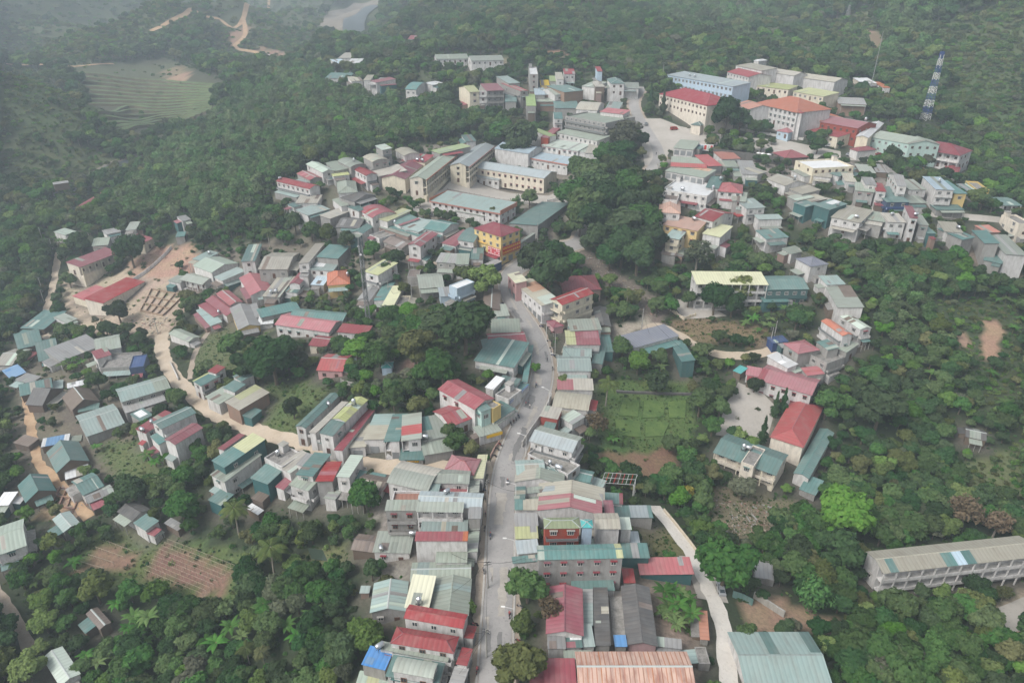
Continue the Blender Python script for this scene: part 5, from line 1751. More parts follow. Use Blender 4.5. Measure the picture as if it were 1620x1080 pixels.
def broadleaf(seed, nleaf, size, tall=1.0, flat=.75, nl=9, feather=0.0):
    rr = np.random.RandomState(seed)
    lobes = [(np.array([0, 0, 1.35 * tall]), .62)]
    for k in range(nl):
        a = k * 2.4 + rr.uniform(-.4, .4)
        q = rr.uniform(.35, .68)
        lobes.append((np.array([math.cos(a) * q, math.sin(a) * q, (1.15 + rr.uniform(-.3, .5)) * tall]), rr.uniform(.27, .46)))
    P, Q = [], []
    wts = np.array([r ** 2 for _, r in lobes])
    cnt = (wts / wts.sum() * nleaf * 1.5).astype(int)
    for (c, r), n in zip(lobes, cnt):
        d = rr.normal(0, 1, (n, 3))
        d /= np.linalg.norm(d, axis=1)[:, None]
        rad = r * (1 - np.abs(rr.normal(0, .13 + feather, (n, 1)))) * (1 + .18 * np.sin(d[:, :1] * 7 + seed) * np.cos(d[:, 1:2] * 6))
        p = c + d * rad * np.array([1, 1, flat])
        P.append(p)
        Q.append(d * np.array([1, 1, 1.2]) + np.array([0, 0, .35]))
    P, Q = np.concatenate(P), np.concatenate(Q)
    keep = np.ones(len(P), bool)
    for (c, r) in lobes:
        keep &= np.linalg.norm((P - c) / np.array([1, 1, flat]), axis=1) > r * .62
    P, Q = P[keep][:nleaf], Q[keep][:nleaf]
    lv = leaf_quads(P, Q, size, rr)
    w = MB()
    w.tube((0, 0, -.12), (.02, .01, .55 * tall), .075, .055, 7)
    w.tube((.02, .01, .52 * tall), (0, 0, 1.25 * tall), .055, .02, 6)
    for (c, r) in lobes[1:6]:
        w.tube((.01, 0, (.55 + .1 * rr.uniform()) * tall), tuple(c * .92), .034, .01, 5)
    return lv, w

def bamboo(seed, nleaf, size):
    rr = np.random.RandomState(seed)
    P, Q = [], []
    w = MB()
    n = 13
    for k in range(n):
        a = k * 2.399 + rr.uniform(-.3, .3)
        sp = rr.uniform(.15, 1.0)
        H = rr.uniform(1.9, 2.7) * (1.1 - .3 * sp)
        dirv = np.array([math.cos(a), math.sin(a), 0])
        pts = []
        for t in np.linspace(0, 1, 8):
            pts.append(dirv * (.08 + sp * (t ** 2.2) * .85) + np.array([0, 0, H * (t - .28 * t ** 3 * (0.6 + sp * .6))]))
        for i in range(0, 6, 2):
            w.tube(pts[i], pts[i + 2], .022, .016, 4, caps=False)
        m = nleaf // n
        t = np.clip(rr.beta(3.2, 1.6, m), 0, 1)
        idx = t * 7
        i0 = np.clip(idx.astype(int), 0, 6)
        fr = (idx - i0)[:, None]
        pa = np.array(pts)
        base = pa[i0] * (1 - fr) + pa[i0 + 1] * fr
        off = rr.normal(0, .15, (m, 3)) * np.array([1, 1, .8])
        P.append(base + off)
        Q.append(off * 3 + np.array([0, 0, .6]) + dirv * .4)
    P, Q = np.concatenate(P), np.concatenate(Q)
    return leaf_quads(P, Q, size, rr, aspect=.42, jitter=.55), w

def shrub(seed, nleaf, size):
    rr = np.random.RandomState(seed)
    P, Q = [], []
    for k in range(4):
        c = np.array([rr.uniform(-.5, .5), rr.uniform(-.5, .5), rr.uniform(.2, .55)])
        r = rr.uniform(.35, .6)
        d = rr.normal(0, 1, (nleaf // 4, 3))
        d[:, 2] = np.abs(d[:, 2]) * .9
        d /= np.linalg.norm(d, axis=1)[:, None]
        P.append(c + d * r * (1 - np.abs(rr.normal(0, .2, (nleaf // 4, 1)))))
        Q.append(d + np.array([0, 0, .4]))
    return leaf_quads(np.concatenate(P), np.concatenate(Q), size, rr, .6, .6)

def tuft(seed, n):
    """A clump of tall grass and weeds."""
    rr = np.random.RandomState(seed)
    v = []
    for k in range(n):
        a = rr.uniform(0, 6.28)
        q = rr.uniform(0, .8)
        b0 = np.array([math.cos(a) * q, math.sin(a) * q, 0])
        a2 = rr.uniform(0, 6.28)
        d = np.array([math.cos(a2), math.sin(a2), 0])
        s = np.array([-d[1], d[0], 0]) * rr.uniform(.05, .1)
        h = rr.uniform(.35, .8)
        ln = rr.uniform(.2, .55)
        v += [b0 - s, b0 + s, b0 + d * ln + s * .5 + [0, 0, h], b0 + d * ln - s * .5 + [0, 0, h]]
    return np.array(v)

def blade(mb, base, a, length, width, rise, droop, seg=5, m=0, fold=.12):
    """One long arching leaf folded along its midrib."""
    d = np.array([math.cos(a), math.sin(a), 0])
    s = np.array([-d[1], d[0], 0])
    rows = []
    for i in range(seg + 1):
        t = i / seg
        c = np.array(base) + d * length * (t * .9) + np.array([0, 0, rise * t - droop * t * t])
        wd = width * math.sin(math.pi * (.12 + .86 * t) ** .85)
        rows.append((c - s * wd / 2 - np.array([0, 0, fold * wd]), c, c + s * wd / 2 - np.array([0, 0, fold * wd])))
    n = len(mb.v)
    for r_ in rows:
        mb.v += [tuple(q) for q in r_]
    for i in range(seg):
        k = n + 3 * i
        mb.f += [(k, k + 1, k + 4, k + 3), (k + 1, k + 2, k + 5, k + 4)]
        mb.m += [m, m]

def banana_plant(seed):
    rr = random.Random(seed)
    st, lf = MB(), MB()
    st.tube((0, 0, -.2), (.05, .03, 1.9), .16, .1, 7)
    for k in range(9):
        blade(lf, (.05, .03, 1.8), k * 2.4 + rr.uniform(-.3, .3), rr.uniform(1.7, 2.4), rr.uniform(.55, .75), rr.uniform(.9, 2.0), rr.uniform(1.0, 1.9))
    return st, lf

def palm_tree(seed, H=7.5):
    rr = random.Random(seed)
    st, lf = MB(), MB()
    pts = [(.5 * (t ** 2) * .8, .2 * t, H * t - .2) for t in (0, .2, .4, .6, .8, 1)]
    for i in range(5):
        st.tube(pts[i], pts[i + 1], .2 - .02 * i, .18 - .02 * i, 7)
    top = np.array(pts[-1])
    for k in range(18):
        a = k * 2.399 + rr.uniform(-.15, .15)
        ln = rr.uniform(2.7, 3.5)
        up = rr.uniform(-.3, 1.9)
        dr = rr.uniform(1.4, 2.6)
        d = np.array([math.cos(a), math.sin(a), 0])
        s = np.array([-d[1], d[0], 0])
        n = 15
        prev_ = None
        for i in range(n + 1):
            t = i / n
            c = top + d * ln * t * (1 - .12 * t) + np.array([0, 0, up * t - dr * t * t])
            if prev_ is not None and i > 1:
                l_ = .75 * math.sin(math.pi * (.12 + .83 * t)) + .1
                for sg in (-1, 1):
                    tip = c + s * sg * l_ * .85 + d * l_ * .35 - np.array([0, 0, l_ * .5])
                    lf.add([tuple(prev_), tuple(c), tuple(tip + d * .05), tuple(tip - d * .06)], [(0, 1, 2, 3)])
            prev_ = c
    return st, lf

def conifer(seed, n=1500):
    rr = np.random.RandomState(seed)
    t = rr.uniform(0, 1, n) ** .75
    a = rr.uniform(0, 6.28, n)
    z = .25 + 3.6 * (1 - t)
    rad = t * (.72 + .28 * np.cos((z * 5.5) % 6.28)) * rr.uniform(.55, 1.0, n)
    P = np.stack([np.cos(a) * rad, np.sin(a) * rad, z], 1)
    Q = np.stack([np.cos(a), np.sin(a), np.full(n, .5)], 1)
    w = MB()
    w.tube((0, 0, -.15), (0, 0, 3.7), .11, .02, 6)
    return leaf_quads(P, Q, .16, rr, .4, .5), w

# prototypes
BL = []            # broadleaf kinds: leaves and wood
for i, kw in enumerate([dict(), dict(nl=11, flat=.8), dict(tall=1.15, nl=8), dict(flat=.62, nl=10), dict(tall=.9, nl=7), dict(nl=12, flat=.7, feather=.05)]):
    lv, wd = broadleaf(20 + i, 2600, .105, **kw)
    BL.append((np_mesh('crown', lv, 4, [LEAF['mid']]), mesh_of('trunk', wd.v, wd.f, [M_BARK])))
lv, wd = broadleaf(77, 1500, .085, tall=1.25, nl=11, feather=.3)
BL_AIRY = (np_mesh('crown', lv, 4, [LEAF['grey']]), mesh_of('trunk', wd.v, wd.f, [M_BARKP]))
BB = []
for i in range(4):
    lv, wd = bamboo(40 + i, 2100, .13)
    BB.append((np_mesh('crown', lv, 4, [LEAF['bamboo']]), mesh_of('culm', wd.v, wd.f, [M_BARKP])))
BN = []
for i in range(3):
    st, lf = banana_plant(60 + i)
    BN.append((mesh_of('crown', lf.v, lf.f, [LEAF['banana']]), mesh_of('stem', st.v, st.f, [LEAF['olive']])))
PM = []
for i in range(2):
    st, lf = palm_tree(80 + i)
    PM.append((mesh_of('crown', lf.v, lf.f, [LEAF['palm']]), mesh_of('trunk', st.v, st.f, [M_BARKP])))
lv, wd = conifer(90)
CN = (np_mesh('crown', lv, 4, [LEAF['dark']]), mesh_of('trunk', wd.v, wd.f, [M_BARK]))

def plant(name, meshes, loc, R_, zs, rz, tone, label, cat, group=None):
    root = obj(name, None)
    root.empty_display_size = .3
    root.location = loc
    root.rotation_euler = (0, 0, rz)
    root.scale = (R_, R_, R_ * zs)
    a = obj('crown', meshes[0], root)
    if tone:
        a.material_slots[0].link = 'OBJECT'
        a.material_slots[0].material = LEAF[tone]
    obj(meshes[1].name.split('.')[0], meshes[1], root)
    tag(root, label, cat, group)
    return root

# ---- trees that stand out in the photograph: crown centre and radius in the photo, kind, tone, label
NOTABLE = '''
835 922 36;b;mid;great round tree beside the main road's lower stretch
826 985 20;b;bright;small bright tree below the great roadside tree
820 1042 46;b;olive;olive spreading tree cut by the bottom edge at the road
872 962 22;a;dry;half-bare dry tree leaning over the maroon workshop roof
1150 888 50;b;mid;great spreading tree over the concrete lane
1135 850 22;b;mid;smaller tree behind the great lane tree
1337 803 48;b;bright;bright crowned tree in the wood below the school
1330 868 40;b;dark;dark crowned tree below the bright one, school wood
1418 950 34;b;mid;round tree before the three-storey slab school
1545 925 20;b;dark;dark tree at the slab school's windows
1590 935 14;a;olive;thin planted tree in the slab school's ground
1290 935 32;m;bamboo;pale bamboo clump beside the earth by the warehouse
1060 752 22;b;mid;round-headed tree standing alone on the brown bank
1088 775 12;b;yellow;yellow flowering bush near the rubble slope
718 698 21;b;mid;clipped tree before the red-roofed villa
746 709 14;b;olive;white-flowering bush beside the clipped villa tree
848 580 9;b;bright;small tree in the middle of the bend
574 784 28;b;mid;yellow-tipped round tree by the brown lane roofs
622 628 22;b;mid;tree between the sand lane row and the pink house
660 640 20;b;olive;bush with orange flowers behind the lane row
735 508 50;b;dark;greatest dark crown of the park above the bend
690 512 30;b;dark;dark crown beside the greatest park tree
655 545 34;b;olive;olive crown in the middle of the park
700 582 30;b;mid;park tree above the white villa
690 560 24;b;mid;park tree over the red earth patch
600 562 26;b;mid;park tree beside the turquoise water hut
563 548 24;b;bright;bright tree beside the red school at the mast foot
645 490 18;b;bright;light tree behind the park
430 562 44;b;dark;great dark tree above the pink lonely house
400 575 30;b;dark;dark neighbour of the great dark tree
365 545 26;b;mid;tree at the yellow-gabled house's foot
770 438 28;b;bright;bright umbrella crown at the junction
741 433 22;b;bright;bright twin of the umbrella crown
868 432 36;b;dark;dark crown above the balconied cream house
845 402 30;b;dark;dark crown facing the yellow junction building
878 398 22;b;dark;third dark crown over the junction
905 300 30;b;mid;first avenue tree beyond the market roof
935 272 30;b;mid;second avenue tree from the market roof
975 262 28;b;mid;third avenue tree from the market roof
960 312 32;b;dark;avenue tree on the bend
1005 290 30;b;mid;avenue tree before the bright white roof
940 345 30;b;dark;avenue tree above the stony bank
985 350 36;b;dark;large avenue tree over the stony bank
1020 340 30;b;mid;avenue tree before the salmon hip roof
1010 395 36;b;dark;large dark tree below the cream corner house
965 400 26;b;dark;dark tree where the stony bank begins
1172 452 24;b;olive;twin tree nearer the three-gallery school's end
1132 470 26;b;dark;twin dark tree before the three-gallery school
1160 478 22;b;dark;lower dark tree before the three-gallery school
922 322 32;b;mid;avenue tree behind the stony bank, mid slope
950 290 34;b;dark;broad avenue tree before the school gate
1000 322 32;b;dark;broad avenue tree in the middle of the grove
1032 308 22;b;mid;avenue tree touching the bright white roof
918 345 26;b;mid;avenue tree above the market sheets
1028 372 30;b;dark;avenue tree touching the cream corner house
985 388 32;b;dark;lowest dark crown of the avenue grove
945 376 28;b;dark;low crown of the avenue grove toward the junction
990 300 32;b;mid;high crown of the avenue grove
922 266 24;b;mid;avenue tree beside the broad beige hall
958 246 22;b;mid;avenue tree hiding the broad beige hall
1090 470 15;b;mid;planted tree on the gallery yard
1105 395 24;a;grey;feathery pale tree beside the cream corner house
1150 182 28;b;dark;paired dark tree on the square
1172 188 20;b;dark;second paired dark tree on the square
1122 205 9;b;bright;first clipped tree along the square
1162 212 9;b;bright;second clipped tree along the square
1142 210 7;b;olive;thin tree between the clipped square trees
1185 216 8;b;mid;third clipped tree along the square
1204 218 7;b;mid;fourth clipped tree along the square
1222 221 7;b;mid;fifth clipped tree along the square
1295 226 15;b;mid;street tree before the pink hall
1325 218 10;b;mid;smaller street tree before the pink hall
1380 262 8;b;bright;small tree among the stalls under the yards
1048 250 8;a;bright;thin tree at the avenue corner
990 205 28;a;grey;pale feathery tree beside the four-storey block
985 238 24;b;dark;dark tree at the avenue mouth
1030 150 8;c;dark;first conifer at the red hall
1050 162 9;c;dark;second conifer at the red hall
1024 172 9;b;mid;clipped tree on the square's kerb
825 212 30;b;dark;dense dome-shaped tree behind the school
795 205 22;b;mid;tree beside the dome-shaped one
802 238 14;b;dark;round tree inside the school court
838 312 15;b;mid;tree at the school gate
818 318 12;m;bamboo;slender tree at the school gate
780 336 12;b;olive;bushy tree at the front hall's end
466 352 17;b;dark;dark tree before the large oblique sheet roof
492 362 17;b;mid;tree below the large oblique sheet roof
520 368 16;b;olive;olive tree in the belt below the ridge row
548 380 17;b;dark;dark tree in the belt across from the middle row
452 372 15;b;mid;tree beside the coconut palm of the belt
590 392 16;b;mid;tree below the pale bare deck
625 405 17;b;dark;dark tree beside the slim red-capped gable
612 425 14;b;mid;tree behind the tall mossy-topped cube
205 394 26;b;dark;big dark tree hiding the long red school
125 386 19;b;dark;dark tree at the head of the steep path
185 488 21;b;dark;dark tree on the building site
108 440 14;b;mid;tree on the steep path's bend
152 598 18;b;mid;round tree below the grey concrete shell
278 628 17;b;mid;round tree on the lane's edge
205 770 27;b;dark;dark tree under the lane houses
285 800 28;b;mid;tree above the vegetable plots
218 680 14;b;bright;bright bush in the hamlet garden
1209 680 12;c;dark;dark conifer alone on the schoolyard
1228 640 11;c;dark;left of two conifers touching the pink school
1241 634 11;c;dark;other conifer touching the pink school
1310 636 26;b;mid;round tree at the pink school's end
1195 606 14;b;dark;clipped dark tree at the yard's corner
1108 634 24;b;mid;tree at the garden's edge by the schoolyard
1140 640 20;b;mid;round tree beside the schoolyard
1128 672 18;b;mid;second round tree beside the schoolyard
1098 612 12;b;olive;orange-tipped bush above the garden
1010 572 20;b;bright;tree below the stepped slate house
1045 563 16;b;mid;tree in front of the dark teal shed
985 548 18;b;mid;dark bush on the dirt yard
1040 480 16;b;mid;tree at the dirt yard's wall
930 498 0;x;mid;none
80 858 18;b;olive;olive bush behind the big mint-roofed block
42 812 14;b;bright;bright bush below the brick foundations
150 930 28;b;olive;pale flowering tree above the lone hut
68 980 24;b;bright;bright round tree by the orchard path
40 1055 30;b;bright;bright tree beside the lone pale roof
580 1000 30;b;bright;bright tree behind the blue roof
1395 640 40;b;dark;dark crown in the middle of the ravine wood
1530 805 28;a;dry;brown leafless tree behind the slab school
1580 825 24;a;dry;second leafless tree behind the slab school
1530 605 0;x;dry;none
945 665 20;a;dry;dry brown thicket beside the garden
'''
TREES = []         # x, y, R of every tree, to keep others apart

def top_spot(px, py, rpx, hc):
    """Foot and radius of a tree whose crown centre shows at a pixel with a given radius in pixels."""
    z = 0.0
    R_ = 4.0
    for _ in range(14):
        q = on_plane(px, py, z + hc * R_)
        z = .5 * z + .5 * float(ground(q[0], q[1]))
        _, _, dp = project(q[0], q[1], z)
        R_ = rpx * float(dp) / FPX
    return q[0], q[1], z, R_

rp = random.Random(5)
for ln_ in NOTABLE.strip().split('\n'):
    pos, kd, tone, lab = ln_.split(';')
    if kd == 'x':
        continue
    px, py, rpx = map(float, pos.split())
    hc = {'b': 1.2, 'a': 1.5, 'm': 1.4, 'c': 2.0}[kd]
    x, y, z, R_ = top_spot(px, py, rpx, hc)
    if kd == 'b':
        plant('broadleaf_tree', rp.choice(BL), (x, y, z), R_, rp.uniform(.92, 1.1), rp.uniform(0, 6.28), tone, lab, 'tree')
    elif kd == 'a':
        plant('feathery_tree', BL_AIRY, (x, y, z), R_, rp.uniform(.95, 1.1), rp.uniform(0, 6.28), tone, lab, 'tree')
    elif kd == 'm':
        plant('bamboo_clump', rp.choice(BB), (x, y, z), R_, 1.0, rp.uniform(0, 6.28), 'bamboo', lab, 'bamboo')
    else:
        plant('conifer', CN, (x, y, z), R_, 1.1, rp.uniform(0, 6.28), 'dark', lab, 'tree')
    TREES.append((x, y, R_))

for px, py, s, lab in [(435, 915, 1.5, 'coconut palm with wide fronds above the bean field'), (378, 845, 1.35, 'coconut palm above the bean field beside a pale sheet roof'),
                       (428, 394, 1.25, 'coconut palm beside the slim balconied front'), (990, 494, 1.25, 'coconut palm on the dirt yard behind the cream house'),
                       (972, 488, .7, 'smaller palm beside the yard palm'), (958, 642, 1.3, 'coconut palm at the corner of the green garden'),
                       (1592, 290, 1.25, 'tall palm under the scrub hillside'), (1612, 318, 1.15, 'second palm under the scrub hillside'),
                       (1192, 138, .9, 'palm before the tall white office gable'), (398, 905, .8, 'thin areca palm above the bean field'), (408, 900, .7, 'second thin areca palm above the bean field'),
                       (395, 1050, .8, 'areca palm in the orchard near the bottom edge'), (420, 1055, .7, 'second areca palm near the bottom edge'), (1486, 292, .6, 'small palm at the columned office')]:
    q = spot(px, py)
    plant('coconut_palm', rp.choice(PM), tuple(q), s, 1.0, rp.uniform(0, 6.28), 'palm', lab, 'palm')
    TREES.append((q[0], q[1], 2.2 * s))

BANANAS = [('banana plant in the clump below the lone orchard hut', [(215, 985), (228, 1000), (240, 990), (222, 1015), (235, 1022), (205, 1000), (250, 985), (188, 965)]),
           ('banana plant on the orchard slope near the bottom edge', [(140, 1045), (160, 1060), (185, 1050), (255, 1055), (370, 1005), (385, 1015), (455, 1000), (470, 1015), (500, 985), (120, 900), (60, 930), (30, 900)]),
           ('banana plant in the orchard under the coconut palm', [(412, 975), (420, 968), (330, 1025), (345, 1030), (318, 1040), (280, 1045), (420, 980)]),
           ('banana plant in the grove beside the old dark workshop ridge', [(1050, 950), (1062, 945), (1075, 950), (1085, 960), (1055, 968), (1070, 970), (1082, 978), (1062, 985), (1078, 992), (1046, 978), (1092, 985), (1068, 998)]),
           ('banana plant on the bank below the three-gallery school', [(1178, 520), (1190, 515), (1205, 518), (1218, 512), (1228, 508), (1240, 500), (1255, 496), (1265, 500), (1198, 528), (1215, 526)]),
           ('banana plant in the hamlet garden', [(155, 715), (235, 730), (248, 738), (262, 735), (105, 588), (118, 582), (130, 580)]),
           ('banana plant on the landslip slope', [(1590, 480), (1605, 490), (1612, 510), (1600, 530), (1570, 470), (1575, 480), (1565, 600), (1585, 645)]),
           ('banana plant beside the slate-roofed house', [(1022, 590), (1035, 598), (1045, 590), (1095, 575)]),
           ('banana plant at the garden foot', [(978, 700), (985, 706), (968, 702)]),
           ('banana plant by the pole on the ridge path', [(88, 382), (95, 388), (80, 378), (120, 352), (130, 350), (142, 352), (155, 355)]),
           ('banana plant in the ravine wood', [(1330, 640), (1438, 510), (1445, 520), (1420, 560), (1470, 600), (1345, 765), (1352, 772), (1362, 765)])]
for lab, pts in BANANAS:
    for px, py in pts:
        q = spot(px, py)
        plant('banana_plant', rp.choice(BN), tuple(q), rp.uniform(1.15, 1.75), rp.uniform(.85, 1.1), rp.uniform(0, 6.28), 'banana', lab, 'banana plant', lab.replace('banana plant', 'banana plants'))
        TREES.append((q[0], q[1], 1.6))

for _p in ((1463, 190), (583, 512), (1340, 30), (1470, 198), (1455, 200), (1460, 210)):
    _q = spot(*_p)
    TREES.append((_q[0], _q[1], 6.0 if _p[0] > 1400 else 2.0))
# ---- the woods
BAMBOO_Z = [[(440, 112), (520, 140), (600, 155), (740, 175), (740, 215), (640, 218), (590, 235), (500, 245), (430, 285), (400, 335), (300, 365), (190, 330), (225, 260), (330, 200)],
            [(1380, 440), (1470, 430), (1500, 520), (1400, 560)], [(1050, 0), (1250, 0), (1200, 60), (1060, 50)], [(1400, 20), (1480, 20), (1470, 90), (1390, 90)], [(290, 930), (345, 930), (330, 960), (290, 955)]]

def near_build(x, y):
    i = np.clip(np.searchsorted(GX, x), 0, nx - 1)
    j = np.clip(np.searchsorted(GY, y), 0, ny - 1)
    return near[j, i]

road_pts = np.concatenate([l for l, _ in ROADS])
road_hw = np.concatenate([np.full(len(l), w) for l, w in ROADS])

def road_gap(x, y):
    o_ = np.full(len(x), 1e9)
    for i in range(0, len(x), 2000):
        d = np.hypot(x[i:i + 2000, None] - road_pts[None, :, 0], y[i:i + 2000, None] - road_pts[None, :, 1]) - road_hw[None]
        o_[i:i + 2000] = d.min(1)
    return o_

def cover_at(px, py):
    t = np.zeros(len(px), int)               # 0 wood 1 open 2 bare 3 scrub 4 bamboo 5 among houses
    for poly in BAMBOO_Z:
        t[inside(px, py, poly)] = 4
    code = {OPEN: 1, BARE: 2, SCRUB: 3, TOWN: 5}
    for kd, _, poly in PLOTS:
        t[inside(px, py, poly)] = code[kd]
    return t

YARDS = [[(1012, 188), (1045, 188), (1075, 200), (1130, 212), (1240, 222), (1330, 240), (1330, 256), (1240, 246), (1120, 228), (1060, 240), (1045, 262), (1015, 262)],
         [(1345, 240), (1385, 228), (1440, 240), (1432, 262), (1345, 254)], [(1060, 472), (1110, 478), (1150, 500), (1080, 505)],
         [(712, 287), (745, 284), (868, 310), (915, 300), (880, 330), (660, 335)], [(505, 45), (520, 20), (560, 0), (610, 0), (585, 65), (530, 68)]]

def candidates(x0, x1, y0, y1, sp, seed):
    rr = np.random.RandomState(seed)
    gx_, gy_ = np.meshgrid(np.arange(x0, x1, sp), np.arange(y0, y1, sp * .9))
    x = gx_.ravel() + rr.uniform(-.45, .45, gx_.size) * sp
    y = gy_.ravel() + rr.uniform(-.45, .45, gx_.size) * sp
    z = ground(x, y)
    px, py, dep = project(x, y, z)
    ok = (px > -230) & (px < 1850) & (py > -60) & (py < 1250)
    return x[ok], y[ok], z[ok], px[ok], py[ok], dep[ok], rr

TT = np.array(TREES)
wood = []      # x y z R kind tone
for (x0, x1, y0, y1, sp, r0, r1, seed) in [(-300, 330, 45, 330, 3.9, 2.0, 5.2, 1), (-520, 560, 330, 560, 5.4, 2.8, 5.6, 2), (-900, 900, 560, 950, 8.8, 4.6, 7.6, 3), (-1100, 1100, 950, 1800, 17, 6, 10, 4)]:
    x, y, z, px, py, dep, rr = candidates(x0, x1, y0, y1, sp, seed)
    cov = cover_at(px, py)
    nb = near_build(x, y)
    rg = road_gap(x, y)
    clump = .5 + .5 * np.sin(x / 13 + 2 * np.sin(y / 17)) * np.sin(y / 11 + 1.1)
    Rr = (r0 + (r1 - r0) * np.clip(.55 * rr.uniform(0, 1, len(x)) + .45 * clump, 0, 1) ** 1.3)
    p = np.choose(cov, [.96, .04, .0, .13, .97, .5])
    town = nb < 7
    Rr = np.where(town | (cov == 5), np.minimum(Rr * .62, np.where(nb > 2.5, 3.3, 2.2)), Rr)
    Rr = np.where(cov == 3, Rr * .6, Rr)
    pat = np.sin(x / 61 + 1.4 * np.sin(y / 47)) * np.sin(y / 53 + .6)
    p = np.where((y > 480) & (pat > .35) & (cov == 0), .5, p)
    p = np.where(town & (cov == 0), .75, p)
    p = np.where(town & ((cov == 1) | (cov == 2)), .05, p)
    for yd in YARDS:
        p = np.where(inside(px, py, yd), 0, p)
    keep = (rr.uniform(0, 1, len(x)) < p) & (nb > Rr * .45 + .9) & (rg > Rr * .35 + .8)
    # leave the photographed fronts open: no tall tree straight before a house
    for i in np.nonzero(keep)[0]:
        if len(TT) and (np.hypot(TT[:, 0] - x[i], TT[:, 1] - y[i]) < (TT[:, 2] + Rr[i]) * .6).any():
            continue
        tn = rr.uniform()
        ln2 = .5 + .5 * math.sin(x[i] / 37 + 1.7 * math.sin(y[i] / 29))
        tone = 'dark' if tn < .42 - .2 * ln2 else 'mid' if tn < .78 else 'bright' if tn < .88 else 'olive' if tn < .965 else 'grey'
        kd = 'm' if cov[i] == 4 and rr.uniform() < .8 else 'b'
        wood.append((x[i], y[i], z[i], Rr[i], kd, tone, px[i], py[i], dep[i], nb[i]))

ZONES = [(lambda x, y: x < 430 and y > 760, 'orchard slope below the sand lane'), (lambda x, y: x < 640 and y > 780, 'orchard behind the market halls'),
         (lambda x, y: x < 120 and y > 330, 'slope beside the hamlet path'), (lambda x, y: x < 330 and y > 555, 'hamlet gardens'),
         (lambda x, y: x < 560 and y > 520, 'green slope between lane and mast'), (lambda x, y: x < 790 and y > 430, 'park under the mast'),
         (lambda x, y: x < 440 and y > 330, 'belt round the red earth site'), (lambda x, y: x < 790 and y > 330, 'belt between school and mast'),
         (lambda x, y: x < 1060 and 240 < y < 440, 'avenue grove'), (lambda x, y: 860 < x < 1230 and 440 < y < 900, 'hollow round the green garden'),
         (lambda x, y: x < 1330 and 240 < y < 560, 'gully above the three-gallery school'), (lambda x, y: x > 1220 and 370 < y < 800, 'ravine wood'),
         (lambda x, y: x > 840 and y > 780, 'wood round the warehouse and slab school'), (lambda x, y: x > 1300 and y > 60, 'foot of the scrub hillside'),
         (lambda x, y: True, 'woods beyond the town')]

def zone(px, py):
    for f_, n_ in ZONES:
        if f_(px, py):
            return n_

wood.sort(key=lambda t: -t[3] / t[8])
left = []
nb_b = nb_m = 0
TONE_W = {'dark': 'dark green', 'mid': 'mid green', 'bright': 'bright green', 'olive': 'olive green', 'grey': 'grey-green', 'bamboo': 'pale green'}
for t in wood:
    x, y, z, R_, kd, tone, px, py, dep, nb = t
    in_frame = -30 < px < 1650 and -30 < py < 1120
    if kd == 'b' and nb_b < 215 and in_frame:
        zn = zone(px, py)
        size = 'small ' if R_ < 2.7 else 'large ' if R_ > 4.1 else ''
        hn = min(HOUSES, key=lambda h_: (h_['cen'][0] - x) ** 2 + (h_['cen'][1] - y) ** 2)
        near_ = f"{size}{TONE_W[tone]} tree nearest the {hn['kindw']} {hn['where']}".replace(',', '')
        if math.hypot(hn['cen'][0] - x, hn['cen'][1] - y) < 30 and len(near_.split()) <= 16:
            lab, grp = near_, f"trees nearest the {hn['kindw']} {hn['where']}".replace(',', '')
        else:
            lab, grp = f'{size}{TONE_W[tone]} broadleaf tree deep in the {zn}', f'broadleaf trees deep in the {zn}'
        plant('broadleaf_tree', rp.choice(BL), (x, y, z), R_, rp.uniform(.85, 1.12), rp.uniform(0, 6.28), tone, lab, 'tree', grp)
        nb_b += 1
    elif kd == 'm' and nb_m < 150 and in_frame:
        zn = 'bamboo wood toward the river' if px < 330 else 'bamboo wood above the palms and the ridge row end' if px < 480 else 'bamboo wood behind the middle of the ridge row' if px < 600 else 'bamboo wood below the lone balconied house' if px < 760 else 'bamboo patch in the ravine wood' if px > 1300 else 'bamboo on the far hill'
        plant('bamboo_clump', rp.choice(BB), (x, y, z), R_, rp.uniform(.8, 1.0), rp.uniform(0, 6.28), 'bamboo', f"{'tall' if R_ > 4.6 else 'low' if R_ < 3.6 else 'middling'} bamboo clump in the {zn}", 'bamboo', f'bamboo clumps in the {zn}')
        nb_m += 1
    else:
        left.append(t)

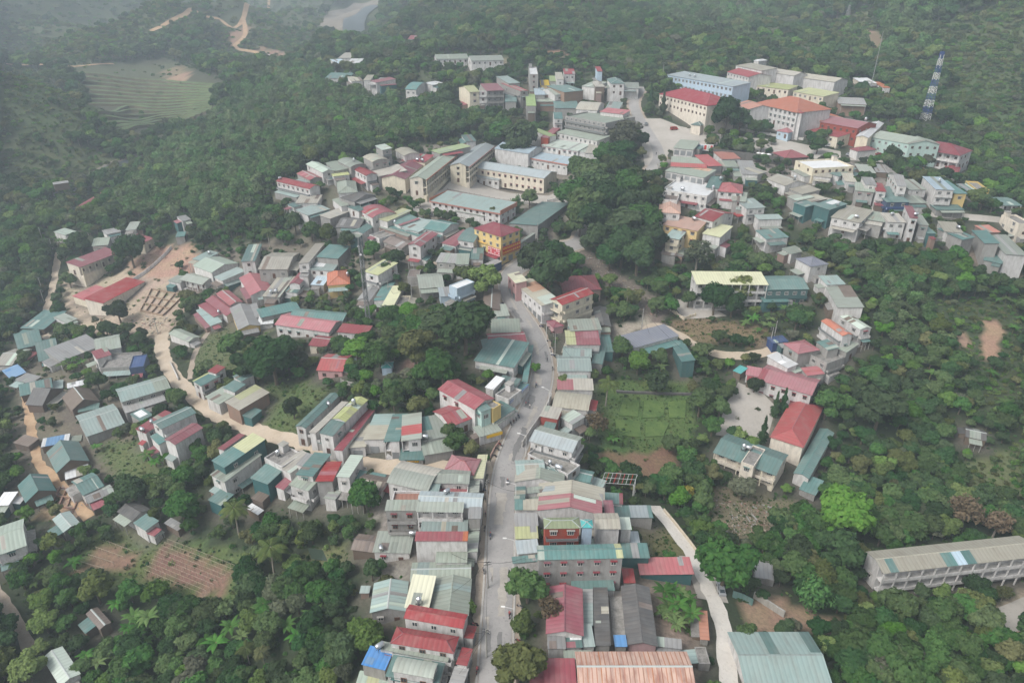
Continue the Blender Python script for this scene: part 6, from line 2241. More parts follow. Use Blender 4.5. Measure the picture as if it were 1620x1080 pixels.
# ---- what is past counting: one object each, its plants placed by geometry nodes
def scatter(name, pts, scl, rot, idx, protos, label, cat):
    coll = bpy.data.collections.new(name + '_kinds')
    for k, (me, mats) in enumerate(protos):
        po = bpy.data.objects.new(f'{name}_kind_{k:02d}', me)
        for s, m_ in enumerate(mats):
            po.material_slots[s].link = 'OBJECT'
            po.material_slots[s].material = m_
        coll.objects.link(po)
    me = bpy.data.meshes.new(name)
    me.vertices.add(len(pts))
    me.vertices.foreach_set('co', np.asarray(pts, np.float32).ravel())
    for an, ty, dat, fld in (('scl', 'FLOAT_VECTOR', scl, 'vector'), ('rot', 'FLOAT_VECTOR', rot, 'vector'), ('pick', 'INT', idx, 'value')):
        a = me.attributes.new(an, ty, 'POINT')
        a.data.foreach_set(fld, np.asarray(dat, np.float32 if ty != 'INT' else np.int32).ravel())
    o_ = obj(name, me)
    ng = bpy.data.node_groups.new(name + '_nodes', 'GeometryNodeTree')
    ng.interface.new_socket('Geometry', in_out='INPUT', socket_type='NodeSocketGeometry')
    ng.interface.new_socket('Geometry', in_out='OUTPUT', socket_type='NodeSocketGeometry')
    gi, go = ng.nodes.new('NodeGroupInput'), ng.nodes.new('NodeGroupOutput')
    ip = ng.nodes.new('GeometryNodeInstanceOnPoints')
    ci = ng.nodes.new('GeometryNodeCollectionInfo')
    ci.inputs['Collection'].default_value = coll
    ci.inputs['Separate Children'].default_value = True
    ci.inputs['Reset Children'].default_value = True
    def named(n_, ty):
        q = ng.nodes.new('GeometryNodeInputNamedAttribute')
        q.data_type = ty
        q.inputs['Name'].default_value = n_
        return q.outputs['Attribute']
    lk = ng.links
    lk.new(gi.outputs[0], ip.inputs['Points'])
    lk.new(ci.outputs[0], ip.inputs['Instance'])
    ip.inputs['Pick Instance'].default_value = True
    lk.new(named('pick', 'INT'), ip.inputs['Instance Index'])
    er = ng.nodes.new('FunctionNodeEulerToRotation')
    lk.new(named('rot', 'FLOAT_VECTOR'), er.inputs[0])
    lk.new(er.outputs[0], ip.inputs['Rotation'])
    lk.new(named('scl', 'FLOAT_VECTOR'), ip.inputs['Scale'])
    lk.new(ip.outputs[0], go.inputs[0])
    md = o_.modifiers.new('plants', 'NODES')
    md.node_group = ng
    tag(o_, label, cat)
    return kind(o_, 'stuff')

bl_lo = []
for i, kw in enumerate([dict(), dict(nl=11, flat=.8), dict(tall=1.15, nl=8), dict(flat=.62, nl=10), dict(tall=.95, nl=7)]):
    lv, wd = broadleaf(120 + i, 1300, .14, **kw)
    bl_lo.append(join_mesh('wood_tree', lv, wd, [LEAF['mid'], M_BARK]))
bb_lo = []
for i in range(3):
    lv, wd = bamboo(140 + i, 1100, .18)
    bb_lo.append(join_mesh('wood_bamboo', lv, wd, [LEAF['bamboo'], M_BARKP]))
protos, codes = [], {}
for tn in ('dark', 'mid', 'bright', 'olive', 'grey'):
    codes[tn] = (len(protos), len(bl_lo))
    protos += [(m_, [LEAF[tn], M_BARK]) for m_ in bl_lo]
codes['m'] = (len(protos), len(bb_lo))
protos += [(m_, [LEAF['bamboo'], M_BARKP]) for m_ in bb_lo]
pts, scl, rot, idx = [], [], [], []
for (x, y, z, R_, kd, tone, px, py, dep, nb) in left:
    c0, cn = codes['m' if kd == 'm' else tone]
    pts.append((x, y, z))
    scl.append((R_, R_, R_ * rp.uniform(.85, 1.12)))
    rot.append((0, 0, rp.uniform(0, 6.28)))
    idx.append(c0 + rp.randrange(cn))
scatter('forest', pts, scl, rot, idx, protos, 'dense mixed forest covering the hills and ravines round the town', 'forest')

sh = [np_mesh('undergrowth_shrub', shrub(200 + i, 260, .15), 4, [LEAF['mid']]) for i in range(4)]
tf = [np_mesh('undergrowth_tuft', tuft(220 + i, 46), 4, [LEAF['olive']]) for i in range(2)]
protos = []
for tn in ('dark', 'mid', 'bright', 'olive'):
    protos += [(m_, [LEAF[tn]]) for m_ in sh]
nsh = len(protos)
protos += [(m_, [LEAF[tn]]) for tn in ('olive', 'bright', 'mid') for m_ in tf]
pts, scl, rot, idx = [], [], [], []
for (x0, x1, y0, y1, sp, r0, r1, seed) in [(-290, 320, 45, 300, 2.0, .4, 1.3, 11), (-480, 520, 300, 520, 3.2, .8, 2.0, 12), (-850, 850, 520, 900, 4.2, 1.4, 3.2, 13), (-200, 200, 60, 300, 1.15, .25, .6, 15), (-1050, 1050, 900, 1500, 11, 2, 4.2, 14)]:
    x, y, z, px, py, dep, rr = candidates(x0, x1, y0, y1, sp, seed)
    cov = cover_at(px, py)
    nb = near_build(x, y)
    rg = road_gap(x, y)
    p = np.choose(cov, [.62, .7, .06, .97, .4, .3])
    p = np.where(nb < 3, .22, p)
    if seed == 15:
        p = np.where(cov == 1, .85, 0)
    for yd in YARDS:
        p = np.where(inside(px, py, yd), 0, p)
    Rr = r0 + (r1 - r0) * rr.uniform(0, 1, len(x)) ** 1.6
    Rr = np.where(cov == 1, Rr * .72, np.where(cov == 3, Rr * 1.35, Rr))
    keep = (rr.uniform(0, 1, len(x)) < p) & (nb > .5 + Rr * .5) & (rg > .3 + Rr * .5)
    for i in np.nonzero(keep)[0]:
        pts.append((x[i], y[i], z[i] - .05))
        k = Rr[i]
        scl.append((k, k, k * rr.uniform(.7, 1.2)))
        rot.append((0, 0, rr.uniform(0, 6.28)))
        idx.append(nsh + rr.randint(0, len(protos) - nsh) if (rr.uniform() < (.6 if cov[i] in (1, 2) else .12)) else rr.randint(4, nsh) if cov[i] == 3 else rr.randint(0, 8 if rr.uniform() < .75 else nsh))
scatter('undergrowth', pts, scl, rot, idx, protos, 'low shrubs, weeds and grass growing between trees and houses', 'undergrowth')
print('PLANTS', len(wood), nb_b, nb_m, len(left), len(pts))
# ------------------------------------------------------------------ things on roofs, along the roads and in the fields
rd = random.Random(3)

def roof_hit(px, py, lift=.5):
    """The roof that the photo shows at a pixel: house, place on it, height of the sheet."""
    best = None
    for hs in HOUSES:
        z = hs['zg'] + hs['h'] + lift
        for _ in range(3):
            q = on_plane(px, py, z)
            d = q[:2] - hs['cen']
            lx, ly = d @ hs['u'], d @ hs['y_ax']
            if abs(lx) > hs['L'] / 2 or abs(ly) > hs['W'] / 2:
                break
            z = hs['zg'] + hs['zr'](ly) + (0 if hs['form'] != 'f' else -.7) + lift
        else:
            if best is None or q[1] < best[1][1]:
                best = (hs, q, z - lift + .08)
    return best

def tank_meshes():
    b1, s1 = MB(), MB()
    prof = [(-.85, .12), (-.8, .34), (-.68, .5), (.68, .5), (.8, .34), (.85, .12)]
    n = 12
    for i, (x, r_) in enumerate(prof):
        b1.v += [(x, r_ * math.cos(k * 2 * math.pi / n), 1.0 + r_ * math.sin(k * 2 * math.pi / n)) for k in range(n)]
    for i in range(len(prof) - 1):
        for k in range(n):
            b1.f.append((i * n + k, i * n + (k + 1) % n, (i + 1) * n + (k + 1) % n, (i + 1) * n + k))
            b1.m.append(0)
    b1.f += [tuple(range(n - 1, -1, -1)), tuple(range((len(prof) - 1) * n, len(prof) * n))]
    b1.m += [0, 0]
    lying = mesh_of('tank_body', b1.v, b1.f, [M_STEEL], smooth=True)
    b2 = MB()
    prof = [(.5, .12), (.55, .42), (.62, .52), (1.75, .52), (1.9, .4), (1.98, .12), (2.05, .12)]
    for i, (z, r_) in enumerate(prof):
        b2.v += [(r_ * math.cos(k * 2 * math.pi / n), r_ * math.sin(k * 2 * math.pi / n), z) for k in range(n)]
    for i in range(len(prof) - 1):
        for k in range(n):
            b2.f.append((i * n + k, i * n + (k + 1) % n, (i + 1) * n + (k + 1) % n, (i + 1) * n + k))
    b2.f += [tuple(range(n - 1, -1, -1)), tuple(range((len(prof) - 1) * n, len(prof) * n))]
    up = mesh_of('tank_body', b2.v, b2.f, [M_STEEL], smooth=True)
    leg = box_mesh('leg', -.03, .03, -.03, .03, -.3, .55, M_DARKM)
    ring = box_mesh('cradle', -.6, .6, -.42, .42, .5, .56, M_DARKM)
    return lying, up, leg, ring
TK_L, TK_U, TK_LEG, TK_RING = tank_meshes()
seen_tank = {}
for px, py, k in [(601, 1024, 'l'), (663, 954, 'u'), (603, 868, 'l'), (654, 846, 'l'), (603, 786, 'l'), (707, 779, 'l'), (709, 727, 'u'), (673, 693, 'l'), (919, 827, 'u'), (940, 826, 'u'),
                  (373, 752, 'l'), (225, 681, 'l'), (346, 494, 'l'), (417, 404, 'u'), (429, 463, 'l'), (437, 462, 'l'), (474, 465, 'l'), (550, 436, 'u'), (491, 448, 'u'), (515, 448, 'u'), (331, 401, 'l'),
                  (714, 441, 'u'), (745, 403, 'u'), (766, 396, 'l'), (516, 254, 'l'), (443, 284, 'l'), (660, 254, 'l'), (668, 255, 'l'), (590, 364, 'l'), (1098, 348, 'l'), (1140, 284, 'l'), (1257, 285, 'u'),
                  (1277, 307, 'l'), (1359, 470, 'l'), (1306, 553, 'u'), (1355, 344, 'l'), (1411, 340, 'l'), (1449, 341, 'l'), (1516, 361, 'l'), (925, 177, 'l'), (1091, 120, 'l'), (1099, 122, 'l'), (1293, 181, 'u'),
                  (1369, 192, 'u'), (783, 346, 'u'), (775, 348, 'l'), (1128, 300, 'u'), (1080, 301, 'l'), (1290, 565, 'l'), (1000, 778, 'l'), (240, 668, 'l'), (1176, 712, 'u'), (1184, 710, 'l'), (520, 640, 'l'), (440, 720, 'u'), (870, 735, 'u'), (884, 742, 'l'), (790, 618, 'l'), (560, 640, 'u'), (560, 255, 'u'), (625, 355, 'u'), (1325, 325, 'u'), (1486, 288, 'u'), (906, 118, 'u')]:
    hit = roof_hit(px, py)
    if not hit:
        continue
    hs, q, z = hit
    t = obj('water_tank', None, loc=(q[0], q[1], z), rotz=rd.uniform(0, 3.1))
    sc = rd.uniform(1.0, 1.3)
    t.scale = (sc, sc, sc)
    obj('tank_body', TK_L if k == 'l' else TK_U, t)
    obj('cradle', TK_RING, t)
    for sx in (-.5, .5):
        for sy in (-.35, .35):
            obj('leg', TK_LEG, t, loc=(sx, sy, 0))
    key = (hs['where'], k)
    seen_tank[key] = seen_tank.get(key, 0) + 1
    how = {'l': 'lying', 'u': 'upright'}[k] + (' second' if seen_tank[key] > 1 else '')
    tag(t, ' '.join(f"{how} steel water tank on the house {hs['where']}".replace(',', '').split()[:16]), 'water tank', 'steel water tanks on the roofs')

# ---- poles, lamps, mast and tower
def top_height(px, py, q):
    """How tall a thing standing at q is when its top shows at photo row py."""
    a, b_ = 0.0, 120.0
    for _ in range(40):
        m_ = (a + b_) / 2
        if float(project(q[0], q[1], q[2] + m_)[1]) > py:
            a = m_
        else:
            b_ = m_
    return a

def pole(px, py, H, lab, arm=True, group=None):
    q = spot(px, py)
    t = obj('utility_pole', None, loc=tuple(q), rotz=rd.uniform(0, 3.1))
    m_ = MB()
    m_.tube((0, 0, -.4), (0, 0, H), .2, .11, 8)
    m_.build('shaft', [M_CONC], t)
    if arm:
        for i in range(2):
            a = MB()
            a.box(-.9, .9, -.16, -.05, H - .35 - .8 * i, H - .24 - .8 * i)
            ca = a.build('crossarm', [M_DARKM], t)
            for xx in (-.75, .0, .75):
                b_ = MB()
                b_.tube((xx, -.1, H - .24 - .8 * i), (xx, -.1, H - .02 - .8 * i), .05, .03, 6)
                obj('insulator', mesh_of('insulator', b_.v, b_.f, [M_WHITE]), ca)
    tag(t, lab, 'pole', group)
    return q, H
POLE_TOPS = {}
for px, py, H, lab in [(70, 388, 9.5, 'tall concrete pole at the head of the steep path'), (84, 397, 7, 'short concrete pole beside the tall path pole'), (68, 462, 7.5, 'concrete pole where the steep path turns'),
                       (70, 478, 6.5, 'leaning-looking concrete pole below the path turn'), (140, 372, 7, 'concrete pole behind the dark path-head tree'), (178, 356, 7, 'concrete pole in the banana belt behind the red school'),
                       (250, 528, 7.5, 'concrete pole at the top of the sand lane'), (1047, 138, 15, 'tall concrete pole behind the big red hall'), (1136, 242, 9, 'concrete pole on the retaining wall below the square'),
                       (1192, 246, 8, 'twin-post concrete pole beside the square trees'), (1370, 318, 9, 'concrete pole in the upper house row'), (702, 132, 9, 'lone pole rising from the far bamboo'),
                       (652, 478, 8, 'concrete pole behind the park'), (765, 660, 8, 'concrete pole at the bend by the villa'), (772, 930, 8.5, 'concrete pole beside the market halls'), (770, 1040, 8.5, 'concrete pole by the lowest red shop front'),
                       (771, 800, 8.5, 'concrete pole by the open upper deck'), (878, 560, 8, 'concrete pole opposite the upper bend'), (1218, 548, 8, 'first of two poles by the tarpaulin stall'), (1224, 538, 8, 'second of two poles by the tarpaulin stall'),
                       (1015, 522, 9, 'concrete pole in the dirt yard'), (850, 385, 9, 'concrete pole before the market roof'), (615, 470, 7, 'concrete pole behind the pale twin roofs')]:
    POLE_TOPS[lab] = pole(px, py, H, lab)

def wire(p, q, sag=1.2):
    m_ = MB()
    pts = []
    for i in range(13):
        t = i / 12
        pts.append(np.array(p) * (1 - t) + np.array(q) * t - np.array([0, 0, sag * 4 * t * (1 - t)]))
    n = 4
    for i, c in enumerate(pts):
        m_.v += [(c[0] + .03 * math.cos(k * math.pi / 2), c[1] + .03 * math.sin(k * math.pi / 2), c[2] + .03 * math.sin(k * math.pi / 2 + .8)) for k in range(n)]
    for i in range(12):
        for k in range(n):
            m_.f.append((i * n + k, i * n + (k + 1) % n, (i + 1) * n + (k + 1) % n, (i + 1) * n + k))
    return obj('cable', mesh_of('cable', m_.v, m_.f, [M_BLACK]))
def ptop(lab, d=0.0):
    q, H = POLE_TOPS[lab]
    return (q[0], q[1], q[2] + H - .3 - d)
def wire_pair(a, b_, lab, d=0.0):
    tag(wire(ptop(a, d), ptop(b_, d)), lab, 'cable')
wire_pair('concrete pole by the lowest red shop front', 'concrete pole beside the market halls', 'black cable along the road past the market halls')
wire_pair('concrete pole beside the market halls', 'concrete pole by the open upper deck', 'black cable along the road past the long red roof')
wire_pair('concrete pole by the open upper deck', 'concrete pole at the bend by the villa', 'black cable along the road from the upper deck to the bend')
wire_pair('concrete pole at the bend by the villa', 'concrete pole opposite the upper bend', 'black cable crossing the road at the bend')
wire_pair('tall concrete pole at the head of the steep path', 'concrete pole where the steep path turns', 'black cable down the steep path')

for plab, (q, H) in POLE_TOPS.items():
    dd = sorted(HOUSES, key=lambda h_: np.hypot(h_['cen'][0] - q[0], h_['cen'][1] - q[1]))[:3]
    for k, h_ in enumerate(dd):
        if np.hypot(h_['cen'][0] - q[0], h_['cen'][1] - q[1]) < 32:
            e = h_['cen']
            tag(wire((q[0], q[1], q[2] + H - .5), (e[0], e[1], h_['zg'] + h_['h'] + .4 + h_['W'] * .1), .8), ' '.join(f"black cable from the {plab} to the {['nearest', 'next', 'third'][k]} roof".split()[:16]), 'cable', 'house cables')

def lamp(px, py, side, lab):
    q = spot(px, py)
    t = obj('street_lamp', None, loc=tuple(q), rotz=side)
    m_ = MB()
    m_.tube((0, 0, -.3), (0, 0, 7.2), .1, .06, 8)
    m_.build('post', [M_WHITE], t)
    a = MB()
    a.tube((0, 0, 7.1), (1.9, 0, 7.7), .05, .04, 6)
    arm = a.build('arm', [M_WHITE], t)
    h_ = MB()
    v = box_v(1.7, 2.6, -.18, .18, 7.66, 7.8)
    v[4:] = [(x * .9 + .2, y * .7, z) for x, y, z in v[4:]]
    h_.add(v, BOXF)
    obj('lamp_head', mesh_of('lamp_head', h_.v, h_.f, [M_WHITE]), arm)
    tag(t, lab, 'street lamp', 'street lamps along the main road')
for px, py, s, lab in [(812, 1000, 3.1, 'white street lamp below the great roadside tree'), (813, 890, 3.1, 'white street lamp by the roadside sage strips'), (816, 800, 3.1, 'white street lamp by the big beige roof'),
                       (832, 722, 2.9, 'white street lamp by the bare stepped terrace'), (868, 648, 2.7, 'white street lamp by the beige vault'), (882, 590, 3.2, 'white street lamp by the white-sided shop'), (864, 540, 3.5, 'white street lamp by the patched red shop')]:
    lamp(px, py, s, lab)

def lattice(name, px, py, top, w0, w1, nsec, cols, lab, cat, extras=None):
    q = spot(px, py)
    H = top_height(px, top, q)
    t = obj(name, None, loc=tuple(q), rotz=.5)
    for i in range(nsec):
        z0, z1 = H * i / nsec, H * (i + 1) / nsec
        a, b_ = w0 + (w1 - w0) * i / nsec, w0 + (w1 - w0) * (i + 1) / nsec
        m_ = MB()
        r_ = .13 if w0 > 1.5 else .1
        c0 = [(-a, -a, z0), (a, -a, z0), (a, a, z0), (-a, a, z0)]
        c1 = [(-b_, -b_, z1), (b_, -b_, z1), (b_, b_, z1), (-b_, b_, z1)]
        for k in range(4):
            m_.tube(c0[k], c1[k], r_, r_, 5)
            nseg = 2
            for j in range(nseg):
                f0, f1 = j / nseg, (j + 1) / nseg
                lerp = lambda p, q_, f: tuple(p[d] * (1 - f) + q_[d] * f for d in range(3))
                A0, B0 = lerp(c0[k], c1[k], f0), lerp(c0[(k + 1) % 4], c1[(k + 1) % 4], f0)
                A1, B1 = lerp(c0[k], c1[k], f1), lerp(c0[(k + 1) % 4], c1[(k + 1) % 4], f1)
                m_.tube(A0, B1, r_ * .6, r_ * .6, 4)
                m_.tube(B0, A1, r_ * .6, r_ * .6, 4)
                m_.tube(A1, B1, r_ * .6, r_ * .6, 4)
        m_.build('lattice_section', [cols[i % len(cols)]], t)
    if extras:
        extras(t, H)
    tag(t, lab, cat)
    return t, H
M_BLUEP = plain_mat('blue_tower_paint', (.025, .07, .24), .6)
def antennas(t, H):
    for k in range(6):
        a = k * 1.047
        m_ = MB()
        zz = H * (.93 if k % 2 else .8)
        x, y = math.cos(a) * 1.1, math.sin(a) * 1.1
        m_.box(x - .16, x + .16, y - .12, y + .12, zz - 1.3, zz + 1.0)
        m_.build('antenna_panel', [M_WHITE], t)
    m_ = MB()
    m_.tube((0, 0, H), (0, 0, H + 2.6), .05, .03, 5)
    m_.build('lightning_rod', [M_DARKM], t)
lattice('lattice_tower', 1463, 190, 82, 2.0, .75, 10, [M_WHITE, M_BLUEP], 'tall blue and white lattice tower on the scrub hillside foot', 'tower', antennas)
M_GALV = plain_mat('galvanised_steel', (.34, .34, .34), .5, .4)
def mast_parts(t, H):
    for k, (zz, a) in enumerate([(.97, .5), (.9, 2.4), (.82, 4.2), (.6, .3)]):
        m_ = MB()
        n = 10
        x, y = math.cos(a) * .75, math.sin(a) * .75
        m_.tube((x, y, H * zz), (x + math.cos(a) * .22, y + math.sin(a) * .22, H * zz + .05), .45, .3, n)
        m_.build('dish', [M_WHITE], t)
lattice('radio_mast', 583, 512, 376, .7, .55, 12, [M_GALV, M_GREY], 'slender grey radio mast between the park and the red schools', 'mast', mast_parts)
lattice('pylon', 1340, 30, 8, 1.6, .4, 4, [M_GALV], 'small far pylon on the cleared hill slope', 'pylon')
q_ = spot(1375, 150)
Hm = top_height(1375, 50, q_)
t = obj('antenna_pole', None, loc=tuple(q_))
m_ = MB()
m_.tube((0, 0, -.3), (0, 0, Hm), .22, .12, 6)
m_.build('shaft', [M_GALV], t)
tag(t, 'thin tall antenna pole before the cleared hill slope', 'pole')

# ---- walls, fences, kerbs
def wall_line(name, pixels, H, th, m, lab, cat, posts=0, pm=None, drop=.5, step=2.5):
    pts = [spot(*p) for p in pixels]
    ln = []
    for a, b_ in zip(pts, pts[1:]):
        n = max(1, int(np.linalg.norm(b_[:2] - a[:2]) / step))
        ln += [a[:2] * (1 - k / n) + b_[:2] * k / n for k in range(n)]
    ln.append(pts[-1][:2])
    ln = np.array(ln)
    tg = np.gradient(ln, axis=0)
    tg /= np.linalg.norm(tg, axis=1)[:, None] + 1e-9
    nr = np.stack([-tg[:, 1], tg[:, 0]], 1) * th / 2
    t = obj(name, None, loc=(ln[0][0], ln[0][1], float(ground(*ln[0]))))
    o_ = np.array(t.location)
    v, f = [], []
    for i, p in enumerate(ln):
        z = float(ground(*p))
        for s in (-1, 1):
            q = p + nr[i] * s
            v += [(q[0] - o_[0], q[1] - o_[1], z - drop - o_[2]), (q[0] - o_[0], q[1] - o_[1], z + H - o_[2])]
    for i in range(len(ln) - 1):
        a = i * 4
        b_ = a + 4
        f += [(a, b_, b_ + 1, a + 1), (a + 3, b_ + 3, b_ + 2, a + 2), (a + 1, b_ + 1, b_ + 3, a + 3)]
    f += [(0, 1, 3, 2), (len(v) - 4, len(v) - 2, len(v) - 1, len(v) - 3)]
    obj('wall_body', mesh_of('wall_body', v, f, [m]), t)
    if posts:
        k = 0
        while k < len(ln):
            z = float(ground(*ln[k])) - o_[2]
            p = ln[k] - o_[:2]
            obj('post', box_mesh('post', p[0] - th * .8, p[0] + th * .8, p[1] - th * .8, p[1] + th * .8, z - drop, z + H + .35, pm or m), t)
            k += posts
    tag(t, lab, cat)
M_DSTONE = wall_mat('dark_stone', (.14, .13, .12), stain=.6, dirt=(.06, .06, .055))
M_WHITEW = wall_mat('whitewash', (.62, .6, .57), stain=.35)
M_CREAMW = wall_mat('cream_wash', (.58, .5, .36), stain=.3)
wall_line('retaining_wall', [(1127, 248), (1180, 254), (1245, 262)], 4.2, .5, M_DSTONE, 'dark stone retaining wall below the tree-lined square', 'wall')
wall_line('perimeter_wall', [(655, 334), (690, 342), (735, 352), (790, 358)], 1.6, .25, M_WHITEW, 'white posted wall below the school front hall', 'wall', 2)
wall_line('court_fence', [(708, 302), (760, 312), (820, 322), (870, 328)], 1.2, .15, M_CONC, 'dark fence between the school court and the front hall', 'fence', 1)
wall_line('gate_wall', [(866, 322), (885, 318), (905, 322)], 1.8, .25, M_WHITEW, 'white gate wall at the end of the school court', 'wall', 1)
wall_line('roadside_hoarding', [(826, 708), (842, 683), (862, 655), (872, 632)], 2.2, .12, M_WHITEW, 'white hoarding along the garden side of the bend', 'hoarding', 2)
wall_line('canal_wall', [(1050, 808), (1070, 832), (1092, 860), (1106, 880)], 1.0, .35, M_CREAMW, 'pale canal wall beside the concrete lane head', 'wall')
wall_line('sheet_fence', [(1158, 944), (1175, 950), (1190, 958)], 2.2, .08, ROOF['te'], 'teal sheet fence by the parked car', 'fence')
wall_line('mossy_wall', [(1192, 945), (1215, 960), (1240, 976)], 2.0, .4, M_CONC, 'mossy concrete wall beside the earth by the warehouse', 'wall')
wall_line('yard_wall', [(1052, 486), (1070, 498), (1082, 506), (1100, 500)], 1.2, .25, M_CREAMW, 'cream posted wall round the gallery yard', 'wall', 1)
wall_line('park_wall', [(598, 630), (640, 612), (690, 622)], 1.2, .3, M_WHITEW, 'low white wall under the park above the lane row', 'wall')
wall_line('terrace_wall', [(540, 606), (565, 612), (590, 622)], 1.4, .3, M_CONC, 'low concrete wall below the lonely pink house', 'wall', 2)
wall_line('site_hoarding', [(208, 448), (232, 432), (262, 405), (272, 393)], 1.8, .1, ROOF['wh'], 'white tarpaulin hoarding round the red earth site', 'hoarding')
wall_line('site_wall', [(160, 508), (178, 525), (198, 535)], 1.6, .3, M_BRICKT, 'brick wall at the foot of the building site', 'wall')
wall_line('hedge_bank', [(975, 620), (1020, 622), (1095, 624)], .7, .8, M_DSTONE, 'dark stone bank across the head of the green garden', 'bank')
wall_line('roadside_wall', [(1040, 262), (1048, 285), (1040, 300)], 1.4, .3, M_CONC, 'grey wall at the avenue corner beneath the sage shop', 'wall')
wall_line('office_wall', [(1345, 262), (1390, 268), (1440, 276)], 1.3, .25, M_CONC, 'grey posted wall under the mint office yard', 'wall', 2)
wall_line('stage_wall', [(1434, 272), (1450, 276), (1466, 278)], 3.2, .4, M_WHITEW, 'white stage wall below the columned office', 'wall', 2, ROOF['or'])
wall_line('square_wall', [(1170, 206), (1200, 212), (1236, 217), (1270, 222)], 1.3, .25, M_WHITEW, 'white posted wall before the orange clinic', 'wall', 2)
wall_line('lane_wall', [(270, 575), (278, 592), (283, 602)], 1.1, .25, M_WHITEW, 'short white wall on the outside of the sand lane curve', 'wall')
wall_line('garden_wall', [(790, 700), (782, 712), (776, 724)], 1.0, .3, M_BRICKT, 'brick planter wall under the villa trees', 'wall')
wall_line('schoolyard_wall', [(1560, 1010), (1620, 1002)], 1.0, .3, M_BRICKT, 'brick wall at the edge of the slab school ground', 'wall')

# ---- signs
def board(name, hs_where, side, u0, u1, z0, z1, m, lab, marks=None, off=.25):
    hs = next(h_ for h_ in HOUSES if h_['where'].startswith(hs_where))
    L_, W_ = hs['L'], hs['W']
    t = obj(name, None)
    t.location = hs['root'].location
    t.rotation_euler = hs['root'].rotation_euler
    if side == 'a':
        x0, x1, y0, y1 = -L_ / 2 + L_ * u0, -L_ / 2 + L_ * u1, -W_ / 2 - off - .1, -W_ / 2 - off
    else:
        x0, x1, y0, y1 = L_ / 2 + off, L_ / 2 + off + .1, -W_ / 2 + W_ * u0, -W_ / 2 + W_ * u1
    p = obj('panel', box_mesh('panel', x0, x1, y0, y1, z0, z1, m), t)
    if marks:
        mm, rows, n = marks
        for r_ in range(rows):
            for k in range(n):
                if rd.random() < .12:
                    continue
                a0, a1 = (k + .15 + rd.uniform(0, .1)) / n, (k + .8) / n
                zz0 = z0 + (z1 - z0) * (r_ + .25) / rows
                zz1 = z0 + (z1 - z0) * (r_ + .75) / rows
                if side == 'a':
                    me = box_mesh('lettering', x0 + (x1 - x0) * a0, x0 + (x1 - x0) * a1, y0 - .03, y0 - .002, zz0, zz1, mm)
                else:
                    me = box_mesh('lettering', x1 + .002, x1 + .03, y0 + (y1 - y0) * a0, y0 + (y1 - y0) * a1, zz0, zz1, mm)
                obj('lettering', me, p)
    tag(t, lab, 'sign')
M_SRED = plain_mat('sign_red', (.5, .03, .03), .5)
M_SYEL = plain_mat('sign_yellow', (.75, .45, .06), .5)
M_SBLU = plain_mat('sign_blue', (.04, .13, .4), .5)
M_SBLK = plain_mat('sign_black', (.02, .02, .02), .5)
board('banner', 'three storeys with red banners', 'a', .55, .98, 3.3, 6.6, M_SRED, 'red banner with pale lines round the yellow building corner', (M_WHITE, 4, 6))
board('billboard', 'three storeys with red banners', 'b', .06, .95, 4.0, 7.4, M_SRED, 'red billboard with yellow lines on the yellow junction building', (M_SYEL, 2, 9))
board('sign_band', 'three storeys with red banners', 'a', .0, .5, 6.9, 7.5, M_SYEL, 'orange band over the yellow junction building front', None, .2)
board('sign_board', 'broad front with a blue banner', 'a', .02, .98, 2.6, 3.8, M_SBLU, 'long blue sign over the broad shop front in the upper row', (M_WHITE, 1, 16))
board('sign_board', 'shop front with a black sign', 'a', .25, .8, 2.1, 2.9, M_SBLK, 'black shop sign with yellow marks on the sand lane', (M_SYEL, 1, 7), .12)
board('sign_board', 'with a yellow sign band', 'a', .3, 1.0, 2.0, 3.0, M_SYEL, 'yellow shop sign at the bend under the villa', None, .12)
board('sign_board', 'beside the blue roof at the bottom', 'a', .3, .75, 4.6, 5.5, M_SYEL, 'yellow sign with dark marks near the bottom edge', (M_SBLK, 1, 8), .12)
board('sign_board', 'lower awning row with blue', 'a', .1, .45, 2.6, 3.5, M_SBLU, 'blue shop sign on the lower awning row', (M_WHITE, 1, 8), .1)
board('sign_board', 'lower awning row with blue', 'a', .5, .9, 2.6, 3.5, M_SBLU, 'second blue shop sign on the lower awning row, uphill', (M_WHITE, 1, 8), .1)
board('sign_board', 'low corner shop behind', 'a', .0, 1.0, 2.2, 3.2, M_WHITE, 'long white sign board of the corner shop at the bend', None, .3)
for (pa, pb, H, m, lab) in [((1098, 240), (1127, 244), 3.4, M_WHITE, 'white and red billboard beside the avenue corner')]:
    a, b_ = spot(*pa), spot(*pb)
    d = b_ - a
    ln = float(np.linalg.norm(d[:2]))
    t = obj('billboard', None, loc=tuple(a), rotz=math.atan2(d[1], d[0]))
    p = obj('panel', box_mesh('panel', 0, ln, -.1, .1, .9, H + .9, m), t)
    for k in range(6):
        obj('picture_field', box_mesh('picture_field', ln * (k + .1) / 6, ln * (k + .85) / 6, -.14, -.102, 1.2 + .3 * (k % 2), H + .4, [M_SRED, M_SBLU, ROOF['lb'], M_SRED, ROOF['mi'], M_SRED][k]), p)
    for k in range(4):
        x = ln * (k + .5) / 4
        obj('leg', box_mesh('leg', x - .08, x + .08, .1, .26, -.3, H, M_DARKM), t)
    tag(t, lab, 'billboard')

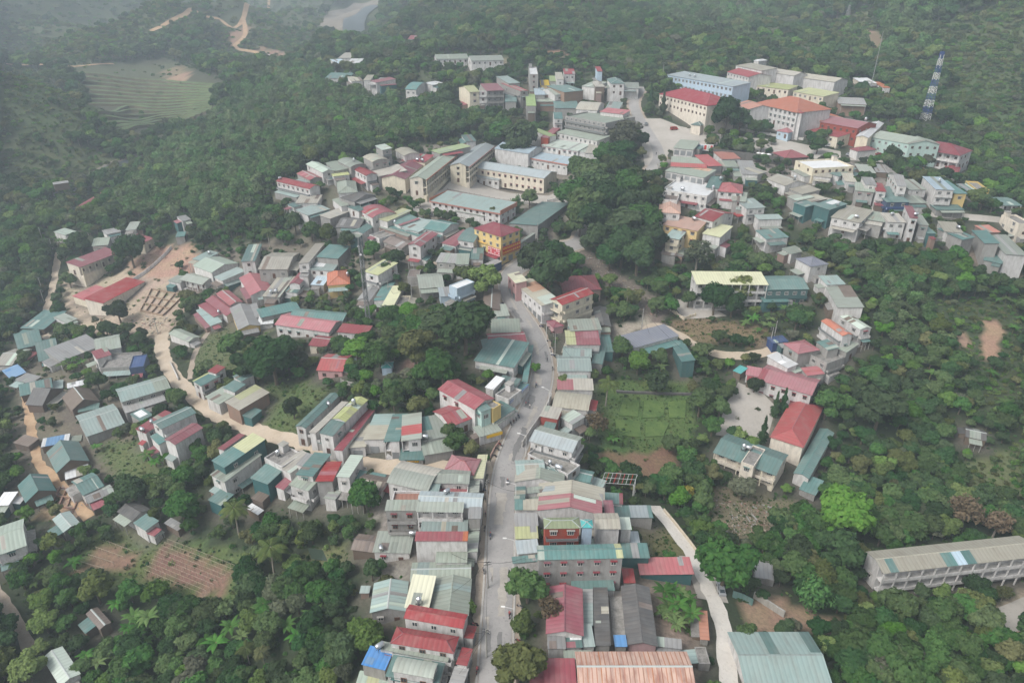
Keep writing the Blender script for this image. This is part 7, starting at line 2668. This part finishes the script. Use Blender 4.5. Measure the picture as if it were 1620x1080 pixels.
# ---- field works
t = obj('bean_trellis', None, loc=tuple(spot(300, 905)))
o_ = np.array(t.location)
M_STICK = plain_mat('bamboo_stick', (.38, .32, .24), .8)
def pxl(a, b_, f):
    return (a[0] * (1 - f) + b_[0] * f, a[1] * (1 - f) + b_[1] * f)
for r_ in range(10):
    a, b_ = pxl((266, 858), (230, 906), r_ / 9), pxl((378, 902), (322, 945), r_ / 9)
    m_ = MB()
    P_ = [spot(*pxl(a, b_, k / 9)) - o_ for k in range(10)]
    for k in range(9):
        m_.tube(P_[k] + [0, 0, 1.5], P_[k + 1] + [0, 0, 1.5], .04, .04, 4)
    m_.build('string_line', [M_STICK], t)
    for k in range(10):
        m_ = MB()
        m_.tube(P_[k] - [0, 0, .2], P_[k] + [0, 0, 1.62], .05, .05, 4)
        obj('stake', mesh_of('stake', m_.v, m_.f, [M_STICK]), t)
tag(t, 'rows of pale bean stakes and strings on the brown field', 'trellis')
t = obj('bean_trellis', None, loc=tuple(spot(150, 890)))
o_ = np.array(t.location)
for r_ in range(5):
    a, b_ = pxl((165, 858), (118, 905), r_ / 4), pxl((212, 876), (150, 912), r_ / 4)
    m_ = MB()
    P_ = [spot(*pxl(a, b_, k / 5)) - o_ for k in range(6)]
    for k in range(5):
        m_.tube(P_[k] + [0, 0, 1.2], P_[k + 1] + [0, 0, 1.2], .05, .05, 4)
    m_.build('string_line', [M_STICK], t)
    for k in range(6):
        m_ = MB()
        m_.tube(P_[k] - [0, 0, .2], P_[k] + [0, 0, 1.3], .05, .05, 4)
        obj('stake', mesh_of('stake', m_.v, m_.f, [M_STICK]), t)
tag(t, 'few short stake rows on the smaller brown plot', 'trellis')

# terraces: stepped banks that follow the slope
M_TERR = soil_mat('terrace_crop', (.065, .102, .037), (.1, .138, .05), .1, .8)
M_TEDGE = soil_mat('terrace_edge', (.1, .09, .055), (.13, .115, .07), .1, .8)
t = obj('terraced_field', None, loc=tuple(spot(240, 160)))
o_ = np.array(t.location)
for r_ in range(15):
    f_ = r_ / 14
    lft = (128 + 18 * f_ + 50 * max(0, f_ - .75), 118 + 96 * f_)
    rgt = (345 - 8 * f_ - 120 * max(0, f_ - .7), 138 + 52 * f_)
    mid = ((lft[0] + rgt[0]) / 2 + 8, (lft[1] + rgt[1]) / 2 + 13 * math.sin(math.pi * (.3 + f_ * .5)) - 9)
    P_ = smooth_line([spot(*lft), spot(*pxl(lft, mid, .5)), spot(*mid), spot(*pxl(mid, rgt, .55)), spot(*rgt)], 5)
    tg = np.gradient(P_, axis=0)
    tg /= np.linalg.norm(tg, axis=1)[:, None]
    nr = np.stack([-tg[:, 1], tg[:, 0]], 1)
    v, fc, fm = [], [], []
    for i, p in enumerate(P_):
        for off, hh in ((-2.2, -.4), (-1.7, 2.0), (1.9, 1.7), (2.6, -.4)):
            q = p + nr[i] * off * (1 + .15 * math.sin(i * 1.7 + r_))
            v.append((q[0] - o_[0], q[1] - o_[1], float(ground(*q)) + hh - o_[2]))
    for i in range(len(P_) - 1):
        for k in range(3):
            fc.append((i * 4 + k, (i + 1) * 4 + k, (i + 1) * 4 + k + 1, i * 4 + k + 1))
            fm.append(0 if k == 1 else 1)
    obj('terrace_bank', mesh_of('terrace_bank', v, fc, [M_TERR, M_TEDGE], fm), t)
tag(t, 'terraced crop field on the hillside across the river', 'field')

# garden beds
M_BED2 = soil_mat('garden_bed', (.06, .115, .025), (.11, .17, .04), .3, 1.5)
for k, (poly, lab) in enumerate([([(985, 632), (1012, 634), (1010, 660), (978, 658)], 'green vegetable bed under the palm'), ([(1018, 634), (1050, 636), (1052, 660), (1016, 662)], 'middle green vegetable bed of the garden'),
                                 ([(1056, 636), (1086, 634), (1084, 662), (1058, 662)], 'green vegetable bed nearest the schoolyard'), ([(972, 664), (1012, 666), (1015, 692), (975, 690)], 'lower green vegetable bed beside the dry thicket'),
                                 ([(1020, 668), (1060, 668), (1050, 690), (1020, 692)], 'lower green vegetable bed in the middle of the garden')]):
    W_ = [spot(*p) for p in poly]
    c = sum(W_) / 4
    v = [(p[0] - c[0], p[1] - c[1], float(ground(p[0], p[1])) - c[2] + hh) for hh in (-.3, .32) for p in W_]
    v[4:] = [(x * .96, y * .96, z) for x, y, z in v[4:]]
    t = obj('vegetable_bed', mesh_of('vegetable_bed', v, BOXF, [M_BED2]), loc=tuple(c))
    tag(t, lab, 'garden bed')
q = [spot(*p) for p in [(488, 872), (528, 868), (530, 885), (494, 890)]]
c = sum(q) / 4
t = obj('fish_pond', mesh_of('fish_pond', [(p[0] - c[0], p[1] - c[1], .25) for p in q], [(0, 1, 2, 3)], [plain_mat('pond_water', (.05, .07, .05), .1)]), loc=tuple(c))
kind(t, 'structure')

# low foundation walls of houses being built
def foundation(pxs, nx_, ny_, m, lab):
    P_ = [spot(*p) for p in pxs]
    c = sum(P_) / 4
    t = obj('foundation', None, loc=tuple(c))
    def at(u, v_):
        return ((P_[0] * (1 - u) + P_[1] * u) * (1 - v_) + (P_[3] * (1 - u) + P_[2] * u) * v_)
    def seg(a, b_):
        d = b_ - a
        n = np.array([-d[1], d[0]]) / (np.hypot(d[0], d[1]) + 1e-9) * .16
        za, zb_ = float(ground(a[0], a[1])) - c[2], float(ground(b_[0], b_[1])) - c[2]
        lo = [(a[0] - n[0] - c[0], a[1] - n[1] - c[1], za - .3), (b_[0] - n[0] - c[0], b_[1] - n[1] - c[1], zb_ - .3), (b_[0] + n[0] - c[0], b_[1] + n[1] - c[1], zb_ - .3), (a[0] + n[0] - c[0], a[1] + n[1] - c[1], za - .3)]
        hh = .8 + rd.uniform(-.15, .15)
        hi = [(x, y, z + .3 + hh) for x, y, z in lo]
        obj('foundation_wall', mesh_of('foundation_wall', lo + hi, BOXF, [m]), t)
    for i in range(nx_ + 1):
        for j in range(ny_):
            seg(at(i / nx_, j / ny_), at(i / nx_, (j + 1) / ny_))
    for j in range(ny_ + 1):
        for i in range(nx_):
            seg(at(i / nx_, j / ny_), at((i + 1) / nx_, j / ny_))
    tag(t, lab, 'foundation')
M_EARTHW = soil_mat('trench_earth', (.27, .19, .13), (.34, .25, .18), .5, 2)
foundation([(222, 492), (258, 500), (290, 468), (240, 458)], 4, 3, M_EARTHW, 'earth-coloured foundation walls on the pale building site')
foundation([(82, 800), (118, 806), (128, 778), (96, 772)], 3, 2, M_BRICKT, 'brick foundation walls beside the hamlet path')

# lattice frame
a, b_, c = spot(950, 778), spot(1000, 794), spot(1003, 786)
t = obj('red_pergola', None, loc=tuple(a))
for k in range(9):
    f_ = k / 8
    p = (a * (1 - f_) + b_ * f_)[:2] - a[:2]
    w_ = (c - b_)[:2] * 1.6
    m_ = MB()
    m_.tube((p[0], p[1], 3.2), (p[0] + w_[0], p[1] + w_[1], 3.4), .08, .08, 4)
    m_.build('crossbar', [M_SRED if k % 2 else M_RIDGE], t)
for s in (0, .5, 1):
    w_ = (c - b_)[:2] * 1.6 * s
    m_ = MB()
    e = (b_ - a)[:2]
    m_.tube((w_[0], w_[1], 3.3 + .1 * s), (e[0] + w_[0], e[1] + w_[1], 3.3 + .1 * s), .08, .08, 4)
    m_.build('beam', [M_RIDGE], t)
    for f_ in (0, 1):
        m_ = MB()
        m_.tube((e[0] * f_ + w_[0], e[1] * f_ + w_[1], -3), (e[0] * f_ + w_[0], e[1] * f_ + w_[1], 3.3), .1, .1, 5)
        m_.build('post', [M_WHITE], t)
tag(t, 'red and white lattice roof frame beside the sage roofs', 'pergola')

# stairs of the red hall
q = spot(1076, 178)
t = obj('entrance_stairs', None, loc=tuple(q), rotz=-.25)
for k in range(9):
    obj('step', box_mesh('step', -2.4, 2.4, -.36 + k * .36, k * .36 + .004, -.4, .16 * (k + 1), M_SRED), t)
tag(t, 'red entrance stairs of the big hall on the square', 'stairs')

# umbrellas by the stall hall
for k, (px, py) in enumerate([(1199, 249), (1206, 250), (1215, 251)]):
    q = spot(px, py)
    t = obj('parasol', None, loc=tuple(q))
    m_ = MB()
    n = 8
    m_.v = [(0, 0, 2.9)] + [(1.5 * math.cos(i * 2 * math.pi / n), 1.5 * math.sin(i * 2 * math.pi / n), 2.25) for i in range(n)]
    m_.f = [(0, i + 1, (i + 1) % n + 1) for i in range(n)]
    obj('canopy', mesh_of('canopy', m_.v, m_.f, [M_WHITE]), t)
    m_ = MB()
    m_.tube((0, 0, -.1), (0, 0, 2.85), .03, .03, 6)
    obj('pole', mesh_of('pole', m_.v, m_.f, [M_DARKM]), t)
    tag(t, ['white parasol at the retaining wall foot, nearest the orange shop', 'middle white parasol at the retaining wall foot', 'white parasol at the retaining wall foot, nearest the stall hall'][k], 'parasol', 'white parasols')

# ---- vehicles and people
M_TYRE = plain_mat('tyre', (.02, .02, .02), .9)
def wheel_mesh(r_, w_):
    m_ = MB()
    m_.tube((0, -w_ / 2, 0), (0, w_ / 2, 0), r_, r_, 12)
    return mesh_of('wheel', m_.v, m_.f, [M_TYRE])
W_CAR, W_BIKE = wheel_mesh(.33, .22), wheel_mesh(.29, .1)

def car(px, py, rz, col, lab, van=False):
    q = spot(px, py)
    t = obj('parked_car', None, loc=(q[0], q[1], q[2] + .14), rotz=rz)
    paint = plain_mat('car_paint', col, .3, .3, amount=0)
    Hh = 1.9 if van else 1.45
    if van:
        prof = [(-2.2, .3), (2.2, .3), (2.25, .8), (1.9, 1.0), (1.4, 1.75), (1.1, Hh), (-2.1, Hh), (-2.25, 1.0)]
    else:
        prof = [(-2.15, .3), (2.15, .3), (2.2, .65), (1.9, .82), (1.0, .92), (.35, 1.38), (-.95, Hh), (-1.75, 1.02), (-2.2, .95)]
    n = len(prof)
    v = []
    for s, k in ((-1, .8), (1, .8)):
        for x, z in prof:
            v.append((x, s * (.84 if z < 1.0 else .66), z))
    f = [tuple(range(n))[::1], tuple(range(2 * n - 1, n - 1, -1))] + [(k, n + k, n + (k + 1) % n, (k + 1) % n) for k in range(n)]
    bm = bmesh.new()
    vs = [bm.verts.new(p) for p in v]
    for fc in f:
        bm.faces.new([vs[i] for i in fc])
    bmesh.ops.recalc_face_normals(bm, faces=bm.faces)
    me = bpy.data.meshes.new('body')
    bm.to_mesh(me)
    bm.free()
    me.materials.append(paint)
    obj('body', me, t)
    g = mesh_of('windscreen', [(1.02, -.62, .95), (1.02, .62, .95), (.4, .56, 1.4), (.4, -.56, 1.4)] if not van else [(1.92, -.66, 1.05), (1.92, .66, 1.05), (1.44, .6, 1.74), (1.44, -.6, 1.74)], [(0, 1, 2, 3)], [M_PANE])
    obj('windscreen', g, t)
    g = mesh_of('rear_window', [(-1.75, .56, 1.05), (-1.75, -.56, 1.05), (-1.02, -.55, 1.44), (-1.02, .55, 1.44)] if not van else [(-2.29, .6, 1.1), (-2.29, -.6, 1.1), (-2.16, -.58, 1.75), (-2.16, .58, 1.75)], [(0, 1, 2, 3)], [M_PANE])
    obj('rear_window', g, t)
    for s in (-1, 1):
        y = s * .79
        obj('side_window', box_mesh('side_window', -1.3, .5, min(y, y * .93), max(y, y * .93), 1.0, 1.3, M_PANE), t)
        obj('headlight', box_mesh('headlight', 2.1, 2.22, s * .62 - .14, s * .62 + .14, .58, .72, M_WHITE), t)
        for x in (-1.35, 1.35):
            obj('wheel', W_CAR, t, loc=(x, s * .74, .33))
    tag(t, lab, 'car')
car(1140, 934, 1.5, (.4, .42, .44), 'silver car parked under the great lane tree')
car(1391, 246, .3, (.3, .02, .03), 'red car in the mint office yard')
car(1066, 206, .2, (.35, .05, .04), 'dark red van at the red hall gate', True)
car(1022, 198, 1.3, (.3, .31, .32), 'grey car on the kerb of the avenue')
car(1310, 232, .2, (.6, .6, .6), 'white van before the pink hall', True)
car(1342, 246, .9, (.45, .46, .48), 'pale car by the small gatehouse')

def bike_parts(col):
    m_ = MB()
    m_.tube((-.35, 0, .55), (.45, 0, .62), .13, .1, 6)
    m_.tube((.45, 0, .6), (.62, 0, .98), .07, .05, 6)
    m_.tube((-.7, 0, .72), (-.2, 0, .55), .09, .12, 6)
    body = mesh_of('body', m_.v, m_.f, [col])
    s_ = MB()
    s_.box(-.65, .1, -.13, .13, .72, .82)
    seat = mesh_of('seat', s_.v, s_.f, [M_BLACK])
    h_ = MB()
    h_.tube((.58, -.34, 1.03), (.58, .34, 1.03), .025, .025, 5)
    bar = mesh_of('handlebar', h_.v, h_.f, [M_DARKM])
    f_ = MB()
    f_.tube((.56, 0, .95), (.72, 0, .3), .035, .03, 5)
    fork = mesh_of('fork', f_.v, f_.f, [M_GALV])
    return body, seat, bar, fork
BIKES = [bike_parts(plain_mat('bike_paint_' + n_, c_, .35)) for n_, c_ in (('red', (.3, .02, .02)), ('black', (.03, .03, .035)), ('blue', (.03, .06, .2)), ('silver', (.3, .3, .31)))]
BIKE_W = ['red', 'black', 'blue', 'silver']

def motorbike(q, rz, k, lab, group=None):
    t = obj('motorbike', None, loc=(q[0], q[1], float(ground(q[0], q[1])) + .15), rotz=rz)
    for n_, me in zip(('body', 'seat', 'handlebar', 'fork'), BIKES[k]):
        obj(n_, me, t)
    for x in (-.62, .7):
        obj('wheel', W_BIKE, t, loc=(x, 0, .29))
    tag(t, lab, 'motorbike', group)
    return t

def person_mesh(pose, name):
    """One continuous body grown from a skeleton of joints."""
    if pose == 'walk':
        J = {'pel': (0, 0, .92, .13), 'waist': (0, 0, 1.08, .125), 'chest': (.01, 0, 1.3, .15), 'neck': (.02, 0, 1.47, .055), 'head': (.03, 0, 1.6, .095), 'crown': (.03, 0, 1.68, .085),
             'hl': (0, .1, .88, .1), 'kl': (.14, .1, .48, .065), 'al': (.12, .1, .07, .045), 'tl': (.27, .1, .03, .04), 'hr': (0, -.1, .88, .1), 'kr': (-.03, -.1, .48, .065), 'ar': (-.22, -.1, .1, .045), 'tr': (-.1, -.1, .03, .04),
             'sl': (.0, .2, 1.4, .065), 'el': (-.08, .25, 1.13, .045), 'wl': (.02, .26, .9, .033), 'fl': (.05, .26, .81, .03), 'sr': (0, -.2, 1.4, .065), 'er': (.02, -.25, 1.13, .045), 'wr': (.16, -.25, .92, .033), 'fr': (.2, -.25, .84, .03)}
    else:
        J = {'pel': (-.2, 0, .9, .14), 'waist': (-.17, 0, 1.04, .13), 'chest': (-.1, 0, 1.26, .15), 'neck': (-.05, 0, 1.42, .055), 'head': (-.02, 0, 1.55, .1), 'crown': (-.02, 0, 1.64, .095),
             'hl': (-.16, .12, .88, .1), 'kl': (.22, .2, .78, .07), 'al': (.14, .19, .38, .05), 'tl': (.28, .19, .34, .04), 'hr': (-.16, -.12, .88, .1), 'kr': (.22, -.2, .78, .07), 'ar': (.14, -.19, .38, .05), 'tr': (.28, -.19, .34, .04),
             'sl': (-.1, .2, 1.36, .065), 'el': (.12, .28, 1.15, .045), 'wl': (.42, .3, 1.08, .033), 'fl': (.52, .3, 1.06, .03), 'sr': (-.1, -.2, 1.36, .065), 'er': (.12, -.28, 1.15, .045), 'wr': (.42, -.3, 1.08, .033), 'fr': (.52, -.3, 1.06, .03)}
    ks = list(J)
    E = [('pel', 'waist'), ('waist', 'chest'), ('chest', 'neck'), ('neck', 'head'), ('head', 'crown')]
    for s in 'lr':
        E += [('pel', 'h' + s), ('h' + s, 'k' + s), ('k' + s, 'a' + s), ('a' + s, 't' + s), ('chest', 's' + s), ('s' + s, 'e' + s), ('e' + s, 'w' + s), ('w' + s, 'f' + s)]
    me = bpy.data.meshes.new(name)
    me.from_pydata([J[k][:3] for k in ks], [(ks.index(a), ks.index(b_)) for a, b_ in E], [])
    o_ = bpy.data.objects.new(name + '_tmp', me)
    COL.objects.link(o_)
    o_.modifiers.new('skin', 'SKIN')
    lay = me.skin_vertices[0].data if me.skin_vertices else None
    if lay is None:
        me.update()
    for i, k in enumerate(ks):
        me.skin_vertices[0].data[i].radius = (J[k][3],) * 2
        me.skin_vertices[0].data[i].use_root = (k == 'pel')
    sb = o_.modifiers.new('sub', 'SUBSURF')
    sb.levels = sb.render_levels = 1
    dg = bpy.context.evaluated_depsgraph_get()
    ev = bpy.data.meshes.new_from_object(o_.evaluated_get(dg))
    bpy.data.objects.remove(o_)
    return ev
PEOPLE = {}
SKIN_C = (.34, .2, .13)
def person(q, rz, pose, top, legs, lab, seat=None):
    if pose not in PEOPLE:
        PEOPLE[pose] = person_mesh(pose, 'body')
    me = PEOPLE[pose].copy()
    me.name = 'body'
    me.materials.clear()
    for n_, c_ in (('shirt', top), ('trousers', legs), ('skin', SKIN_C)):
        me.materials.append(plain_mat(n_, c_, .8, amount=0))
    for p in me.polygons:
        z = p.center.z
        p.material_index = 2 if z > 1.43 or (abs(p.center.y) > .22 and z < 1.1 and pose == 'walk') else 0 if z > .98 else 1
        p.use_smooth = True
    z0 = float(ground(q[0], q[1])) + .15
    t = obj('person', None, loc=(q[0], q[1], z0), rotz=rz)
    obj('body', me, t)
    m_ = MB()
    cx, cz = (.02, 1.63) if pose == 'walk' else (-.03, 1.6)
    n = 8
    for i, (dz, r_) in enumerate([(-.02, .105), (.04, .11), (.09, .085), (.115, .03)]):
        m_.v += [(cx - .015 + r_ * math.cos(k * 2 * math.pi / n), r_ * math.sin(k * 2 * math.pi / n), cz + dz) for k in range(n)]
    for i in range(3):
        for k in range(n):
            m_.f.append((i * n + k, i * n + (k + 1) % n, (i + 1) * n + (k + 1) % n, (i + 1) * n + k))
    m_.f.append(tuple(range(3 * n, 4 * n)))
    obj('hair' if pose == 'walk' else 'helmet', mesh_of('hair', m_.v, m_.f, [M_BLACK if pose == 'walk' else M_SRED]), t)
    tag(t, lab, 'person')

for px, py, rz, k, sh_, lab in [(803, 765, 1.4, 1, (.1, .1, .12), 'rider going uphill past the mossy shop front'), (755, 1063, 1.4, 0, (.25, .05, .06), 'rider near the lowest shop fronts at the bottom edge'),
                                (848, 612, 1.3, 1, (.12, .14, .2), 'rider at the middle of the bend'), (806, 975, 1.5, 0, (.3, .06, .06), 'rider by the verge below the great roadside tree'), (776, 850, 4.6, 2, (.08, .08, .09), 'rider on the market side below the open deck')]:
    q = spot(px, py)
    motorbike(q, rz, k, f'{BIKE_W[k]} motorbike carrying the ' + lab, 'motorbikes on the road')
    person(q, rz, 'ride', sh_, (.04, .045, .07), 'dark-helmeted ' + lab if False else lab.replace('rider', 'person in a helmet riding a motorbike'))
for i, (px, py, rz, k, w_) in enumerate([(808, 672, .3, 1, 'first in the row under the yellow sign'), (812, 668, .3, 0, 'second in the row under the yellow sign'), (816, 664, .3, 3, 'third in the row under the yellow sign'), (820, 660, .4, 2, 'fourth in the row under the yellow sign'),
                                         (768, 792, .1, 1, 'before the roadside sage strip below the lane'), (768, 815, .1, 0, 'before the open upper deck'), (767, 838, 3.0, 1, 'before the white end wall'), (765, 905, .2, 3, 'before the widest market hall'),
                                         (868, 520, 2.0, 1, 'before the maroon kiosk'), (874, 528, 2.0, 0, 'next to the maroon kiosk, downhill'), (783, 425, .5, 1, 'at the junction before the yellow building'), (790, 422, .5, 2, 'under the yellow junction building corner'),
                                         (874, 585, 3.0, 1, 'before the white-sided shop'), (790, 705, 1.0, 0, 'by the brick planter wall'), (786, 712, 1.0, 1, 'lower by the brick planter wall'), (1215, 232, .4, 1, 'on the square by the clipped trees')]):
    motorbike(spot(px, py), rz + 1.57, k, f'{BIKE_W[k]} motorbike parked {w_}', 'motorbikes parked along the road')
_ml = smooth_line([spot(*p) for p in MAIN], 2.0)
_used = set()
rm = random.Random(9)
for i in range(4, len(_ml) - 20, 2):
    for sd in (-1, 1):
        if rm.random() > .36:
            continue
        tg_ = _ml[i + 1] - _ml[i]
        tg_ = tg_ / np.linalg.norm(tg_)
        p = _ml[i] + np.array([-tg_[1], tg_[0]]) * sd * rm.uniform(4.1, 4.9)
        if in_foot(p[0], p[1], -1):
            continue
        h_ = min(HOUSES, key=lambda h_: np.hypot(h_['cen'][0] - p[0], h_['cen'][1] - p[1]))
        k = rm.randrange(4)
        lab = f"{BIKE_W[k]} motorbike on the verge by the roof {h_['where']}".replace(',', '')
        if lab in _used or len(lab.split()) > 16:
            continue
        _used.add(lab)
        motorbike(p, math.atan2(tg_[1], tg_[0]) + rm.uniform(.8, 1.6), k, lab, 'motorbikes parked along the road')
for px, py, rz, sh_, lg_, lab in [(866, 572, 1.5, (.05, .06, .09), (.04, .04, .05), 'person in dark clothes walking up the bend'), (832, 642, .5, (.3, .08, .1), (.05, .05, .07), 'person in red among the group at the awnings'),
                                  (836, 640, 2.5, (.1, .12, .2), (.05, .05, .06), 'person in blue among the group at the awnings'), (838, 646, 4.0, (.5, .5, .48), (.05, .05, .06), 'person in white among the group at the awnings'),
                                  (1038, 246, 1.0, (.04, .05, .07), (.04, .04, .05), 'person in black crossing the avenue'), (845, 420, 1.0, (.2, .2, .22), (.05, .05, .06), 'person in grey at the junction under dark trees'),
                                  (762, 748, .4, (.35, .3, .1), (.06, .06, .08), 'person in yellow at the sand lane mouth'), (872, 560, 4.2, (.3, .32, .35), (.08, .08, .1), 'person in pale grey by the lamp at the upper bend')]:
    person(spot(px, py), rz, 'walk', sh_, lg_, lab)

# ---- loose stones and planks on the sites: past counting
rk = np.random.RandomState(8)
m_ = MB()
for poly, n in [([(1130, 790), (1230, 800), (1215, 850), (1150, 845)], 240), ([(205, 500), (265, 500), (255, 530), (215, 528)], 170), ([(215, 400), (300, 395), (290, 425), (215, 432)], 60), ([(1540, 395), (1600, 410), (1610, 435), (1560, 425)], 110), ([(900, 405), (935, 402), (1055, 492), (1035, 508), (960, 450)], 220), ([(90, 770), (140, 770), (140, 805), (90, 815)], 70)]:
    xs_, ys_ = [p[0] for p in poly], [p[1] for p in poly]
    c_ = 0
    while c_ < n:
        px, py = rk.uniform(min(xs_), max(xs_)), rk.uniform(min(ys_), max(ys_))
        if not inside(np.array([px]), np.array([py]), poly)[0]:
            continue
        c_ += 1
        q = spot(px, py)
        s = rk.uniform(.12, .42)
        lx = s * (rk.uniform(3, 8) if rk.uniform() < .15 else 1)
        a = rk.uniform(0, 3.14)
        v = box_v(-lx / 2, lx / 2, -s / 2, s / 2, -.1, s * .6)
        v = [(q[0] + x * math.cos(a) - y * math.sin(a), q[1] + x * math.sin(a) + y * math.cos(a), q[2] + z + rk.uniform(-.05, .05)) for x, y, z in v]
        m_.add(v, BOXF, rk.randint(0, 3))
rb = m_.build('rubble', [M_CONC, M_BRICKT, M_STICK])
kind(tag(rb, 'loose stones, bricks and planks on the building sites and banks', 'rubble'), 'stuff')
# ------------------------------------------------------------------ the air
hz = bpy.data.materials.new('haze')
hz.use_nodes = True
hn = hz.node_tree
hn.nodes.clear()
ho = hn.nodes.new('ShaderNodeOutputMaterial')
hv = hn.nodes.new('ShaderNodeVolumePrincipled')
hv.inputs['Color'].default_value = (.77, .89, 1.0, 1)
hv.inputs['Density'].default_value = .00041
hv.inputs['Anisotropy'].default_value = .2
hn.links.new(hv.outputs[0], ho.inputs['Volume'])
zt = float(GZ.max()) + 25
haze = kind(obj('haze', box_mesh('haze', GX[0] - 5, GX[-1] + 5, GY[0] - 5, GY[-1] + 5, float(GZ.min()) - 1.5, max(zt, CAM_Z + 20), hz)), 'stuff')
tag(haze, 'pale grey haze hanging over the valley and hills', 'haze')
